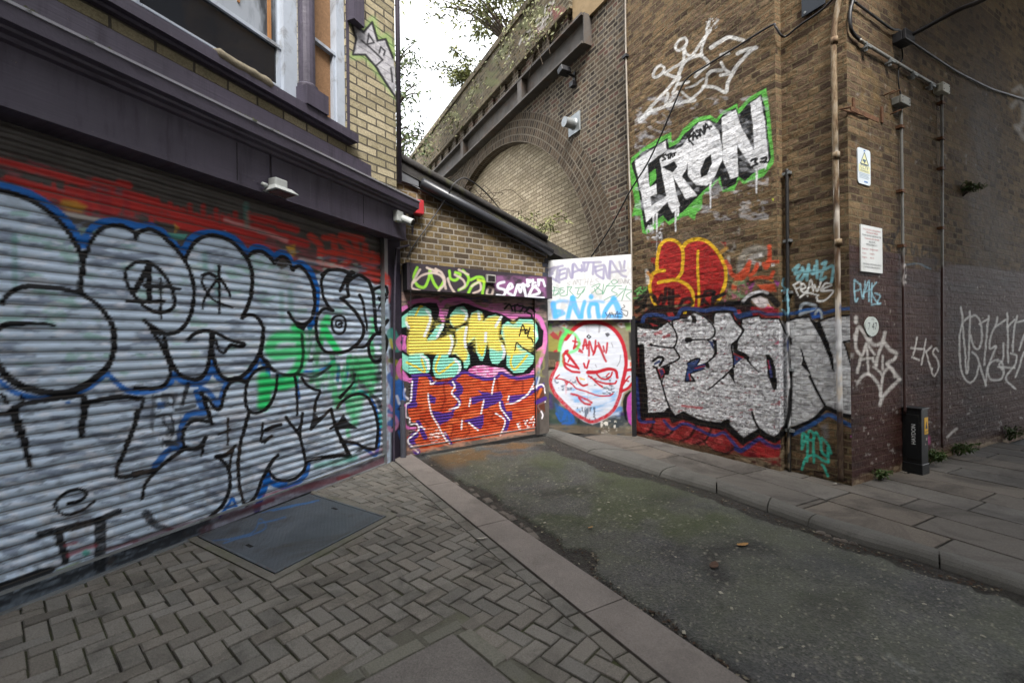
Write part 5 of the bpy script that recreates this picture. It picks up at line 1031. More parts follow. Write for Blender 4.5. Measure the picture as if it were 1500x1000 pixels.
    p.n('7a9a70', '1000,540 1160,540 1150,700 980,700', 40, 40, .45, .62, .7, 6); p.n('b05a78', '980,620 1180,560 1160,740 960,740', 40, 40, .48, .62, .7, 9); p.f('a03a90', '1170,600 1230,560 1200,640', .7, 12); p.f('9a2a90', '1400,540 1450,560 1430,600', .8, 8); p.f('e0a030', '1350,540 1400,535 1390,552', .9, 4); p.f('c8502e', '1250,580 1400,570 1420,640 1300,640', .85, 10)
    p.s('6aa860', 9, '180,640 232,600 200,670|215,610 260,640 285,600|200,650 250,660|260,600 270,660|170,700 240,690 210,720', .8, 3); p.n('a05a48', '170,740 330,730 330,860 170,860', 30, 30, .4, .6, .7, 4)
    for q in ('232,690 180,752 242,750', '240,690 272,650', '258,775 282,690 332,670 352,722', '350,682 382,742 412,672 432,742 452,615', '482,618 482,755', '512,628 512,762', '440,702 562,680', '198,815 260,770 332,760', '568,785 600,722 652,700 682,740 600,792', '720,690 862,660 862,640 802,640 780,702 758,795', '790,722 852,795', '872,650 860,785', '962,660 900,690 878,722 952,742', '860,700 960,662'): p.s('121113', 22, q, .92, 5)
    p.f('121113', '300,830 330,785 400,762 500,772 600,792 590,832 300,855', .93, 10); p.f('121113', '880,800 1000,742 1100,718 1200,728 1262,800 1200,835', .97, 5)
    # eye-like fragment left of the pilaster
    p.Z(1080, 420, 7.5)
    p.s('141315', 56, '60,185 150,112 230,82 320,85 390,135 440,190', .96, 8); p.f('d8cfd0', '150,132 250,105 330,140 362,200 422,282 300,292 250,242 190,182', .95, 5); p.f('d83a78', '268,252 330,210 392,222 442,292 470,330 350,312', .95, 6); p.f('d8842e', '325,185 352,200 362,222 335,212', .9, 5); p.s('c8c8cc', 22, '60,162 120,102 200,62 272,48 332,66', .95, 5)
    # silver letters: red ground, dark edge
    p.Z(0, 0, 1)
    p.f('8c2228', '926,474 950,455 1000,450 1060,446 1141,452 1143,600 1143,684 1110,672 1060,664 1000,652 925,637', .95, 1.2, nz=.15)
    p.n('5a1a22', '926,474 1143,452 1143,690 925,640', 14, 14, .5, .62, .7, 4); p.n('c85a58', '926,560 1143,630 1143,690 925,640', 12, 8, .56, .68, .5, 8)
    p.f('131215', '925,474 931,466 942,458 956,447 970,446 993,452 1020,452 1045,445 1067,440 1080,440 1100,444 1100,470 925,500', .95, 1.5)
    p.s('131215', 9, '930,474 928,520 934,560 940,612', .95, 1)
    p.Z(900, 420, 7.5); p.f('8c2a30', '375,350 520,345 600,385 640,360 560,330 430,325', .9, 5); p.f('a03030', '570,290 640,280 660,320 600,330', .9, 5); p.f('a8363c', '1330,260 1380,250 1400,290 1350,300', .9, 4); p.f('a8363c', '1280,270 1310,300 1350,370 1320,350', .9, 3)
    NB = '2a3f70'
    p.s(NB, 30, '220,392 300,402 320,342 360,312 450,310 520,322 600,347 690,330 740,252 860,240 1000,262 1090,240 1300,245 1342,302 1400,332 1500,312', .95, 4)
    p.f('e0b818', '755,285 800,268 790,295 760,302', .9, 2)
    SV = 'c2c4c8'
    p.Z(0, 0, 1)
    main = '931,476 941,477 968,479 985,470 1007,465 1020,457 1033,464 1044,474 1048,459 1069,459 1077,472 1087,484 1086,467 1112,463 1115,467 1141,467 1150,490 1158,496 1159,560 1157,600 1153,620 1143,637 1135,643 1122,638 1113,630 1090,645 1060,620 1057,623 1020,615 1001,605 988,612 979,599 975,606 945,607 941,540 940,507 931,505'
    pil = '1151,472 1163,467 1183,465 1200,473 1221,464 1249,461 1262,460 1262,520 1252,520 1250,560 1251,608 1230,603 1209,596 1195,610 1180,618 1163,623 1150,626 1152,560 1156,496'
    p.f(SV, main, 1, 1); p.f('b4b8be', '1140,470 1151,472 1158,500 1159,600 1152,625 1140,640', .7, 2); p.f('c0c2c5', pil, 1, 1)
    p.n('77747a', main, 3.2, 2.2, .50, .64, .8, 5, 1); p.n('e8eaee', main, 2.6, 1.8, .54, .66, .9, 15, 1); p.n('8a2a34', main, 7, 2.6, .71, .76, .7, 25, 1); p.n('e0e2e4', pil, 5, 2, .5, .68, .7, 35, 1); p.n('86868a', pil, 9, 5, .56, .68, .6, 45, 1)
    p.s('a8343a', 2.2, '999,594 1015,596 1028,597', .8); p.s('a8343a', 3, '960,489 968,486|972,494 980,491', .7)
    B = '111114'
    p.s(B, 5.5, '931,505 931,476 941,477 962,480', 1, .7); p.s(B, 6, '940,507 941,545 944,575 945,606', 1, .7, w2=7); p.s(B, 3, '931,506 941,507', 1, .6, c=0)
    p.s(B, 6, '945,608 975,607 979,601 988,613 1001,606 1020,617 1057,625 1060,621 1066,617', 1, .8, c=0); p.s(B, 8, '1057,624 1030,620 1001,607', 1, .8, c=0, w2=3); p.s(B, 7, '1062,620 1075,633 1089,646 1101,639 1113,631 1122,639 1135,644 1143,638 1150,628', 1, .8, c=0); p.s(B, 4, '1150,630 1155,610 1158,570', 1, .7)
    p.Z(900, 420, 7.5)
    for w, q in ((12, '380,350 440,335 520,350 590,385 640,440 675,510 687,580 672,640 640,667 540,660 460,650 402,635'), (22, '400,632 412,640'), (13, '650,667 690,720 712,770 690,802 600,850 515,885'), (26, '385,378 450,392 512,418 495,435 430,428'), (11, '640,440 640,372 720,352 800,345'), (12, '800,270 860,275 930,300 1000,340 1060,400 1097,450 1107,500 1085,552 1030,577 950,580 800,582'), (40, '800,582 830,580'), (12, '1030,590 1075,640 1112,720 1095,762 1040,812 980,852 900,882'), (14, '800,842 860,802 932,785 920,830 890,872 900,892 970,852 1022,838 1038,882'), (14, '1085,400 1108,285 1270,277 1330,382 1407,482 1350,582 1288,642 1300,742 1312,882'), (11, '1312,880 1250,942 1190,1005'), (12, '1470,808 1505,855'), (20, '425,812 470,780 522,773 532,800 500,862'), (14, '430,872 470,902 492,1005')): p.s(B, w, q, 1, 3)
    for q in ('830,308 890,318 908,370 892,402 842,392 852,360', '1070,570 1122,590 1127,742 1078,765 1106,690', '1410,488 1360,590 1350,690 1440,728 1484,770 1472,812 1400,780 1310,722 1298,640', '985,842 1022,835 1042,880 1010,892', '530,880 612,862 600,960 560,950 540,1005 500,1005'): p.f(B, q, 1, 2.5)
    p.f('4a4a4e', '722,372 800,345 842,392 782,397', .9, 4); p.f('a8343a', '380,398 410,402 480,432 420,430', .9, 3); p.f(NB, '432,840 500,800 505,830 440,862', .95, 3); p.f('a8343a', '470,905 540,895 560,950 520,1000 490,1000', .9, 3); p.f(NB, '490,915 530,905 545,950 510,990', .9, 4)
    p.f(NB, '802,842 920,790 930,800 900,862 992,845 1000,880 820,955 792,1005', .97, 3); p.s('a8343a', 9, '880,900 985,868', .8, 4); p.f(NB, '1310,732 1412,782 1312,862', .97, 3); p.s('a8343a', 10, '1315,735 1410,780', .9, 3); p.f('a8343a', '1330,770 1360,790 1335,810', .9, 3); p.f(NB, '1035,600 1085,600 1085,690', .9, 3)
    p.Z(900, 540, 7.5)
    for w, q in ((12, '462,0 500,100 540,220 570,330 602,430 590,485'), (12, '780,132 790,60 800,0'), (12, '830,50 900,30 985,0'), (14, '832,62 882,132 780,132'), (10, '1272,22 1160,122 1030,232')): p.s(B, w, q, 1, 3, c=0)
    p.f(B, '535,60 600,0 590,70 545,70 525,170 540,215 515,150', 1, 3); p.f(B, '1275,0 1312,0 1327,168 1300,122 1250,50', 1, 3); p.f(NB, '795,0 985,0 830,48 828,122 785,128', .97, 3); p.s('a8343a', 8, '822,60 835,120', .9, 2); p.f(B, '735,488 765,490 790,520 750,530', .9, 3)
    p.Z(1080, 420, 7.5)
    p.s(B, 14, '52,350 42,430 68,480 12,570 0,600', 1, 3); p.s(B, 11, '110,810 180,880 238,938', 1, 3, w2=7); p.s(B, 13, '45,350 240,318 262,350 460,350 502,430 532,510 590,570', 1, 3, c=0); p.f(B, '308,742 350,738 392,800 422,900 432,1005 340,1005 320,850', 1, 3); p.s('3a4278', 14, '345,822 372,950 378,1005', .9, 4); p.s('a8343a', 8, '335,810 355,900', .8, 4); p.f('c04a70', '400,630 455,585 455,630', .8, 4); p.f('c04a70', '420,795 450,755 440,780', .8, 4)
    p.f(B, '540,560 605,570 600,640 560,620', .95, 4); p.s(B, 20, '560,600 570,800 590,1005', .9, 6); p.s(NB, 12, '548,590 552,700', .7, 5)
    p.f('15151a', '615,60 870,120 935,250 920,370 800,345 640,335', .85, 18, nz=.15); p.s('26508a', 26, '480,300 620,288 860,240 950,292 1080,252 1262,236', .85, 7); p.s('26406a', 24, '0,318 200,272 330,300 470,302', .85, 6)
    p.s('b4bec8', 24, '692,262 702,212 760,186 852,206 842,242 760,272 690,302', .9, 5); p.s('2668b0', 15, '678,266 760,256 852,236', .9, 5); p.f('22509a', '800,285 870,270 905,262 935,335 822,355', .9, 8); p.s('b8c4cc', 16, '855,300 890,250 922,292 930,345', .9, 5)
    p.f(B, '780,340 820,358 880,388 915,385 1000,600 1052,780 1072,942 1042,905 1000,762 930,602 862,472', 1, 3); p.f(B, '690,658 716,700 742,800 772,870 824,1005 760,922 698,860 716,800', 1, 3); p.s(B, 13, '528,392 640,345 770,335|880,395 1000,340 1265,305', 1, 3); p.s(B, 14, '1170,605 1200,680 1230,800 1262,900 1282,1005', 1, 3); p.s(B, 12, '1165,607 1280,582', 1, 3); p.f('5a4a3a', '1185,615 1275,600 1290,760 1240,790', .95, 4)
    p.Z(1080, 553, 5.986)
    p.f(B, '278,0 352,0 347,100 320,112 298,60', 1, 3); p.s(B, 13, '128,298 150,370 190,440 250,502 330,535', 1, 3); p.s(B, 16, '635,-10 700,120 772,252', 1, 3); p.s(B, 12, '1018,-60 1025,150 1022,335', 1, 3); p.s(B, 24, '480,448 600,402 700,342 772,267 850,292 940,332 1030,347', 1, 4, w2=30)
    p.s(B, 16, '470,-60 475,60 468,330', .85, 6); p.s('2a5a96', 26, '490,492 620,432 720,372 800,325 900,372 1000,425', .9, 7)
    # red lobes along the foot
    p.Z(0, 0, 1); p.n('1c1815', '920,632 1000,648 1145,684 1145,696 920,648', 14, 3, .35, .55, .9, 7, 3); p.n('1c1815', '1150,680 1250,702 1250,716 1150,694', 14, 3, .35, .55, .85, 17, 3)
    p.Z(900, 540, 7.5)
    for q in ('435,540 415,640 392,692', '668,650 610,715 540,748', '902,590 872,680 805,760 722,792', '1065,660 1005,780 905,825', '1330,850 1250,920 1180,930 1050,880 1000,810', '215,690 330,712 395,690 450,720'): p.s('1d1214', 18, q, .85, 8)
    p.f('131215', '340,500 600,490 640,540 760,500 900,560 1180,620 1190,640 1100,660 900,620 760,560 640,600 600,540 340,540', .95, 5); p.f('131215', '1190,610 1240,610 1440,790 1420,850 1380,820', .97, 4)
    p.s('2b3a78', 22, '240,100 262,400 282,570 432,582|545,570 640,660 760,602 900,652 1080,732 1200,700 1290,792 1392,892 1500,842', .9, 5)
    p.f('6a5642', '190,720 330,725 560,765 720,800 900,840 1010,830 1100,905 1250,945 1330,890 1400,960 1500,985 1500,1100 190,1100', .75, 10, nz=.2)
    p.Z(1080, 553, 5.986); p.s('2b3a78', 26, '-10,625 30,642 100,602 190,542 260,582 330,612 362,602', .95, 6); p.f('b03030', '120,600 200,560 330,620 362,620 355,700 300,720 180,690', .7, 14, nz=.2); p.n('8a7a64', '-20,700 360,700 460,500 460,850 -20,760', 60, 30, .35, .6, .8, 5)
    p.s('3cbfa8', 15, '565,625 572,490 602,520 570,612|612,732 622,490 662,478 667,542 622,542|672,742 667,560 692,478 732,562|737,560 742,650 792,702|742,528 792,580 822,662|792,620 802,742|570,802 602,702 682,680 742,722 802,742|742,762 762,782 792,862', .85, 5)
    p.f('6f7178', '730,420 790,400 805,520 770,560', .6, 14); p.s('c04ab8', 10, '1000,515 1020,518', .9, 4); p.s('60b060', 8, '1020,540 1022,700', .7, 5)
    # small tags on the pilaster
    p.Z(1130, 300, 5.556)
    p.s('8fd0dc', 16, '175,532 222,490 190,562 242,540 210,602 242,612 272,570|250,510 282,560 302,488 290,612|300,520 342,562 352,498|370,458 372,592|340,552 402,540|412,480 442,468 400,604 442,590|440,522 502,500 492,625', .75, 5)
    p.s('f0f0ee', 10, '187,660 216,732|180,652 232,625 242,660 200,682|240,692 277,670 255,640 240,682 260,712 292,700|290,722 320,610 342,702|300,672 342,660|350,650 372,702 402,628|400,692 437,640 492,650 420,682 410,702 502,700 442,772 380,782 368,750|233,752 290,717 382,737', .97, 2.5); p.f('f0f0ee', '285,738 300,735 298,752', .95, 2)
    p.s('8fc4d4', 10, '100,600 90,652 112,682|84,700 132,690 110,762|95,782 142,770|90,852 130,892 142,830|132,720 132,832', .8, 3)
paint_wall(PE)
def paint_under(p):
    p.Z(0, 0, 1)
    MA = '3a211f'
    p.f(MA, '1240,357 1291,366 1322,373 1327,392 1373,397 1381,389 1420,388 1500,398 1560,402 1560,700 1240,730', .96, 1.6, nz=.08)
    p.n('241c1e', '1240,357 1560,402 1560,700 1240,730', 40, 20, .5, .7, .6, 4); p.n('3e2a28', '1240,357 1560,402 1560,700 1240,730', 20, 5, .56, .7, .4, 14)
    p.n('8f8a86', '1248,600 1560,560 1560,690 1248,720', 6, 6, .73, .78, .7, 24); p.n('a39a90', '1248,400 1560,420 1560,640 1248,700', 4, 5, .79, .83, .6, 34)
    p.f('6a5644', '1240,735 1251,702 1290,688 1316,680 1380,655 1420,645 1500,630 1560,622 1560,700', .7, 3, nz=.5); p.n('9a8a72', '1250,716 1252,700 1300,685 1400,652 1500,632 1500,646', 8, 5, .5, .62, .7, 6)
    p.s('c04a90', 4, '1352,655 1354,668|1360,640 1361,648', .6, 2); p.s('c8c4c0', 3, '1388,640 1398,630 1402,628', .8)
    p.Z(1230, 440, 5.556); T1 = 'cfccc8'
    for w, q in ((24, '130,335 138,245 160,218 200,270 242,342'), (20, '118,280 140,400 172,462 145,582'), (22, '250,290 252,340 300,362 350,330 366,262'), (16, '218,350 182,452|220,360 226,462|240,370 282,442|165,482 272,468|230,480 236,592|268,478 302,532'), (20, '352,350 312,440 300,522'), (24, '362,338 410,400 462,430 442,480 388,512 430,570 492,642'), (14, '350,450 352,562|278,540 330,580 352,622'), (20, '148,662 190,610 240,600 290,650 330,722 340,802'), (18, '452,622 430,560 390,550 352,620 335,782'), (22, '492,642 430,700 350,792 328,852'), (26, '130,140 132,175')): p.s(T1, w, q, .82, 6, nz=.3)
    p.n('a9a6a2', '100,640 200,640 180,720 110,720', 20, 20, .5, .62, .6, 3, 10); p.f('a8a8a4', '85,430 115,430 110,470 85,465', .6, 8)
    p.s('dcd8d4', 11, '630,300 600,442|578,385 672,395|590,460 652,487|702,315 668,522|747,373 702,420|702,410 747,572|802,412 780,385 758,420 792,480 802,550 770,612 750,590 750,550', .88, 2.5, nz=.2)
    p.s('e2e0dc', 13, '985,55 1000,160 1030,560 1042,572|1060,88 1056,300 1046,562|1050,130 1000,190 975,320 980,500 1010,620 1062,667 1110,620 1132,530|1070,130 1110,125 1152,200 1157,320 1130,392 1090,370 1065,280|1080,420 1120,460 1152,560 1187,690|1212,128 1196,300 1175,522|1140,190 1202,150|1282,138 1270,200 1236,270 1220,392 1272,370 1250,430 1202,550 1186,682|1352,158 1270,212|1366,105 1371,502|1422,158 1370,212|1442,128 1411,300 1411,412|1440,180 1520,158|1332,348 1330,480 1300,522 1322,562|1290,480 1230,502 1202,570 1230,642 1302,642 1332,590 1320,502 1280,490|1290,540 1422,547|1395,430 1442,450 1420,530 1350,632 1425,715|1430,622 1502,420|1502,270 1460,402', .82, 4, nz=.25)
    p.Z(1130, 300, 5.556)
    p.s('8fbccc', 10, '675,608 682,782 702,760|675,610 722,650|680,702 722,690|720,640 746,762 762,620|745,752 792,620 792,782|760,712 802,690|816,640 811,792|852,630 811,702 862,802|840,720 882,740 860,802 882,805 810,812', .85, 2.5)
    p.s('0e0e0f', 15, '890,230 932,342|920,250 982,240 940,322 962,372|1002,230 990,352|1042,178 1020,240 980,312 1052,342|1100,340 1090,402|1140,308 1152,402 1182,330 1192,422|1232,340 1232,422 1302,370 1240,360|1290,402 1342,440 1330,522', .7, 5, nz=.2); p.s('5a7c90', 10, '1085,490 1202,480 1292,522', .6, 5); p.n('cfc8c4', '1060,480 1100,480 1100,640 1060,640', 10, 30, .5, .6, .7, 3, 6)
    p.Z(0, 0, 1); p.n('3a2a1a', '1262,60 1560,-60 1560,400 1380,390 1290,330', 60, 130, .36, .66, .6, 6, 20)
    p.Z(1130, 0, 4.049); p.s('a8a49e', 26, '1440,540 1480,520 1520,600|1430,630 1480,590 1500,700 1470,760|1450,750 1500,820', .55, 10, nz=.3); p.n('a09a92', '480,300 980,300 1400,620 1400,1000 500,1000', 30, 40, .74, .82, .3, 13)
    p.n('6b5836', '520,420 640,380 760,600 760,1000 520,1000', 40, 60, .5, .68, .5, 23)
paint_under(PR)
def paint_gable(p):
    p.Z(400, 0, 4)
    S_ = '460,130 530,190 580,128 612,240 660,228 702,340 712,400 730,420 730,590 602,392 540,322 470,322 486,230'
    p.s('7fae5c', 40, '455,120 530,180 582,118 618,228 668,215 720,330|470,330 545,330 602,400 720,560', .45, 14, c=0); p.f('aaa9ae', S_, .97, 3); p.n('85848a', S_, 24, 12, .5, .66, .6, 3)
    p.s('1c1b20', 15, '730,590 602,392 540,322 470,322 486,230 460,132 530,190 580,130 612,240 660,230 702,340', .97, 3, c=0); p.s('1c1b20', 11, '518,240 580,290 642,352 600,390|560,200 552,262 592,252 560,202|622,312 632,275 655,300 648,325|690,400 700,480', .95, 3, c=0)
paint_gable(PG_)
def paint_road(p):
    p.Z(0, 0, 1)
    p.n('5c4424', '622,670 700,652 800,636 806,650 740,668 660,686 630,684', 26, 7, .34, .56, .95, 3, 5); p.n('191715', '770,640 830,632 960,668 1000,700 900,690 800,668', 30, 8, .40, .58, .9, 5, 6); p.f('161514', '600,664 640,668 660,690 640,700 600,680', .7, 8)
    p.n('3c4428', '660,690 800,660 980,700 1100,760 1000,800 820,780 700,730', 50, 24, .34, .56, .75, 7, 20)
    p.f('1c1b1b', '1030,800 1090,790 1140,806 1120,812 1060,815 1075,850 1050,858 1032,830', .8, 9, 1, nz=.2); p.f('191818', '772,720 860,712 880,724 800,730', .65, 6); p.f('161515', '875,700 900,704 888,712', .6, 5)
    p.f('1f1d1b', '815,806 868,806 876,818 866,832 840,824', .85, 4); p.s('7a7c7c', 5, '1300,960 1340,984', .5, 3)
    for q in ('690,720 730,742 790,750 860,772 905,800', '860,772 900,765 960,770', '1010,740 1060,780 1120,800 1170,840 1260,860', '1120,800 1110,850 1130,900', '930,860 990,850 1050,880 1090,930 1160,950', '1260,860 1330,880 1400,930'): p.s('151515', 1.1, q, .8, .5, nz=.3)
    for q in ('700,740 760,735 780,755 730,770', '960,720 1010,725 1000,745 950,740', '1180,870 1260,880 1240,920 1170,905', '960,800 1000,795 1010,815 970,822'): p.f('1d1c1b', q, .45, 9, 1, nz=.3)
    p.n('8a8778', '640,650 1500,860 1500,1000 1100,1000', 2.2, 1.6, .70, .75, .7, 55)
    p.f('0d0d0d', '1465,985 1500,970 1500,1000 1470,1000', .7, 6)
paint_road(GP)
# ================================================================== THINGS FIXED TO THE WALLS
def text_on(fr, txt, u, z, n, size, mat, parent, name='lettering', align='CENTER', rev=False, sx=1.0, rot=0.0, line=1.0):
    cu = bpy.data.curves.new(name, 'FONT'); cu.body = txt; cu.size = size; cu.align_x = align; cu.align_y = 'CENTER'; cu.space_line = line
    tmp = bpy.data.objects.new('tmp', cu); COL.objects.link(tmp); bpy.context.view_layer.update()
    me = bpy.data.meshes.new_from_object(tmp.evaluated_get(bpy.context.evaluated_depsgraph_get())); bpy.data.objects.remove(tmp); bpy.data.curves.remove(cu)
    U = -fr.U if rev else fr.U; c, s = math.cos(rot), math.sin(rot)
    vs = [fr.w(u, z, n)+U*((v.co.x*c-v.co.y*s)*sx)+np.array([0, 0, v.co.x*s+v.co.y*c]) for v in me.vertices]
    b = MB(); b.add(vs, [tuple(p.vertices) for p in me.polygons]); bpy.data.meshes.remove(me)
    o = b.build(name, mat, parent, fix=False); return o
def rrect(u0, u1, z0, z1, r, k=4):
    P = []
    for cx, cz, a in ((u1-r, z0+r, -90), (u1-r, z1-r, 0), (u0+r, z1-r, 90), (u0+r, z0+r, 180)):
        P += [(cx+r*math.cos(math.radians(a+90*i/k)), cz+r*math.sin(math.radians(a+90*i/k))) for i in range(k+1)]
    return P
def clip_ring(b, fr, u, z, r, n0, n1): b.fbox(fr, u-r-.02, u+r+.02, z-.018, z+.018, n0, n1)
def pipe_paint(V, base_prog, start): return run_paint(base_prog, V, .4, start=start)
M_pipe = None
def painted_tube(name, pts, r, prog, col, parent=None, seg=10, n=60, mat=None):
    """a pipe that carries the same spray as the wall behind it"""
    P = catmull(np.array(pts), False, max(2, n//max(1, len(pts)-1))); b = MB(); b.tube(list(P), r, seg)
    V = np.array(b.v); C = run_paint(prog, V, .3)
    return b.build(name, mat, parent, paint=C, smooth=True, fix=True)
def build_pipes():
    t = NT('rusty_pipe'); v = t.vec('wc'); pc, pa = t.paint(); m = t.map(v, (1, 1, .25)); n = t.noise(m, 14, 7, .75)
    k = t.ramp(n, [(.3, (.030, .016, .010)), (.44, (.12, .07, .035)), (.54, (.24, .18, .11)), (.7, (.34, .31, .27))]); k = t.mix(pa, k, pc); t.bump(n, .003); mr = t.fin(k, .75, 0, .3)
    t = NT('dark_pipe'); v = t.vec('wc'); pc, pa = t.paint(); k = t.mix(pa, t.ramp(t.noise(v, 9, 5), [(.3, (.012, .012, .013)), (.7, (.03, .03, .031))]), pc); md = t.fin(k, .5)
    t = NT('pale_conduit'); v = t.vec('wc'); pc, pa = t.paint(); k = t.mix(pa, t.ramp(t.noise(v, 5, 6, .7), [(.3, (.15, .125, .10)), (.7, (.30, .27, .23))]), pc); mp = t.fin(k, .6)
    n = PILN+.045
    top = [FE.at(1240, -60, n), FE.at(1231, -10, n), FE.at(1225, 22, n), FE.at(1221.5, 55, n), FE.at(1222, 120, n), FE.at(1227, 400, n), FE.at(1230, 590, n), FE.at(1231.5, 704, n)]
    e = empty('rusty_downpipe', top[-1], 'thick rust-streaked vertical pipe on the corner pilaster, silver painted low down', 'pipe')
    low = Prog(); low.ops = list(PE.ops); low.n('c8c0b4', '1210,200 1240,200 1240,600 1210,600', 5, 14, .5, .6, .9, 3); low.s('33251f', 14, '1230,604 1231,660 1232,720', .92, 2, nz=.3); low.s('4a3628', 12, '1226,330 1228,420', .6, 5, nz=.5)
    painted_tube('pipe', top, .024, low, None, e, 12, 160, mr)
    for q in ((1222, 60), (1225, 228), (1228, 355)):
        u, z = FE.px(*q, n); b = MB(); b.tube([FE.w(u, z-.03, n), FE.w(u, z+.03, n)], .031, 12); b.build('pipe_socket', mr, e, smooth=True)
    n = PILN+.03; u = -.055
    e = empty('dark_pipe', FE.w(u, 0, n), 'slim black pipe in the brick inner corner left of the rusty pipe, partly painted silver', 'pipe')
    painted_tube('pipe', [FE.w(u-.012, 3.17, n), FE.w(u-.008, 2.4, n), FE.w(u, 1.2, n), FE.w(u, .0, n)], .017, PE, None, e, 10, 140, md)
    for z in (3.13, 2.42, 1.88, 1.07, .43):
        b = MB(); b.fbox(FE, u-.045, u+.035, z-.014, z+.014, PILN, n+.012); b.build('pipe_clip', M_galv, e, fix=False)
    n = .02; p = [FE.at(916, -40, n), FE.at(916.5, 60, n), FE.at(920, 200, n), FE.at(925, 372, n), FE.at(926, 640, n)]
    e = empty('pale_conduit', p[-1], 'thin pale conduit running down the left edge of the graffiti-covered viaduct wall', 'conduit')
    painted_tube('pipe', p, .013, Prog(), None, e, 8, 60, mp)
    u, z = FE.px(916.5, 83, n); b = MB(); b.fbox(FE, u-.045, u+.045, z-.02, z+.02, -.05, n+.03); b.build('pipe_clip', M_black, e, fix=False)
def cable(name, pts, r, label, mat=None, cat='cable', k=10):
    b = MB(); b.tube(list(catmull(np.array(pts), False, k)), r, 7); o = b.build(name, mat or M_black, None, smooth=True); return tag(o, label, cat)
def build_cables():
    n = .04
    q = [(1245, -30, PILN+.03), (1207, 12, PILN+.03), (1172, 37, PILN+.03), (1152, 53, PILN+.03), (1144, 52, PILN+.09), (1136, 40, n), (1129, 38, n), (1079, 69, n), (1037, 95, n), (1005, 117, n), (988, 152, .06), (969, 196, .06), (948, 240, .06), (923, 280, .06), (893, 335, .03), (866, 376, .02)]
    cable('drooping_cable', [FE.at(*p) for p in q], .011, 'thin black cable draped across the crown drawing and the tall green-edged tag')
    q = [(597, 376), (606, 360), (640, 311), (656, 286), (664, 271), (675, 262), (684, 262), (700, 272), (716, 287), (728, 301), (736, 312)]
    n = [.02, .03, .05, .14, .2, .2, .2, .15, .0, -.3, -.6]
    cable('looped_cable', [FK.at(*p, k) for p, k in zip(q, n)], .009, 'black cable climbing the lean-to brick wall and arching over its roof edge')
    n = .03
    cable('thick_wall_cable', [FR.at(*p, n) for p in ((1250, -40), (1249, 0), (1246, 14), (1245, 30), (1247, 44), (1253, 53), (1260, 59))], .016, 'thick black sheathed cable at the top of the brick corner, feeding the horizontal conduit')
    cable('sagging_cable', [FR.at(*p, n) for p in ((1252, 3), (1276, 21), (1305, 42), (1316, 44), (1322, 50))], .011, 'short black cable along the upper wall from the corner into the black junction box')
    cable('wall_cable', [FR.at(*p, n) for p in ((1328, 57), (1345, 68), (1372, 86), (1400, 104), (1425, 117), (1452, 130), (1480, 139), (1540, 158))], .012, 'long black cable sloping away right from the black junction box under the bridge')
    cable('drop_cable', [FR.at(*p, .02) for p in ((1321, 68), (1322, 85), (1317, 98), (1316, 120), (1320, 142))], .007, 'thin black cable hanging between the black junction box and the grey box below it')
    a = FR.at(1331, 54, .08); c = CAM+ray(1440, 0)*3.9; d = CAM+ray(1520, -45)*3.2; m = CAM+ray(1402, 16)*4.35
    cable('overhead_cable', [a, m, c, d], .021, 'heavy black overhead cable reaching from the junction box out over the street')
def jbox(name, px0, py0, px1, py1, n, col, label, cat='junction box', depth=.09):
    (u0, z1), (u1, z0) = FR.px(px0, py0, n), FR.px(px1, py1, n); z0, z1 = min(z0, z1), max(z0, z1)
    e = empty(name, FR.w((u0+u1)/2, z0, 0), label, cat)
    b = MB(); b.fbox(FR, u0, u1, z0, z1, 0, depth*.72); b.build('back_box', col, e, bevel=.006, fix=True)
    b = MB(); b.fbox(FR, u0-.004, u1+.004, z0-.004, z1+.004, depth*.74, depth); b.build('lid', col, e, bevel=.006, fix=True)
    for u in (u0+.02, u1-.02):
        for z in (z0+.02, z1-.02): b = MB(); b.disc(FR, u, z, depth, depth+.003, .006, 8); b.build('screw', M_black, e, fix=False)
    return e
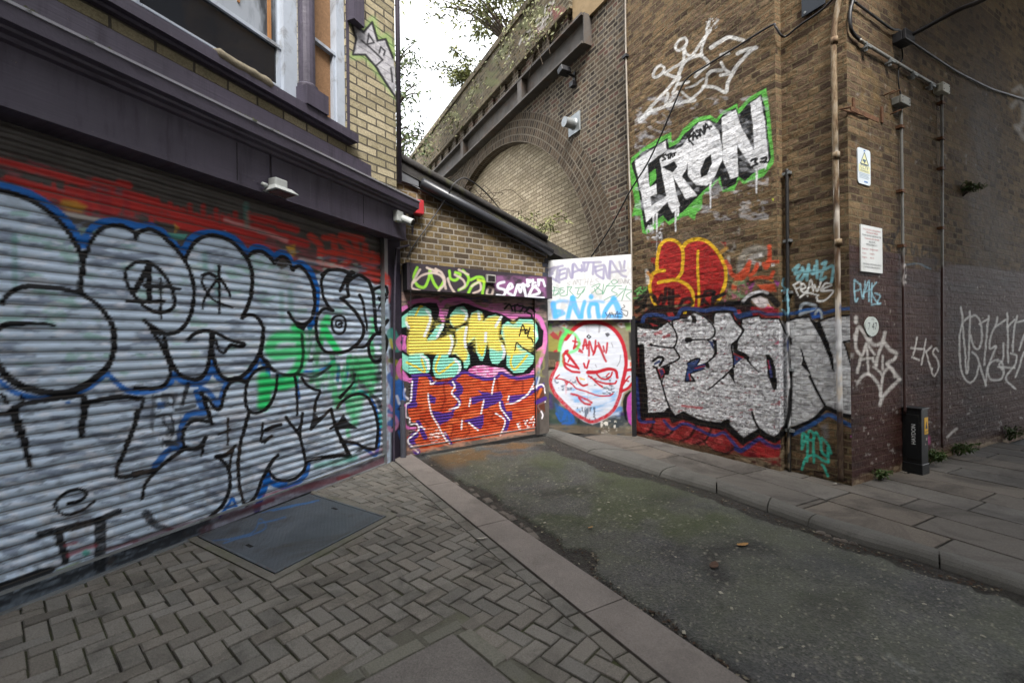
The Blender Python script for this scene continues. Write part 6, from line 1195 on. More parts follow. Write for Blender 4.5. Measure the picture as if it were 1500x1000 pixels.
def build_underbridge():
    m1 = plain('box_white', 'b4b2a4', .5, var=.15, scale=8, grime='77735f'); m2 = plain('box_grey', '74756f', .55, var=.2, scale=8, grime='4c4a42')
    jbox('junction_box', 1375, 122, 1385, 140, .05, m1, 'cream junction box where the horizontal conduit turns down the wall')
    jbox('junction_box', 1314, 141, 1327, 158, .05, m2, 'grey weathered junction box on top of the conduit above the black feeder pillar')
    jbox('junction_box', 1315, 47, 1328, 69, .05, M_black, 'black junction box high on the wall where the overhead cable lands', depth=.12)
    t = NT('painted_conduit'); v = t.vec('wc'); pc, pa = t.paint(); k = t.mix(pa, t.ramp(t.noise(t.map(v, (1, 1, .4)), 8, 6, .7), [(.35, (.13, .13, .12)), (.6, (.24, .24, .22)), (.72, (.10, .06, .035))]), pc); mc = t.fin(k, .5, .2)
    n = .035
    def con(name, pts, r, label, clips):
        e = empty(name, FR.at(*pts[-1], n), label, 'conduit'); painted_tube('pipe', [FR.at(*p, n) for p in pts], r, PR, None, e, 9, 90, mc)
        for q in clips:
            u, z = FR.px(*q, n); b = MB()
            b.fbox(FR, u-.035, u+.035, z-.014, z+.014, 0, n+.02); b.build('clip', M_rust if name == 'conduit' else M_galv, e, fix=False)
    con('conduit', [(1379.5, 139), (1380, 250), (1380, 400), (1380, 655)], .013, 'steel conduit dropping from the cream junction box to the weeds', ((1379.5, 151), (1379.5, 203), (1379.5, 247), (1379.5, 334)))
    con('conduit', [(1320, 158), (1321, 250), (1323, 420), (1325.5, 606)], .013, 'steel conduit dropping from the grey junction box into the black feeder pillar', ((1320, 186), (1320.5, 280), (1322.5, 360)))
    e = empty('tray_conduit', FR.at(1316, 95, n), 'grey conduit running along the upper wall on small brackets to the cream box', 'conduit')
    painted_tube('pipe', [FR.at(1259, 59, n), FR.at(1316, 93.5, n), FR.at(1376, 129, n)], .016, Prog(), None, e, 9, 20, mc)
    for q in ((1267, 66), (1302, 88), (1335.5, 108), (1362, 124)):
        u, z = FR.px(*q, n); b = MB(); b.fbox(FR, u-.012, u+.05, z-.035, z-.018, 0, .07); b.fbox(FR, u-.006, u+.006, z-.065, z+.02, .03, .055); b.build('bracket', M_galv, e, fix=False)
    # signs
    ms = plain('sign_white', 'c2ccd2', .35, var=.06, scale=5); me = plain('sign_back', '5a5a55', .5)
    u0, z1 = FR.px(1256.5, 215, .012); u1, z0 = FR.px(1275.5, 275, .012); z0 = 2.88; z1 = 3.225
    e = empty('warning_sign', FR.w((u0+u1)/2, z0, .01), 'pale blue-white camera warning sign with a yellow triangle on the upper brickwork', 'sign')
    b = MB(); b.prism(FR, rrect(u0, u1, z0, z1, .03), .003, .012); b.build('plate', ms, e, fix=False)
    cu = (u0+u1)/2; w = u1-u0; my = plain('sign_yellow', 'd2d09a', .4, var=.1); mb_ = plain('sign_blue', '6f9bb8', .4, var=.1); mn = plain('sign_ink', '3f5a74', .5)
    b = MB(); b.prism(FR, [(cu-.075, z1-.150), (cu+.075, z1-.150), (cu, z1-.035)], .012, .0135); b.build('triangle', my, e, fix=False)
    b = MB()
    P = [(cu-.075, z1-.150), (cu+.075, z1-.150), (cu, z1-.035)]
    for i in range(3):
        (a, c), (d, f) = P[i], P[(i+1) % 3]; b.tube([FR.w(a, c, .014), FR.w(d, f, .014)], .0026, 5)
    b.fbox(FR, cu-.03, cu+.022, z1-.122, z1-.105, .0135, .016); b.fbox(FR, cu-.006, cu+.006, z1-.14, z1-.12, .0135, .016)
    b.build('camera_mark', mn, e, fix=False)
    b = MB(); b.fbox(FR, u0+.015, u1-.015, z0+.115, z1-.160, .012, .0132); b.build('yellow_band', my, e, fix=False)
    text_on(FR, 'CCTV', cu, z0+.163, .0138, .060, mn, e, sx=.95); text_on(FR, 'IN OPERATION', cu, z0+.128, .0138, .022, mn, e)
    b = MB()
    for i in range(4): b.fbox(FR, u0+.025, u1-.025-.02*(i % 2), z0+.098-i*.014, z0+.104-i*.014, .012, .0128)
    b.build('small_print', plain('print_grey', '8fa3b2', .5), e, fix=False)
    for q in ((cu-.005, cu+.06, z0+.02, z0+.034), (cu-.01, cu+.02, z1-.024, z1-.012)): b = MB(); b.fbox(FR, *q, .012, .013); b.build('logo', plain('print_blue', '2f6fb4', .5), e, fix=False)
    u0, z1, u1, z0 = .182, 2.485, .592, 2.035
    e = empty('bridge_notice', FR.w((u0+u1)/2, z0, .01), 'white notice board with red and black printed lines fixed above the maroon paint', 'sign')
    b = MB(); b.fbox(FR, u0, u1, z0, z1, .004, .016); b.build('plate', plain('notice_white', 'c9ccca', .4, var=.07, scale=5, grime='9a988c'), e, fix=False)
    mr, mk = plain('print_red', 'b04a4a', .5, var=.1), plain('print_black', '33363c', .5, var=.1); cu = (u0+u1)/2
    for s, z, m, sz in (('IF YOU WITNESS A VEHICLE STRIKING', 2.445, mr, .0215), ('THIS RAILWAY BRIDGE', 2.417, mr, .024), ('PLEASE CONTACT RAILTRACK ZONE', 2.388, mk, .0235), ('Telephone No. 0171 904 4400', 2.359, mr, .0245), ('AND STATE', 2.328, mk, .026), ('"BRIDGE STRIKE AT -"', 2.300, mk, .026), ('IMMEDIATELY AFTERWARDS INFORM', 2.108, mk, .0225), ('THE POLICE USING 999 SYSTEM', 2.080, mk, .0235)):
        text_on(FR, s, cu, z, .0175, sz, m, e, sx=.92)
    for s, t_, z in (('Bridge Name', 'DURHAM STREET', 2.255), ('Location', 'LAMBETH', 2.212), ('Bridge No', 'XTC 147', 2.172)):
        text_on(FR, s, u0+.02, z, .0175, .021, mr, e, align='LEFT'); text_on(FR, t_, u0+.16, z, .0175, .021, mr, e, align='LEFT')
    u, z = FR.px(1277.3, 478, .012)
    e = empty('bridge_number_plate', FR.w(u, z-.1, 0), 'small round pale plate numbered 747 above the white scribble', 'number plate')
    b = MB(); b.disc(FR, u, z, .0, .014, .128, 36, .096); b.build('plate', plain('plate_grey', 'a9b3ae', .45, var=.12, scale=14, grime='83887f'), e, fix=False)
    mk2 = plain('plate_ink', '22252a', .5); text_on(FR, '47', u+.043, z-.002, .0155, .105, mk2, e, sx=.95); text_on(FR, '7', u-.062, z-.002, .0155, .105, plain('plate_faded', '5d6468', .5), e, sx=.95)
    text_on(FR, 'XTC', u+.01, z+.068, .0155, .03, mk2, e); text_on(FR, 'RLY', u+.02, z-.068, .0155, .022, plain('plate_faint', '7d8584', .5), e)
    # feeder pillar
    u0, u1, d, hh = .985, 1.135, .165, .655
    e = empty('feeder_pillar', FR.w((u0+u1)/2, 0, d/2), 'black electricity feeder pillar with yellow warning label against the maroon wall', 'feeder pillar')
    mf = plain('pillar_black', '15181b', .42, .0, .35, 7, grime='38362f')
    b = MB(); b.fbox(FR, u0, u1, 0.10, hh, .005, d); b.build('body', mf, e, bevel=.006, fix=True)
    b = MB(); b.fbox(FR, u0-.006, u1+.006, -.02, .10, .003, d+.006); b.build('plinth', mf, e, bevel=.006, fix=True)
    b = MB(); b.fbox(FR, u0-.008, u1+.010, hh, hh+.014, .0, d+.010); b.build('cap', mf, e, bevel=.004, fix=True)
    b = MB(); b.fbox(FR, u0-.006, u0, .14, .60, .035, d-.02); b.build('door', mf, e, bevel=.003, fix=True)
    b = MB(); b.fbox(FR, u1-.085, u1-.006, .40, .57, d, d+.002); b.build('warning_label', plain('label_yellow', 'd0a014', .4, var=.1), e, fix=False)
    b = MB(); b.prism(FR, [(u1-.07, .455), (u1-.02, .455), (u1-.045, .53)], d+.002, d+.003); b.fbox(FR, u1-.075, u1-.015, .425, .43, d+.002, d+.003); b.fbox(FR, u1-.075, u1-.03, .412, .417, d+.002, d+.003); b.build('label_mark', mk2, e, fix=False)
    b = MB(); b.fbox(FR, u1-.055, u1-.03, .335, .36, d, d+.002); b.prism(FR, [(u1-.075, .29), (u1-.05, .29), (u1-.063, .31)], d, d+.002); b.build('sticker', plain('label_pale', '9a8f88', .5), e, fix=False)
    fs = Frame(FR.w(u0-.008, 0, 0), 62+90)   # its narrow street side
    side = Frame(FR.w(u0-.0075, 0, 0), -28)
    text_on(side, 'HAYDON', -.105, .40, .003, .048, plain('label_white', 'e4e8ea', .5), e, rev=True, rot=math.radians(90), sx=1.0)
    # rusty tray bracket and old nails
    (ua, za), (ub, zb) = FR.px(1246, 156, .105), FR.px(1287, 178, .105)
    e = empty('rusty_bracket', FR.w(.35, 3.55, .0), 'rusty empty metal tray bracket sticking out near the brick corner', 'bracket')
    b = MB(); b.fbox(FR, ua, ub, zb-.012, zb+.03, .10, .108); b.tube([FR.w(ua, zb+.02, .105), FR.w(ua+.02, zb+.05, .01), FR.w(ub+.04, zb+.09, .01), FR.w(ub, zb+.02, .105)], .008, 6); b.build('tray', M_rust, e, fix=False)
    [None for q in ((.08, .12, 3.56, 3.68), (.62, .66, 3.56, 3.72)) for b in (MB(),) if b.fbox(FR, *q, 0, .012) or b.build('fixing', M_rust, e, fix=False)]
    for q, l in (((1295, 140), 'uppermost short rusty iron spike jutting from the bricks above the rusty tray'), ((1303, 139), 'short rusty iron spike nearest the grey junction box, above the rusty tray'), ((1304, 168), 'lone rusty iron spike just right of the rusty tray')):
        u, z = FR.px(*q); b = MB(); b.tube([FR.w(u, z, -.02), FR.w(u+.01, z+.012, .09)], [.007, .005], 6); tag(b.build('iron_spike', M_rust, None, smooth=True), l, 'spike')
    # dark plate cut by the top of the view
    e = empty('dark_sign', FE.at(1190, 10, PILN), 'dark blue sign panel high on the corner pilaster, only its lower edge showing', 'sign')
    (ua, za), (ub, zb) = FE.px(1174, 20, PILN+.03), FE.px(1208, 0, PILN+.03); za = (za+zb)/2-.04
    b = MB(); b.fbox(FE, ub, ua, za, za+.6, PILN+.012, PILN+.03); b.build('panel', plain('panel_navy', '2a313a', .4, var=.15), e, bevel=.004)
    b = MB(); b.disc(FE, ua-.035, za+.03, PILN+.03, PILN+.036, .012, 10); b.build('bolt', M_galv, e, fix=False)
def build_fixtures():
    n = -.06
    # vent terminal on the arch wall
    (u0, z0), (u1, z1) = FE.px(836.5, 203, n), FE.px(853, 165, n)
    e = empty('flue_terminal', FE.w(3.63, 5.04, n), 'galvanised square plate with a stubby round flue on the arch wall', 'flue')
    b = MB(); b.fbox(FE, 3.47, 3.80, 5.045, 5.385, n, n+.03); b.build('plate', M_galv, e, bevel=.004)
    b = MB(); b.tube([FE.w(3.635, 5.215, n+.03), FE.w(3.635, 5.215, n+.05), FE.w(3.635, 5.215, n+.19), FE.w(3.635, 5.215, n+.235), FE.w(3.635, 5.215, n+.235)], [.105, .09, .085, .085, .06], 20); b.build('flue', M_galv, e, smooth=False)
    e = empty('floodlight', FE.w(3.62, 5.9, n), 'small dark floodlight on a bracket high on the viaduct wall above the flue', 'floodlight')
    b = MB(); b.fbox(FE, 3.60, 3.66, 5.93, 6.13, n, n+.02); b.tube([FE.w(3.63, 6.05, n), FE.w(3.63, 6.08, n+.16)], .022, 8); b.build('bracket', M_black, e, fix=False)
    b = MB(); b.box(None, (.20, .14, .11), M=Matrix.Translation(Vector(FE.w(3.66, 6.12, n+.2))) @ Matrix.Rotation(math.radians(28), 4, 'Z') @ Matrix.Rotation(-.3, 4, 'X')); b.build('lamp_head', M_black, e, bevel=.01)
    b = MB(); b.fbox(FE, 3.57, 3.68, 5.86, 5.95, n, n+.09); b.build('driver_box', M_black, e, bevel=.006)
    # white floodlight under the fascia
    u, z = FL.px(404, 276, .22)
    e = empty('floodlight', FL.w(u, z, .2), 'white floodlight pointing down on the purple fascia', 'floodlight')
    b = MB(); b.fbox(FL, u-.06, u+.06, z-.01, z+.07, .20, .29); b.build('driver_box', M_plast, e, bevel=.012)
    b = MB(); w = FL.w
    T = [w(u-.085, z-.0, .21), w(u+.085, z-.0, .21), w(u+.085, z-.0, .31), w(u-.085, z-.0, .31)]; D = [w(u-.115, z-.055, .205), w(u+.115, z-.055, .205), w(u+.115, z-.045, .36), w(u-.115, z-.045, .36)]
    b.add(T+D, [(0, 1, 2, 3), (7, 6, 5, 4)]+[(i, 4+i, 4+(i+1) % 4, (i+1) % 4) for i in range(4)]); b.build('lamp_head', M_plast, e, bevel=.006)
    b = MB(); q = [w(u-.09, z-.0585, .225), w(u+.09, z-.0585, .225), w(u+.09, z-.050, .34), w(u-.09, z-.050, .34)]; b.quad(q); b.build('glass', plain('lamp_glass', '4a4d50', .2), e, fix=False)
    b = MB(); b.tube([w(u-.14, z-.012, .24), w(u-.10, z-.012, .24)], .018, 10); b.build('sensor', M_plast, e, smooth=True)
    b = MB(); b.tube([w(u-.03, z+.07, .212), w(u-.032, 2.97, .212)], .006, 6); b.build('lead', M_purple, e, smooth=True)
    # white camera at the fascia's end
    u, z = FL.px(584, 320, .22)
    e = empty('security_camera', FL.w(u, z-.1, .2), 'white security camera at the right end of the purple fascia', 'camera')
    b = MB(); b.fbox(FL, u-.085, u+.03, z-.05, z+.075, .20, .27); b.build('base_box', M_plast, e, bevel=.010)
    c = FL.w(u+.02, z-.02, .30); dr = FL.U*.02+FL.N*.13+np.array([0, 0, -.06])
    b = MB(); b.tube([c-dr*.3, c+dr*.7], [.042, .045], 16); b.tube([FL.w(u, z, .25), c], .022, 10); b.build('housing', M_plast, e, smooth=False)
    b = MB(); b.tube([c+dr*.7, c+dr*.75], .036, 16); b.build('lens', M_dark, e)
    # red alarm box on the brick behind the fascia end
    u0, z1 = FK.px(603, 291, .08); u1, z0 = FK.px(618, 315, .08)
    e = empty('alarm_box', FK.w((u0+u1)/2, z0, 0), 'red alarm box on the lean-to brickwork beside the fascia end', 'alarm')
    b = MB(); b.fbox(FK, u0-.02, u1+.02, z0, z1, .0, .11); b.build('cover', plain('alarm_red', '9a2a30', .4, var=.15, scale=8), e, bevel=.012)
    b = MB(); b.fbox(FK, u0+.02, u0+.05, z0+.08, z1-.03, .09, .093); b.build('emblem', plain('alarm_mark', '5a2026', .5), e, fix=False)
    # purple waste pipe round the fascia end
    b = MB(); P = [FL.at(607, 294, .16), FL.at(604, 340, .10), FL.at(603, 356, .08), FL.at(596, 360, .07), FL.at(583, 364, .06), FL.at(580, 372, .06), FL.at(578, 440, .06), FL.at(577, 600, .06), FL.at(577, 684, .06)]
    b.tube(list(catmull(np.array(P), False, 6)), .014, 8); tag(b.build('waste_pipe', M_purple, None, smooth=True), 'thin purple pipe bending round the fascia end and down the shop pier', 'pipe')
    b = MB(); b.tube([FL.w(3.43, .0, .07), FL.w(3.43, .62, .07)], .035, 12); b.tube([FL.w(3.43, .62, .07), FL.w(3.43, .70, .07)], .022, 10); tag(b.build('short_standpipe', plain('pipe_grey', '4d4f58', .5), None), 'short grey standpipe at the foot of the purple pier', 'pipe')
    # small floodlight on the shutter box
    u, z = FK.px(720, 408, .2)
    e = empty('floodlight', FK.w(u, z-.06, .15), 'little grey square floodlight on the graffiti-covered shutter box', 'floodlight')
    b = MB(); b.fbox(FK, u-.075, u+.075, z-.055, z+.055, .165, .20); b.build('frame', plain('lamp_grey', '8d8c88', .5), e, bevel=.006)
    b = MB(); b.fbox(FK, u-.055, u+.055, z-.038, z+.038, .20, .203); b.build('glass', plain('lamp_dark', '2a2a2a', .2), e, fix=False)
    b = MB(); b.fbox(FK, u-.02, u+.02, z-.02, z+.02, .138, .165); b.build('bracket', M_black, e, fix=False)
    # chain beside the shutter box
    b = MB()
    for i in range(34):
        z = 2.66-i*.026; c = FK.w(.0, z, .17); a = np.array([0, 0, .014]); s = FK.U*.006 if i % 2 else FK.N*.006
        b.tube([c+a, c+s, c-a, c-s, c+a], .0028, 5, cap=False)
    tag(b.build('hanging_chain', M_black, None, fix=False), 'thin black chain hanging at the left end of the shutter box', 'chain')
# ================================================================== PLANTS AND LITTER
def leaf_mat(name, c1, c2):
    t = NT(name); oi = t.vec('obj'); k = t.ramp(t.noise(oi, 7, 3), [(.35, lin(c1)), (.65, lin(c2))]); return t.fin(k, .6, 0, .3)
def leaf(b, c, d, l, w, r, droop=.3):
    """a folded pointed leaf"""
    d = d/np.linalg.norm(d); s = np.cross(d, [0, 0, 1.0]); s = s/(np.linalg.norm(s)+1e-6); up = np.cross(s, d)
    a = r.uniform(0, 6.28); s2 = s*math.cos(a)+up*math.sin(a); u2 = np.cross(s2, d)
    m = c+d*l*.45-u2*l*.06; e = c+d*l-np.array([0, 0, l*droop])
    b.add([c, m+s2*w/2+u2*w*.15, e, m-s2*w/2+u2*w*.15, m], [(0, 1, 4), (1, 2, 4), (0, 4, 3), (4, 2, 3)])
def bush(name, base, label, cat, n_stem, h, spread, leaf_l, leaf_w, n_leaf, mat, stem_m, seed, lean=(0, 0, 0), tip=.9, group=None, hang=0.0):
    r = random.Random(seed); e = empty(name, base, label, cat, group); sb, lb = MB(), MB()
    for i in range(n_stem):
        a = r.uniform(0, 6.28); sp = spread*math.sqrt(r.random()); hh = h*r.uniform(.55, 1.05)
        p0 = np.array(base)+np.array([math.cos(a), math.sin(a), 0])*.04*spread
        p2 = np.array(base)+np.array([math.cos(a)*sp, math.sin(a)*sp, hh])+np.array(lean)*hh
        p1 = (p0+p2)/2+np.array([0, 0, hh*.16]); p3 = p2+np.array([math.cos(a)*sp*.25, math.sin(a)*sp*.25, -hang*hh])
        C = catmull(np.array([p0, p1, p2, p3]), False, 5); sb.tube(list(C), [max(.0025, .010*h*(1-k/len(C))) for k in range(len(C))], 5)
        for k in range(n_leaf):
            t = r.uniform(.22, 1)*(len(C)-1); q = C[int(t)]+(C[min(int(t)+1, len(C)-1)]-C[int(t)])*(t % 1)
            d = np.array([r.gauss(0, 1), r.gauss(0, 1), r.gauss(.25, .6)]); d /= np.linalg.norm(d)
            off = d*r.uniform(0, .16)*spread*tip
            leaf(lb, q+off, d, leaf_l*r.uniform(.6, 1.2), leaf_w*r.uniform(.7, 1.2), r)
    sb.build('stems', stem_m, e, smooth=True); lb.build('foliage', mat, e, fix=False); return e
def build_plants():
    ms = plain('twig', '3d3226', .85, var=.3, scale=12)
    g1, g2, g3 = leaf_mat('leaf_dark', '3c482c', '586440'), leaf_mat('leaf_olive', '5c663e', '80824e'), leaf_mat('leaf_weed', '2a4018', '4c5e2c')
    # tree standing behind the shop, mostly hidden by its corner
    def tree(base, h, label, seed, lo, spread, nb, nl, mat, ll=.16):
        r = random.Random(seed); e = empty('tree', base, label, 'tree'); tb, lb = MB(), MB(); b0 = np.array(base)
        tb.tube([b0, b0+[.1, 0, h*.3], b0+[-.05, .1, h*.62], b0+[.1, .05, h*.92]], [.16, .13, .09, .03], 9)
        for i in range(nb):
            z = h*r.uniform(lo, .98); a = r.uniform(0, 6.28); l = spread*r.uniform(.45, 1.0)*(1.15-.5*z/h)
            p0 = b0+[0, 0, z*.93]; p2 = b0+np.array([math.cos(a)*l, math.sin(a)*l, z+r.uniform(-.1, .5)]); p1 = (p0+p2)/2+[0, 0, .25]
            C = catmull(np.array([p0, p1, p2]), False, 5); tb.tube(list(C), [.035*(1-.8*k/len(C)) for k in range(len(C))], 5)
            for k in range(nl):
                t = r.uniform(.3, 1)*(len(C)-1); q = C[int(t)]+(C[min(int(t)+1, len(C)-1)]-C[int(t)])*(t % 1)
                g = np.array([r.gauss(0, .22), r.gauss(0, .22), r.gauss(-.05, .2)])
                leaf(lb, q+g, np.array([r.gauss(0, 1), r.gauss(0, 1), r.gauss(-.2, .6)]), ll*r.uniform(.6, 1.2), ll*.38*r.uniform(.7, 1.2), r)
        tb.build('trunk', ms, e, smooth=True); lb.build('crown', mat, e, fix=False)
    tree((*(CAM+ray(572, 300)*12.5)[:2], 0), 9.4, 'leafy tree rising behind the yellow brick corner of the shop', 5, .40, 1.5, 75, 42, g1)
    tree((*(CAM+ray(603, 300)*20)[:2], 0), 9.2, 'pale olive tree far back between the shop and the viaduct end', 15, .4, 1.9, 60, 40, g2, .22)
    # shrubs rooted in the parapet
    n = -.3
    for (px, py), hh, sp, ns, sd, lab in (((752, 60), 1.9, 1.5, 28, 3, 'tallest willowy shrub rooted in the viaduct parapet against the sky'), ((800, -14), 1.5, 1.0, 18, 8, 'dense shrub at the upper end of the parapet, cut by the top of the view'), ((700, 120), .9, .7, 16, 12, 'low shrub midway down the parapet edge, below the tallest one')):
        u, z = FE.px(px, py, n); bush('parapet_shrub', FE.w(u, 8.2, n-.05), lab, 'shrub', ns, hh, sp, .19, .055, 46, g2, ms, sd, lean=tuple(FE.N*.55+FE.U*.55), hang=.15)
    # creeper hanging over the parapet
    b = MB(); r = random.Random(31); tw = b
    for i in range(42):
        u = 3.9+9.5*r.random()**1.5; z = r.uniform(7.15, 8.3); c = FE.w(u, z, .10+r.uniform(0, .12))
        if vnoise(np.array(u*1.1), np.array(z*1.6), 6) < .42: continue
        for k in range(26):
            q = c+FE.U*r.gauss(0, .20)+FE.N*abs(r.gauss(0, .05))+np.array([0, 0, r.gauss(0, .18)])
            leaf(b, q, FE.N*.7+np.array([r.gauss(0, .6), r.gauss(0, .6), -.6]), .085*r.uniform(.6, 1.2), .045, r)
        if r.random() < .5:
            p = [c, c+FE.N*.06+FE.U*r.uniform(-.2, .2)+np.array([0, 0, -.3]), c+FE.N*.03+FE.U*r.uniform(-.35, .35)+np.array([0, 0, -.75])]; tw.tube(list(catmull(np.array(p), False, 4)), .006, 4, mi=1)
    e = empty('creeper', FE.w(7, 7.1, .1), 'dull green creeper spilling over the viaduct parapet above the steel beam', 'creeper'); b.build('foliage', [leaf_mat('creeper_leaf', '5a6040', '7c7a58'), ms], e, fix=False)
    # scrub on the lean-to roof
    c = FK.w(2.35, 2.95, -.35); bush('roof_weed', c, 'straggly weed drooping over the low end of the lean-to roof by the white board', 'weed', 12, .42, .38, .11, .022, 26, g2, ms, 21, lean=(.25, -.1, 0), hang=.35)
    c = FK.w(2.0, 3.05, -.6); bush('roof_weed', c, 'sparse twiggy weed further up the lean-to roof', 'weed', 7, .4, .3, .08, .02, 16, g1, ms, 22)
    b = MB(); r = random.Random(3)
    for i in range(9):
        p = FK.w(.75+.08*i, 3.32-.02*i, -.15); q = [p, p+np.array([r.uniform(-.15, .2), 0, r.uniform(.2, .36)]), p+np.array([r.uniform(-.1, .5), .1, r.uniform(.1, .5)]), p+np.array([r.uniform(0, .6), .1, r.uniform(-.1, .3)])]
        b.tube(list(catmull(np.array(q), False, 5)), .0045, 4)
    tag(b.build('dry_bramble', ms, None, smooth=True), 'dry leafless bramble curling on the lean-to roof beneath the looped cable', 'bramble')
    # weeds along the foot of the walls
    W = [((1352, 672), .22, .16, 20, 'leafy weed clump right beside the black feeder pillar'), ((1398, 654), .20, .16, 18, 'weed tuft with litter right of the foot of the steel conduit'), ((1473, 638), .22, .2, 18, 'farthest weed clump at the foot of the maroon wall'), ((1281, 700), .12, .10, 12, 'small bright weed at the wall foot just right of the brick corner'), ((1369, 664), .14, .1, 10, 'thin weed against the foot of the steel conduit')]
    for i, ((px, py), hh, sp, ns, lab) in enumerate(W):
        u, _ = FR.px(px, py); bush('wall_weed', FR.w(u, -.005, .035), lab, 'weed', ns, hh*.8, sp*.8, .05, .017, 12, g3, g3, 40+i, lean=tuple(FR.N*.25))
    u, z = FR.px(1410, 288); bush('wall_fern', FR.w(u, z, .0), 'little fern growing out of the bricks high under the bridge', 'fern', 16, .15, .12, .05, .016, 16, g3, ms, 60, lean=tuple(FR.N*.35), hang=.5)
    for q, l in (((1071, 196), 'x'),): pass
    # litter
    ml = plain('leaf_dry', '94703f', .7, var=.2, scale=30); mb_ = plain('leaf_brown', '4a3426', .8, var=.25, scale=30); mp = plain('paper_scrap', 'aba79b', .7, var=.1)
    def fallen(px, py, l, w, a, m, label, nm='fallen_leaf', z=-.045):
        c = G(px, py, z); b = MB(); d = np.array([math.cos(a), math.sin(a), 0]); s = np.array([-d[1], d[0], 0]); k = []
        for i in range(9):
            t = i/8; ww = w*math.sin(math.pi*(.08+.92*t*.98))**.7*(1-.25*(i % 2)); k += [c+d*l*(t-.5)+s*ww/2+[0, 0, .004+.012*abs(t-.5)], c+d*l*(t-.5)-s*ww/2+[0, 0, .010]]
        b.add(k, [(2*i, 2*i+1, 2*i+3, 2*i+2) for i in range(8)]); tag(b.build(nm, m, None, fix=False), label, 'leaf' if 'leaf' in nm else 'litter')
    fallen(1088, 798, .095, .055, .3, ml, 'bright tan fallen leaf lying alone on the dark asphalt')
    fallen(1046, 828, .10, .06, 1.0, mb_, 'dull brown fallen leaf pressed flat on the asphalt left of the tan one')
    fallen(865, 773, .05, .03, .7, ml, 'tiny orange leaf on the green-tinged asphalt in the middle of the lane')
    fallen(1404, 656, .10, .07, .4, mp, 'crumpled pale paper scrap among weeds at the conduit foot', 'paper_scrap', .005)
    fallen(1345, 672, .07, .06, .9, mp, 'white paper scrap tucked behind the black feeder pillar', 'paper_scrap', .01)
    fallen(1223, 709, .05, .03, .2, mp, 'white scrap at the foot of the rusty pipe', 'paper_scrap', .004)
    fallen(707, 789, .075, .03, .3, mp, 'pale twisted scrap on the kerb joint in mid paving', 'paper_scrap', .008)
    b = MB(); r = random.Random(78)
    for E_, s_, n_ in ((P2(EDGE_R)[2:-1], -1, 420), (P2(EDGE_L)[1:-1], 1, 260)):
        for i in range(n_):
            t = r.random()*(len(E_)-1); q = E_[int(t)]*(1-t % 1)+E_[int(t)+1]*(t % 1); c = G(q[0]+r.gauss(0, 5), q[1]+r.gauss(-1, 2.6), -.056)
            s = r.uniform(.004, .016); a = r.uniform(0, 6.28); d = np.array([math.cos(a), math.sin(a), r.uniform(-.2, .3)])*s; w = np.array([-d[1], d[0], 0])*r.uniform(.3, .6)
            b.add([c-d, c+w+[0, 0, .003], c+d, c-w], [(0, 1, 2), (0, 2, 3)], None, 0 if r.random() < .7 else 1)
    tag(b.build('gutter_debris', [plain('rotted_leaf', '3d2c1e', .85, var=.5, scale=9), plain('grit', '77705f', .8, var=.4, scale=9)], None, fix=False), 'rotted leaf scraps and grit caught along the gutters', 'debris', kind='stuff')
    b = MB(); r = random.Random(77)
    P = [(633, 711, 0), (761, 806, .007), (622, 818, 0), (1181, 835, -.045), (1190, 801, -.045), (1214, 803, -.045), (1056, 867, -.045), (1354, 884, -.045), (1375, 877, -.045), (1144, 902, -.045), (1144, 948, -.045), (1162, 988, -.045), (1084, 955, -.045), (1177, 946, -.045), (1220, 901, -.045), (1393, 900, -.045), (906, 860, -.045), (891, 735, -.045), (798, 765, -.045), (848, 825, -.045), (1002, 925, -.045), (1440, 931, -.045), (1072, 890, -.045), (923, 755, -.045), (990, 815, -.045), (1284, 935, -.045), (815, 709, -.045), (803, 704, -.045), (940, 820, -.045), (1175, 1, -.045)]
    P = [p for p in P if p[1] > 500]+[(r.uniform(680, 1450), r.uniform(690, 990), -.046) for _ in range(260)]
    for i, (px, py, z) in enumerate(P):
        if z < 0 and i >= 29:
            k = poly_sd(np.array([float(px)]), np.array([float(py)]), np.vstack([P2(EDGE_L), P2(EDGE_R)]))[0]
            if k > -2: continue
        c = G(px, py, z); s = (.012 if i < 29 else .0035)*r.uniform(.6, 1.3); a = r.uniform(0, 3.1); d = np.array([math.cos(a), math.sin(a), 0])*s; q = np.array([-d[1], d[0], 0])*r.uniform(.3, .7)
        b.add([c-d-q, c+d-q*.6, c+d*.8+q, c-d*.9+q, c+[0, 0, .006]], [(0, 1, 4), (1, 2, 4), (2, 3, 4), (3, 0, 4)])
    tag(b.build('litter_flecks', plain('fleck', '9b9788', .7, var=.3, scale=3), None, fix=False), 'pale specks of litter and grit scattered over the ground', 'litter', kind='stuff')
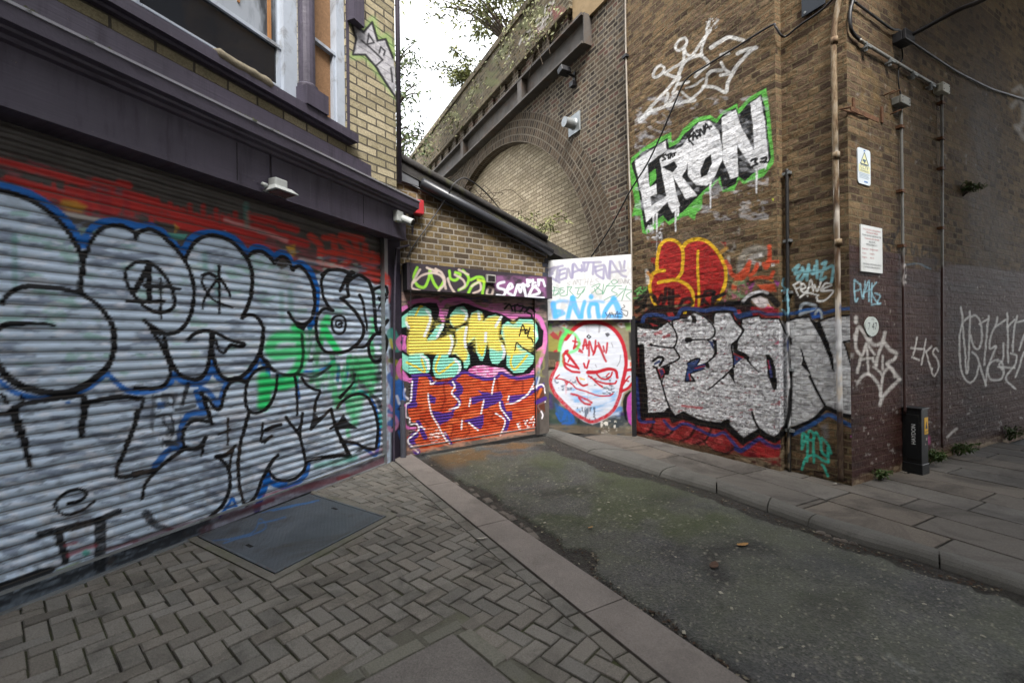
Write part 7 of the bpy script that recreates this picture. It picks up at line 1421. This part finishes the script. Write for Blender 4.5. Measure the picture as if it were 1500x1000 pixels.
# ================================================================== SKY, SUN, CAMERA
def build_light():
    W = bpy.data.worlds.new('World'); SC.world = W; W.use_nodes = True; t = W.node_tree; t.nodes.clear()
    out = t.nodes.new('ShaderNodeOutputWorld'); bg = t.nodes.new('ShaderNodeBackground'); sky = t.nodes.new('ShaderNodeTexSky')
    sky.sky_type = 'NISHITA'; sky.sun_disc = False; sky.sun_elevation = math.radians(SUN_EL); sky.sun_rotation = math.radians(SUN_AZ); sky.dust_density = 4.0; sky.air_density = 1.0; sky.ozone_density = 1.0
    # an even layer of thin white cloud under the clear sky
    mx = t.nodes.new('ShaderNodeMix'); mx.data_type = 'RGBA'; mx.inputs[0].default_value = .82; t.links.new(sky.outputs[0], mx.inputs[6])
    tc = t.nodes.new('ShaderNodeTexCoord'); nz = t.nodes.new('ShaderNodeTexNoise'); nz.inputs['Scale'].default_value = 2.2; nz.inputs['Detail'].default_value = 5; t.links.new(tc.outputs['Generated'], nz.inputs['Vector'])
    rp = t.nodes.new('ShaderNodeValToRGB'); t.links.new(nz.outputs['Fac'], rp.inputs[0]); e = rp.color_ramp.elements; e[0].position, e[0].color = .3, (.85, .85, .85, 1); e[1].position, e[1].color = .7, (1, .99, .975, 1)
    sc = t.nodes.new('ShaderNodeVectorMath'); sc.operation = 'SCALE'; t.links.new(rp.outputs[0], sc.inputs[0]); sc.inputs['Scale'].default_value = CLOUD; t.links.new(sc.outputs[0], mx.inputs[7])
    t.links.new(mx.outputs[2], bg.inputs[0]); bg.inputs[1].default_value = SKY; t.links.new(bg.outputs[0], out.inputs[0])
    L = bpy.data.lights.new('sun', 'SUN'); L.energy = SUN; L.angle = math.radians(22); L.color = (1, .975, .94)
    o = bpy.data.objects.new('sun', L); COL.objects.link(o)
    a, e = math.radians(SUN_AZ), math.radians(SUN_EL); d = Vector((math.sin(a)*math.cos(e), math.cos(a)*math.cos(e), math.sin(e)))
    o.rotation_euler = d.to_track_quat('Z', 'Y').to_euler(); o.location = d*30
def build_shade_terrace():
    """unseen houses added behind the viewpoint to shade the near paving"""
    fr = Frame((-14, -TER_Y, 0), 90); T = empty('shade_terrace', (0, -TER_Y-3, 0), 'unseen brick houses added behind the viewpoint to shade the near paving', 'shade_terrace')
    b = MB(); b.fbox(fr, 0, 30, -.1, TER_H, -7, 0); b.build('wall', M_kime, T, fix=False)
    b = MB(); b.fbox(fr, -.1, 30.1, TER_H, TER_H+.25, -7.1, .15); b.build('parapet', M_arch, T, fix=False)
    for i in range(9):
        for z in (1.0, 4.4):
            b = MB(); b.fbox(fr, 1.2+i*3.2, 2.4+i*3.2, z, z+1.7, 0, .04); b.fbox(fr, 1.1+i*3.2, 2.5+i*3.2, z-.1, z, 0, .12); w = b.build('window', M_white, T, fix=False)
            b = MB(); b.fbox(fr, 1.28+i*3.2, 2.32+i*3.2, z+.08, z+.82, .04, .05); b.fbox(fr, 1.28+i*3.2, 2.32+i*3.2, z+.9, z+1.62, .04, .05); b.build('pane', M_dark, w, fix=False)
def build_camera():
    c = bpy.data.cameras.new('camera'); c.sensor_width = 36; c.lens = 36*F/1500; c.clip_start = .05; c.clip_end = 500
    c.shift_y = 0
    o = bpy.data.objects.new('camera', c); COL.objects.link(o); SC.camera = o
    R = Vector((CR, 0, -SR)); Up = Vector((SR, 0, CR)); Bk = Vector((0, -1, 0))
    m = Matrix((R, Up, Bk)).transposed().to_4x4(); m.translation = Vector(CAM); o.matrix_world = m
    c.dof.use_dof = True; c.dof.focus_distance = 6.0; c.dof.aperture_fstop = 2.0
SUN_EL, SUN_AZ, SKY, SUN, EXPO, TER_Y, TER_H, CLOUD = 54.0, 172.0, .10, 1.0, 3.28, 2.2, 11.0, 3.0
b = MB(); b.plate([(-20, -14), (26, -14), (26, 34), (-20, 34)], -.3, -.085); tag(b.build('ground', M_asph, None, fix=False), 'dark asphalt ground beyond the lane and under the bridge', 'ground', kind='structure')
build_road(); build_paving(); build_kerbs(); build_flags(); build_covers(); build_setts()
build_viaduct(); build_shop(); build_garage(); build_gate()
build_pipes(); build_cables(); build_underbridge(); build_fixtures(); build_plants()
build_shade_terrace(); build_light(); build_camera()
SC.view_settings.view_transform = 'Standard'; SC.view_settings.look = 'None'; SC.view_settings.exposure = EXPO; SC.view_settings.gamma = 1.0
SC.render.engine = 'CYCLES'; SC.cycles.use_denoising = True
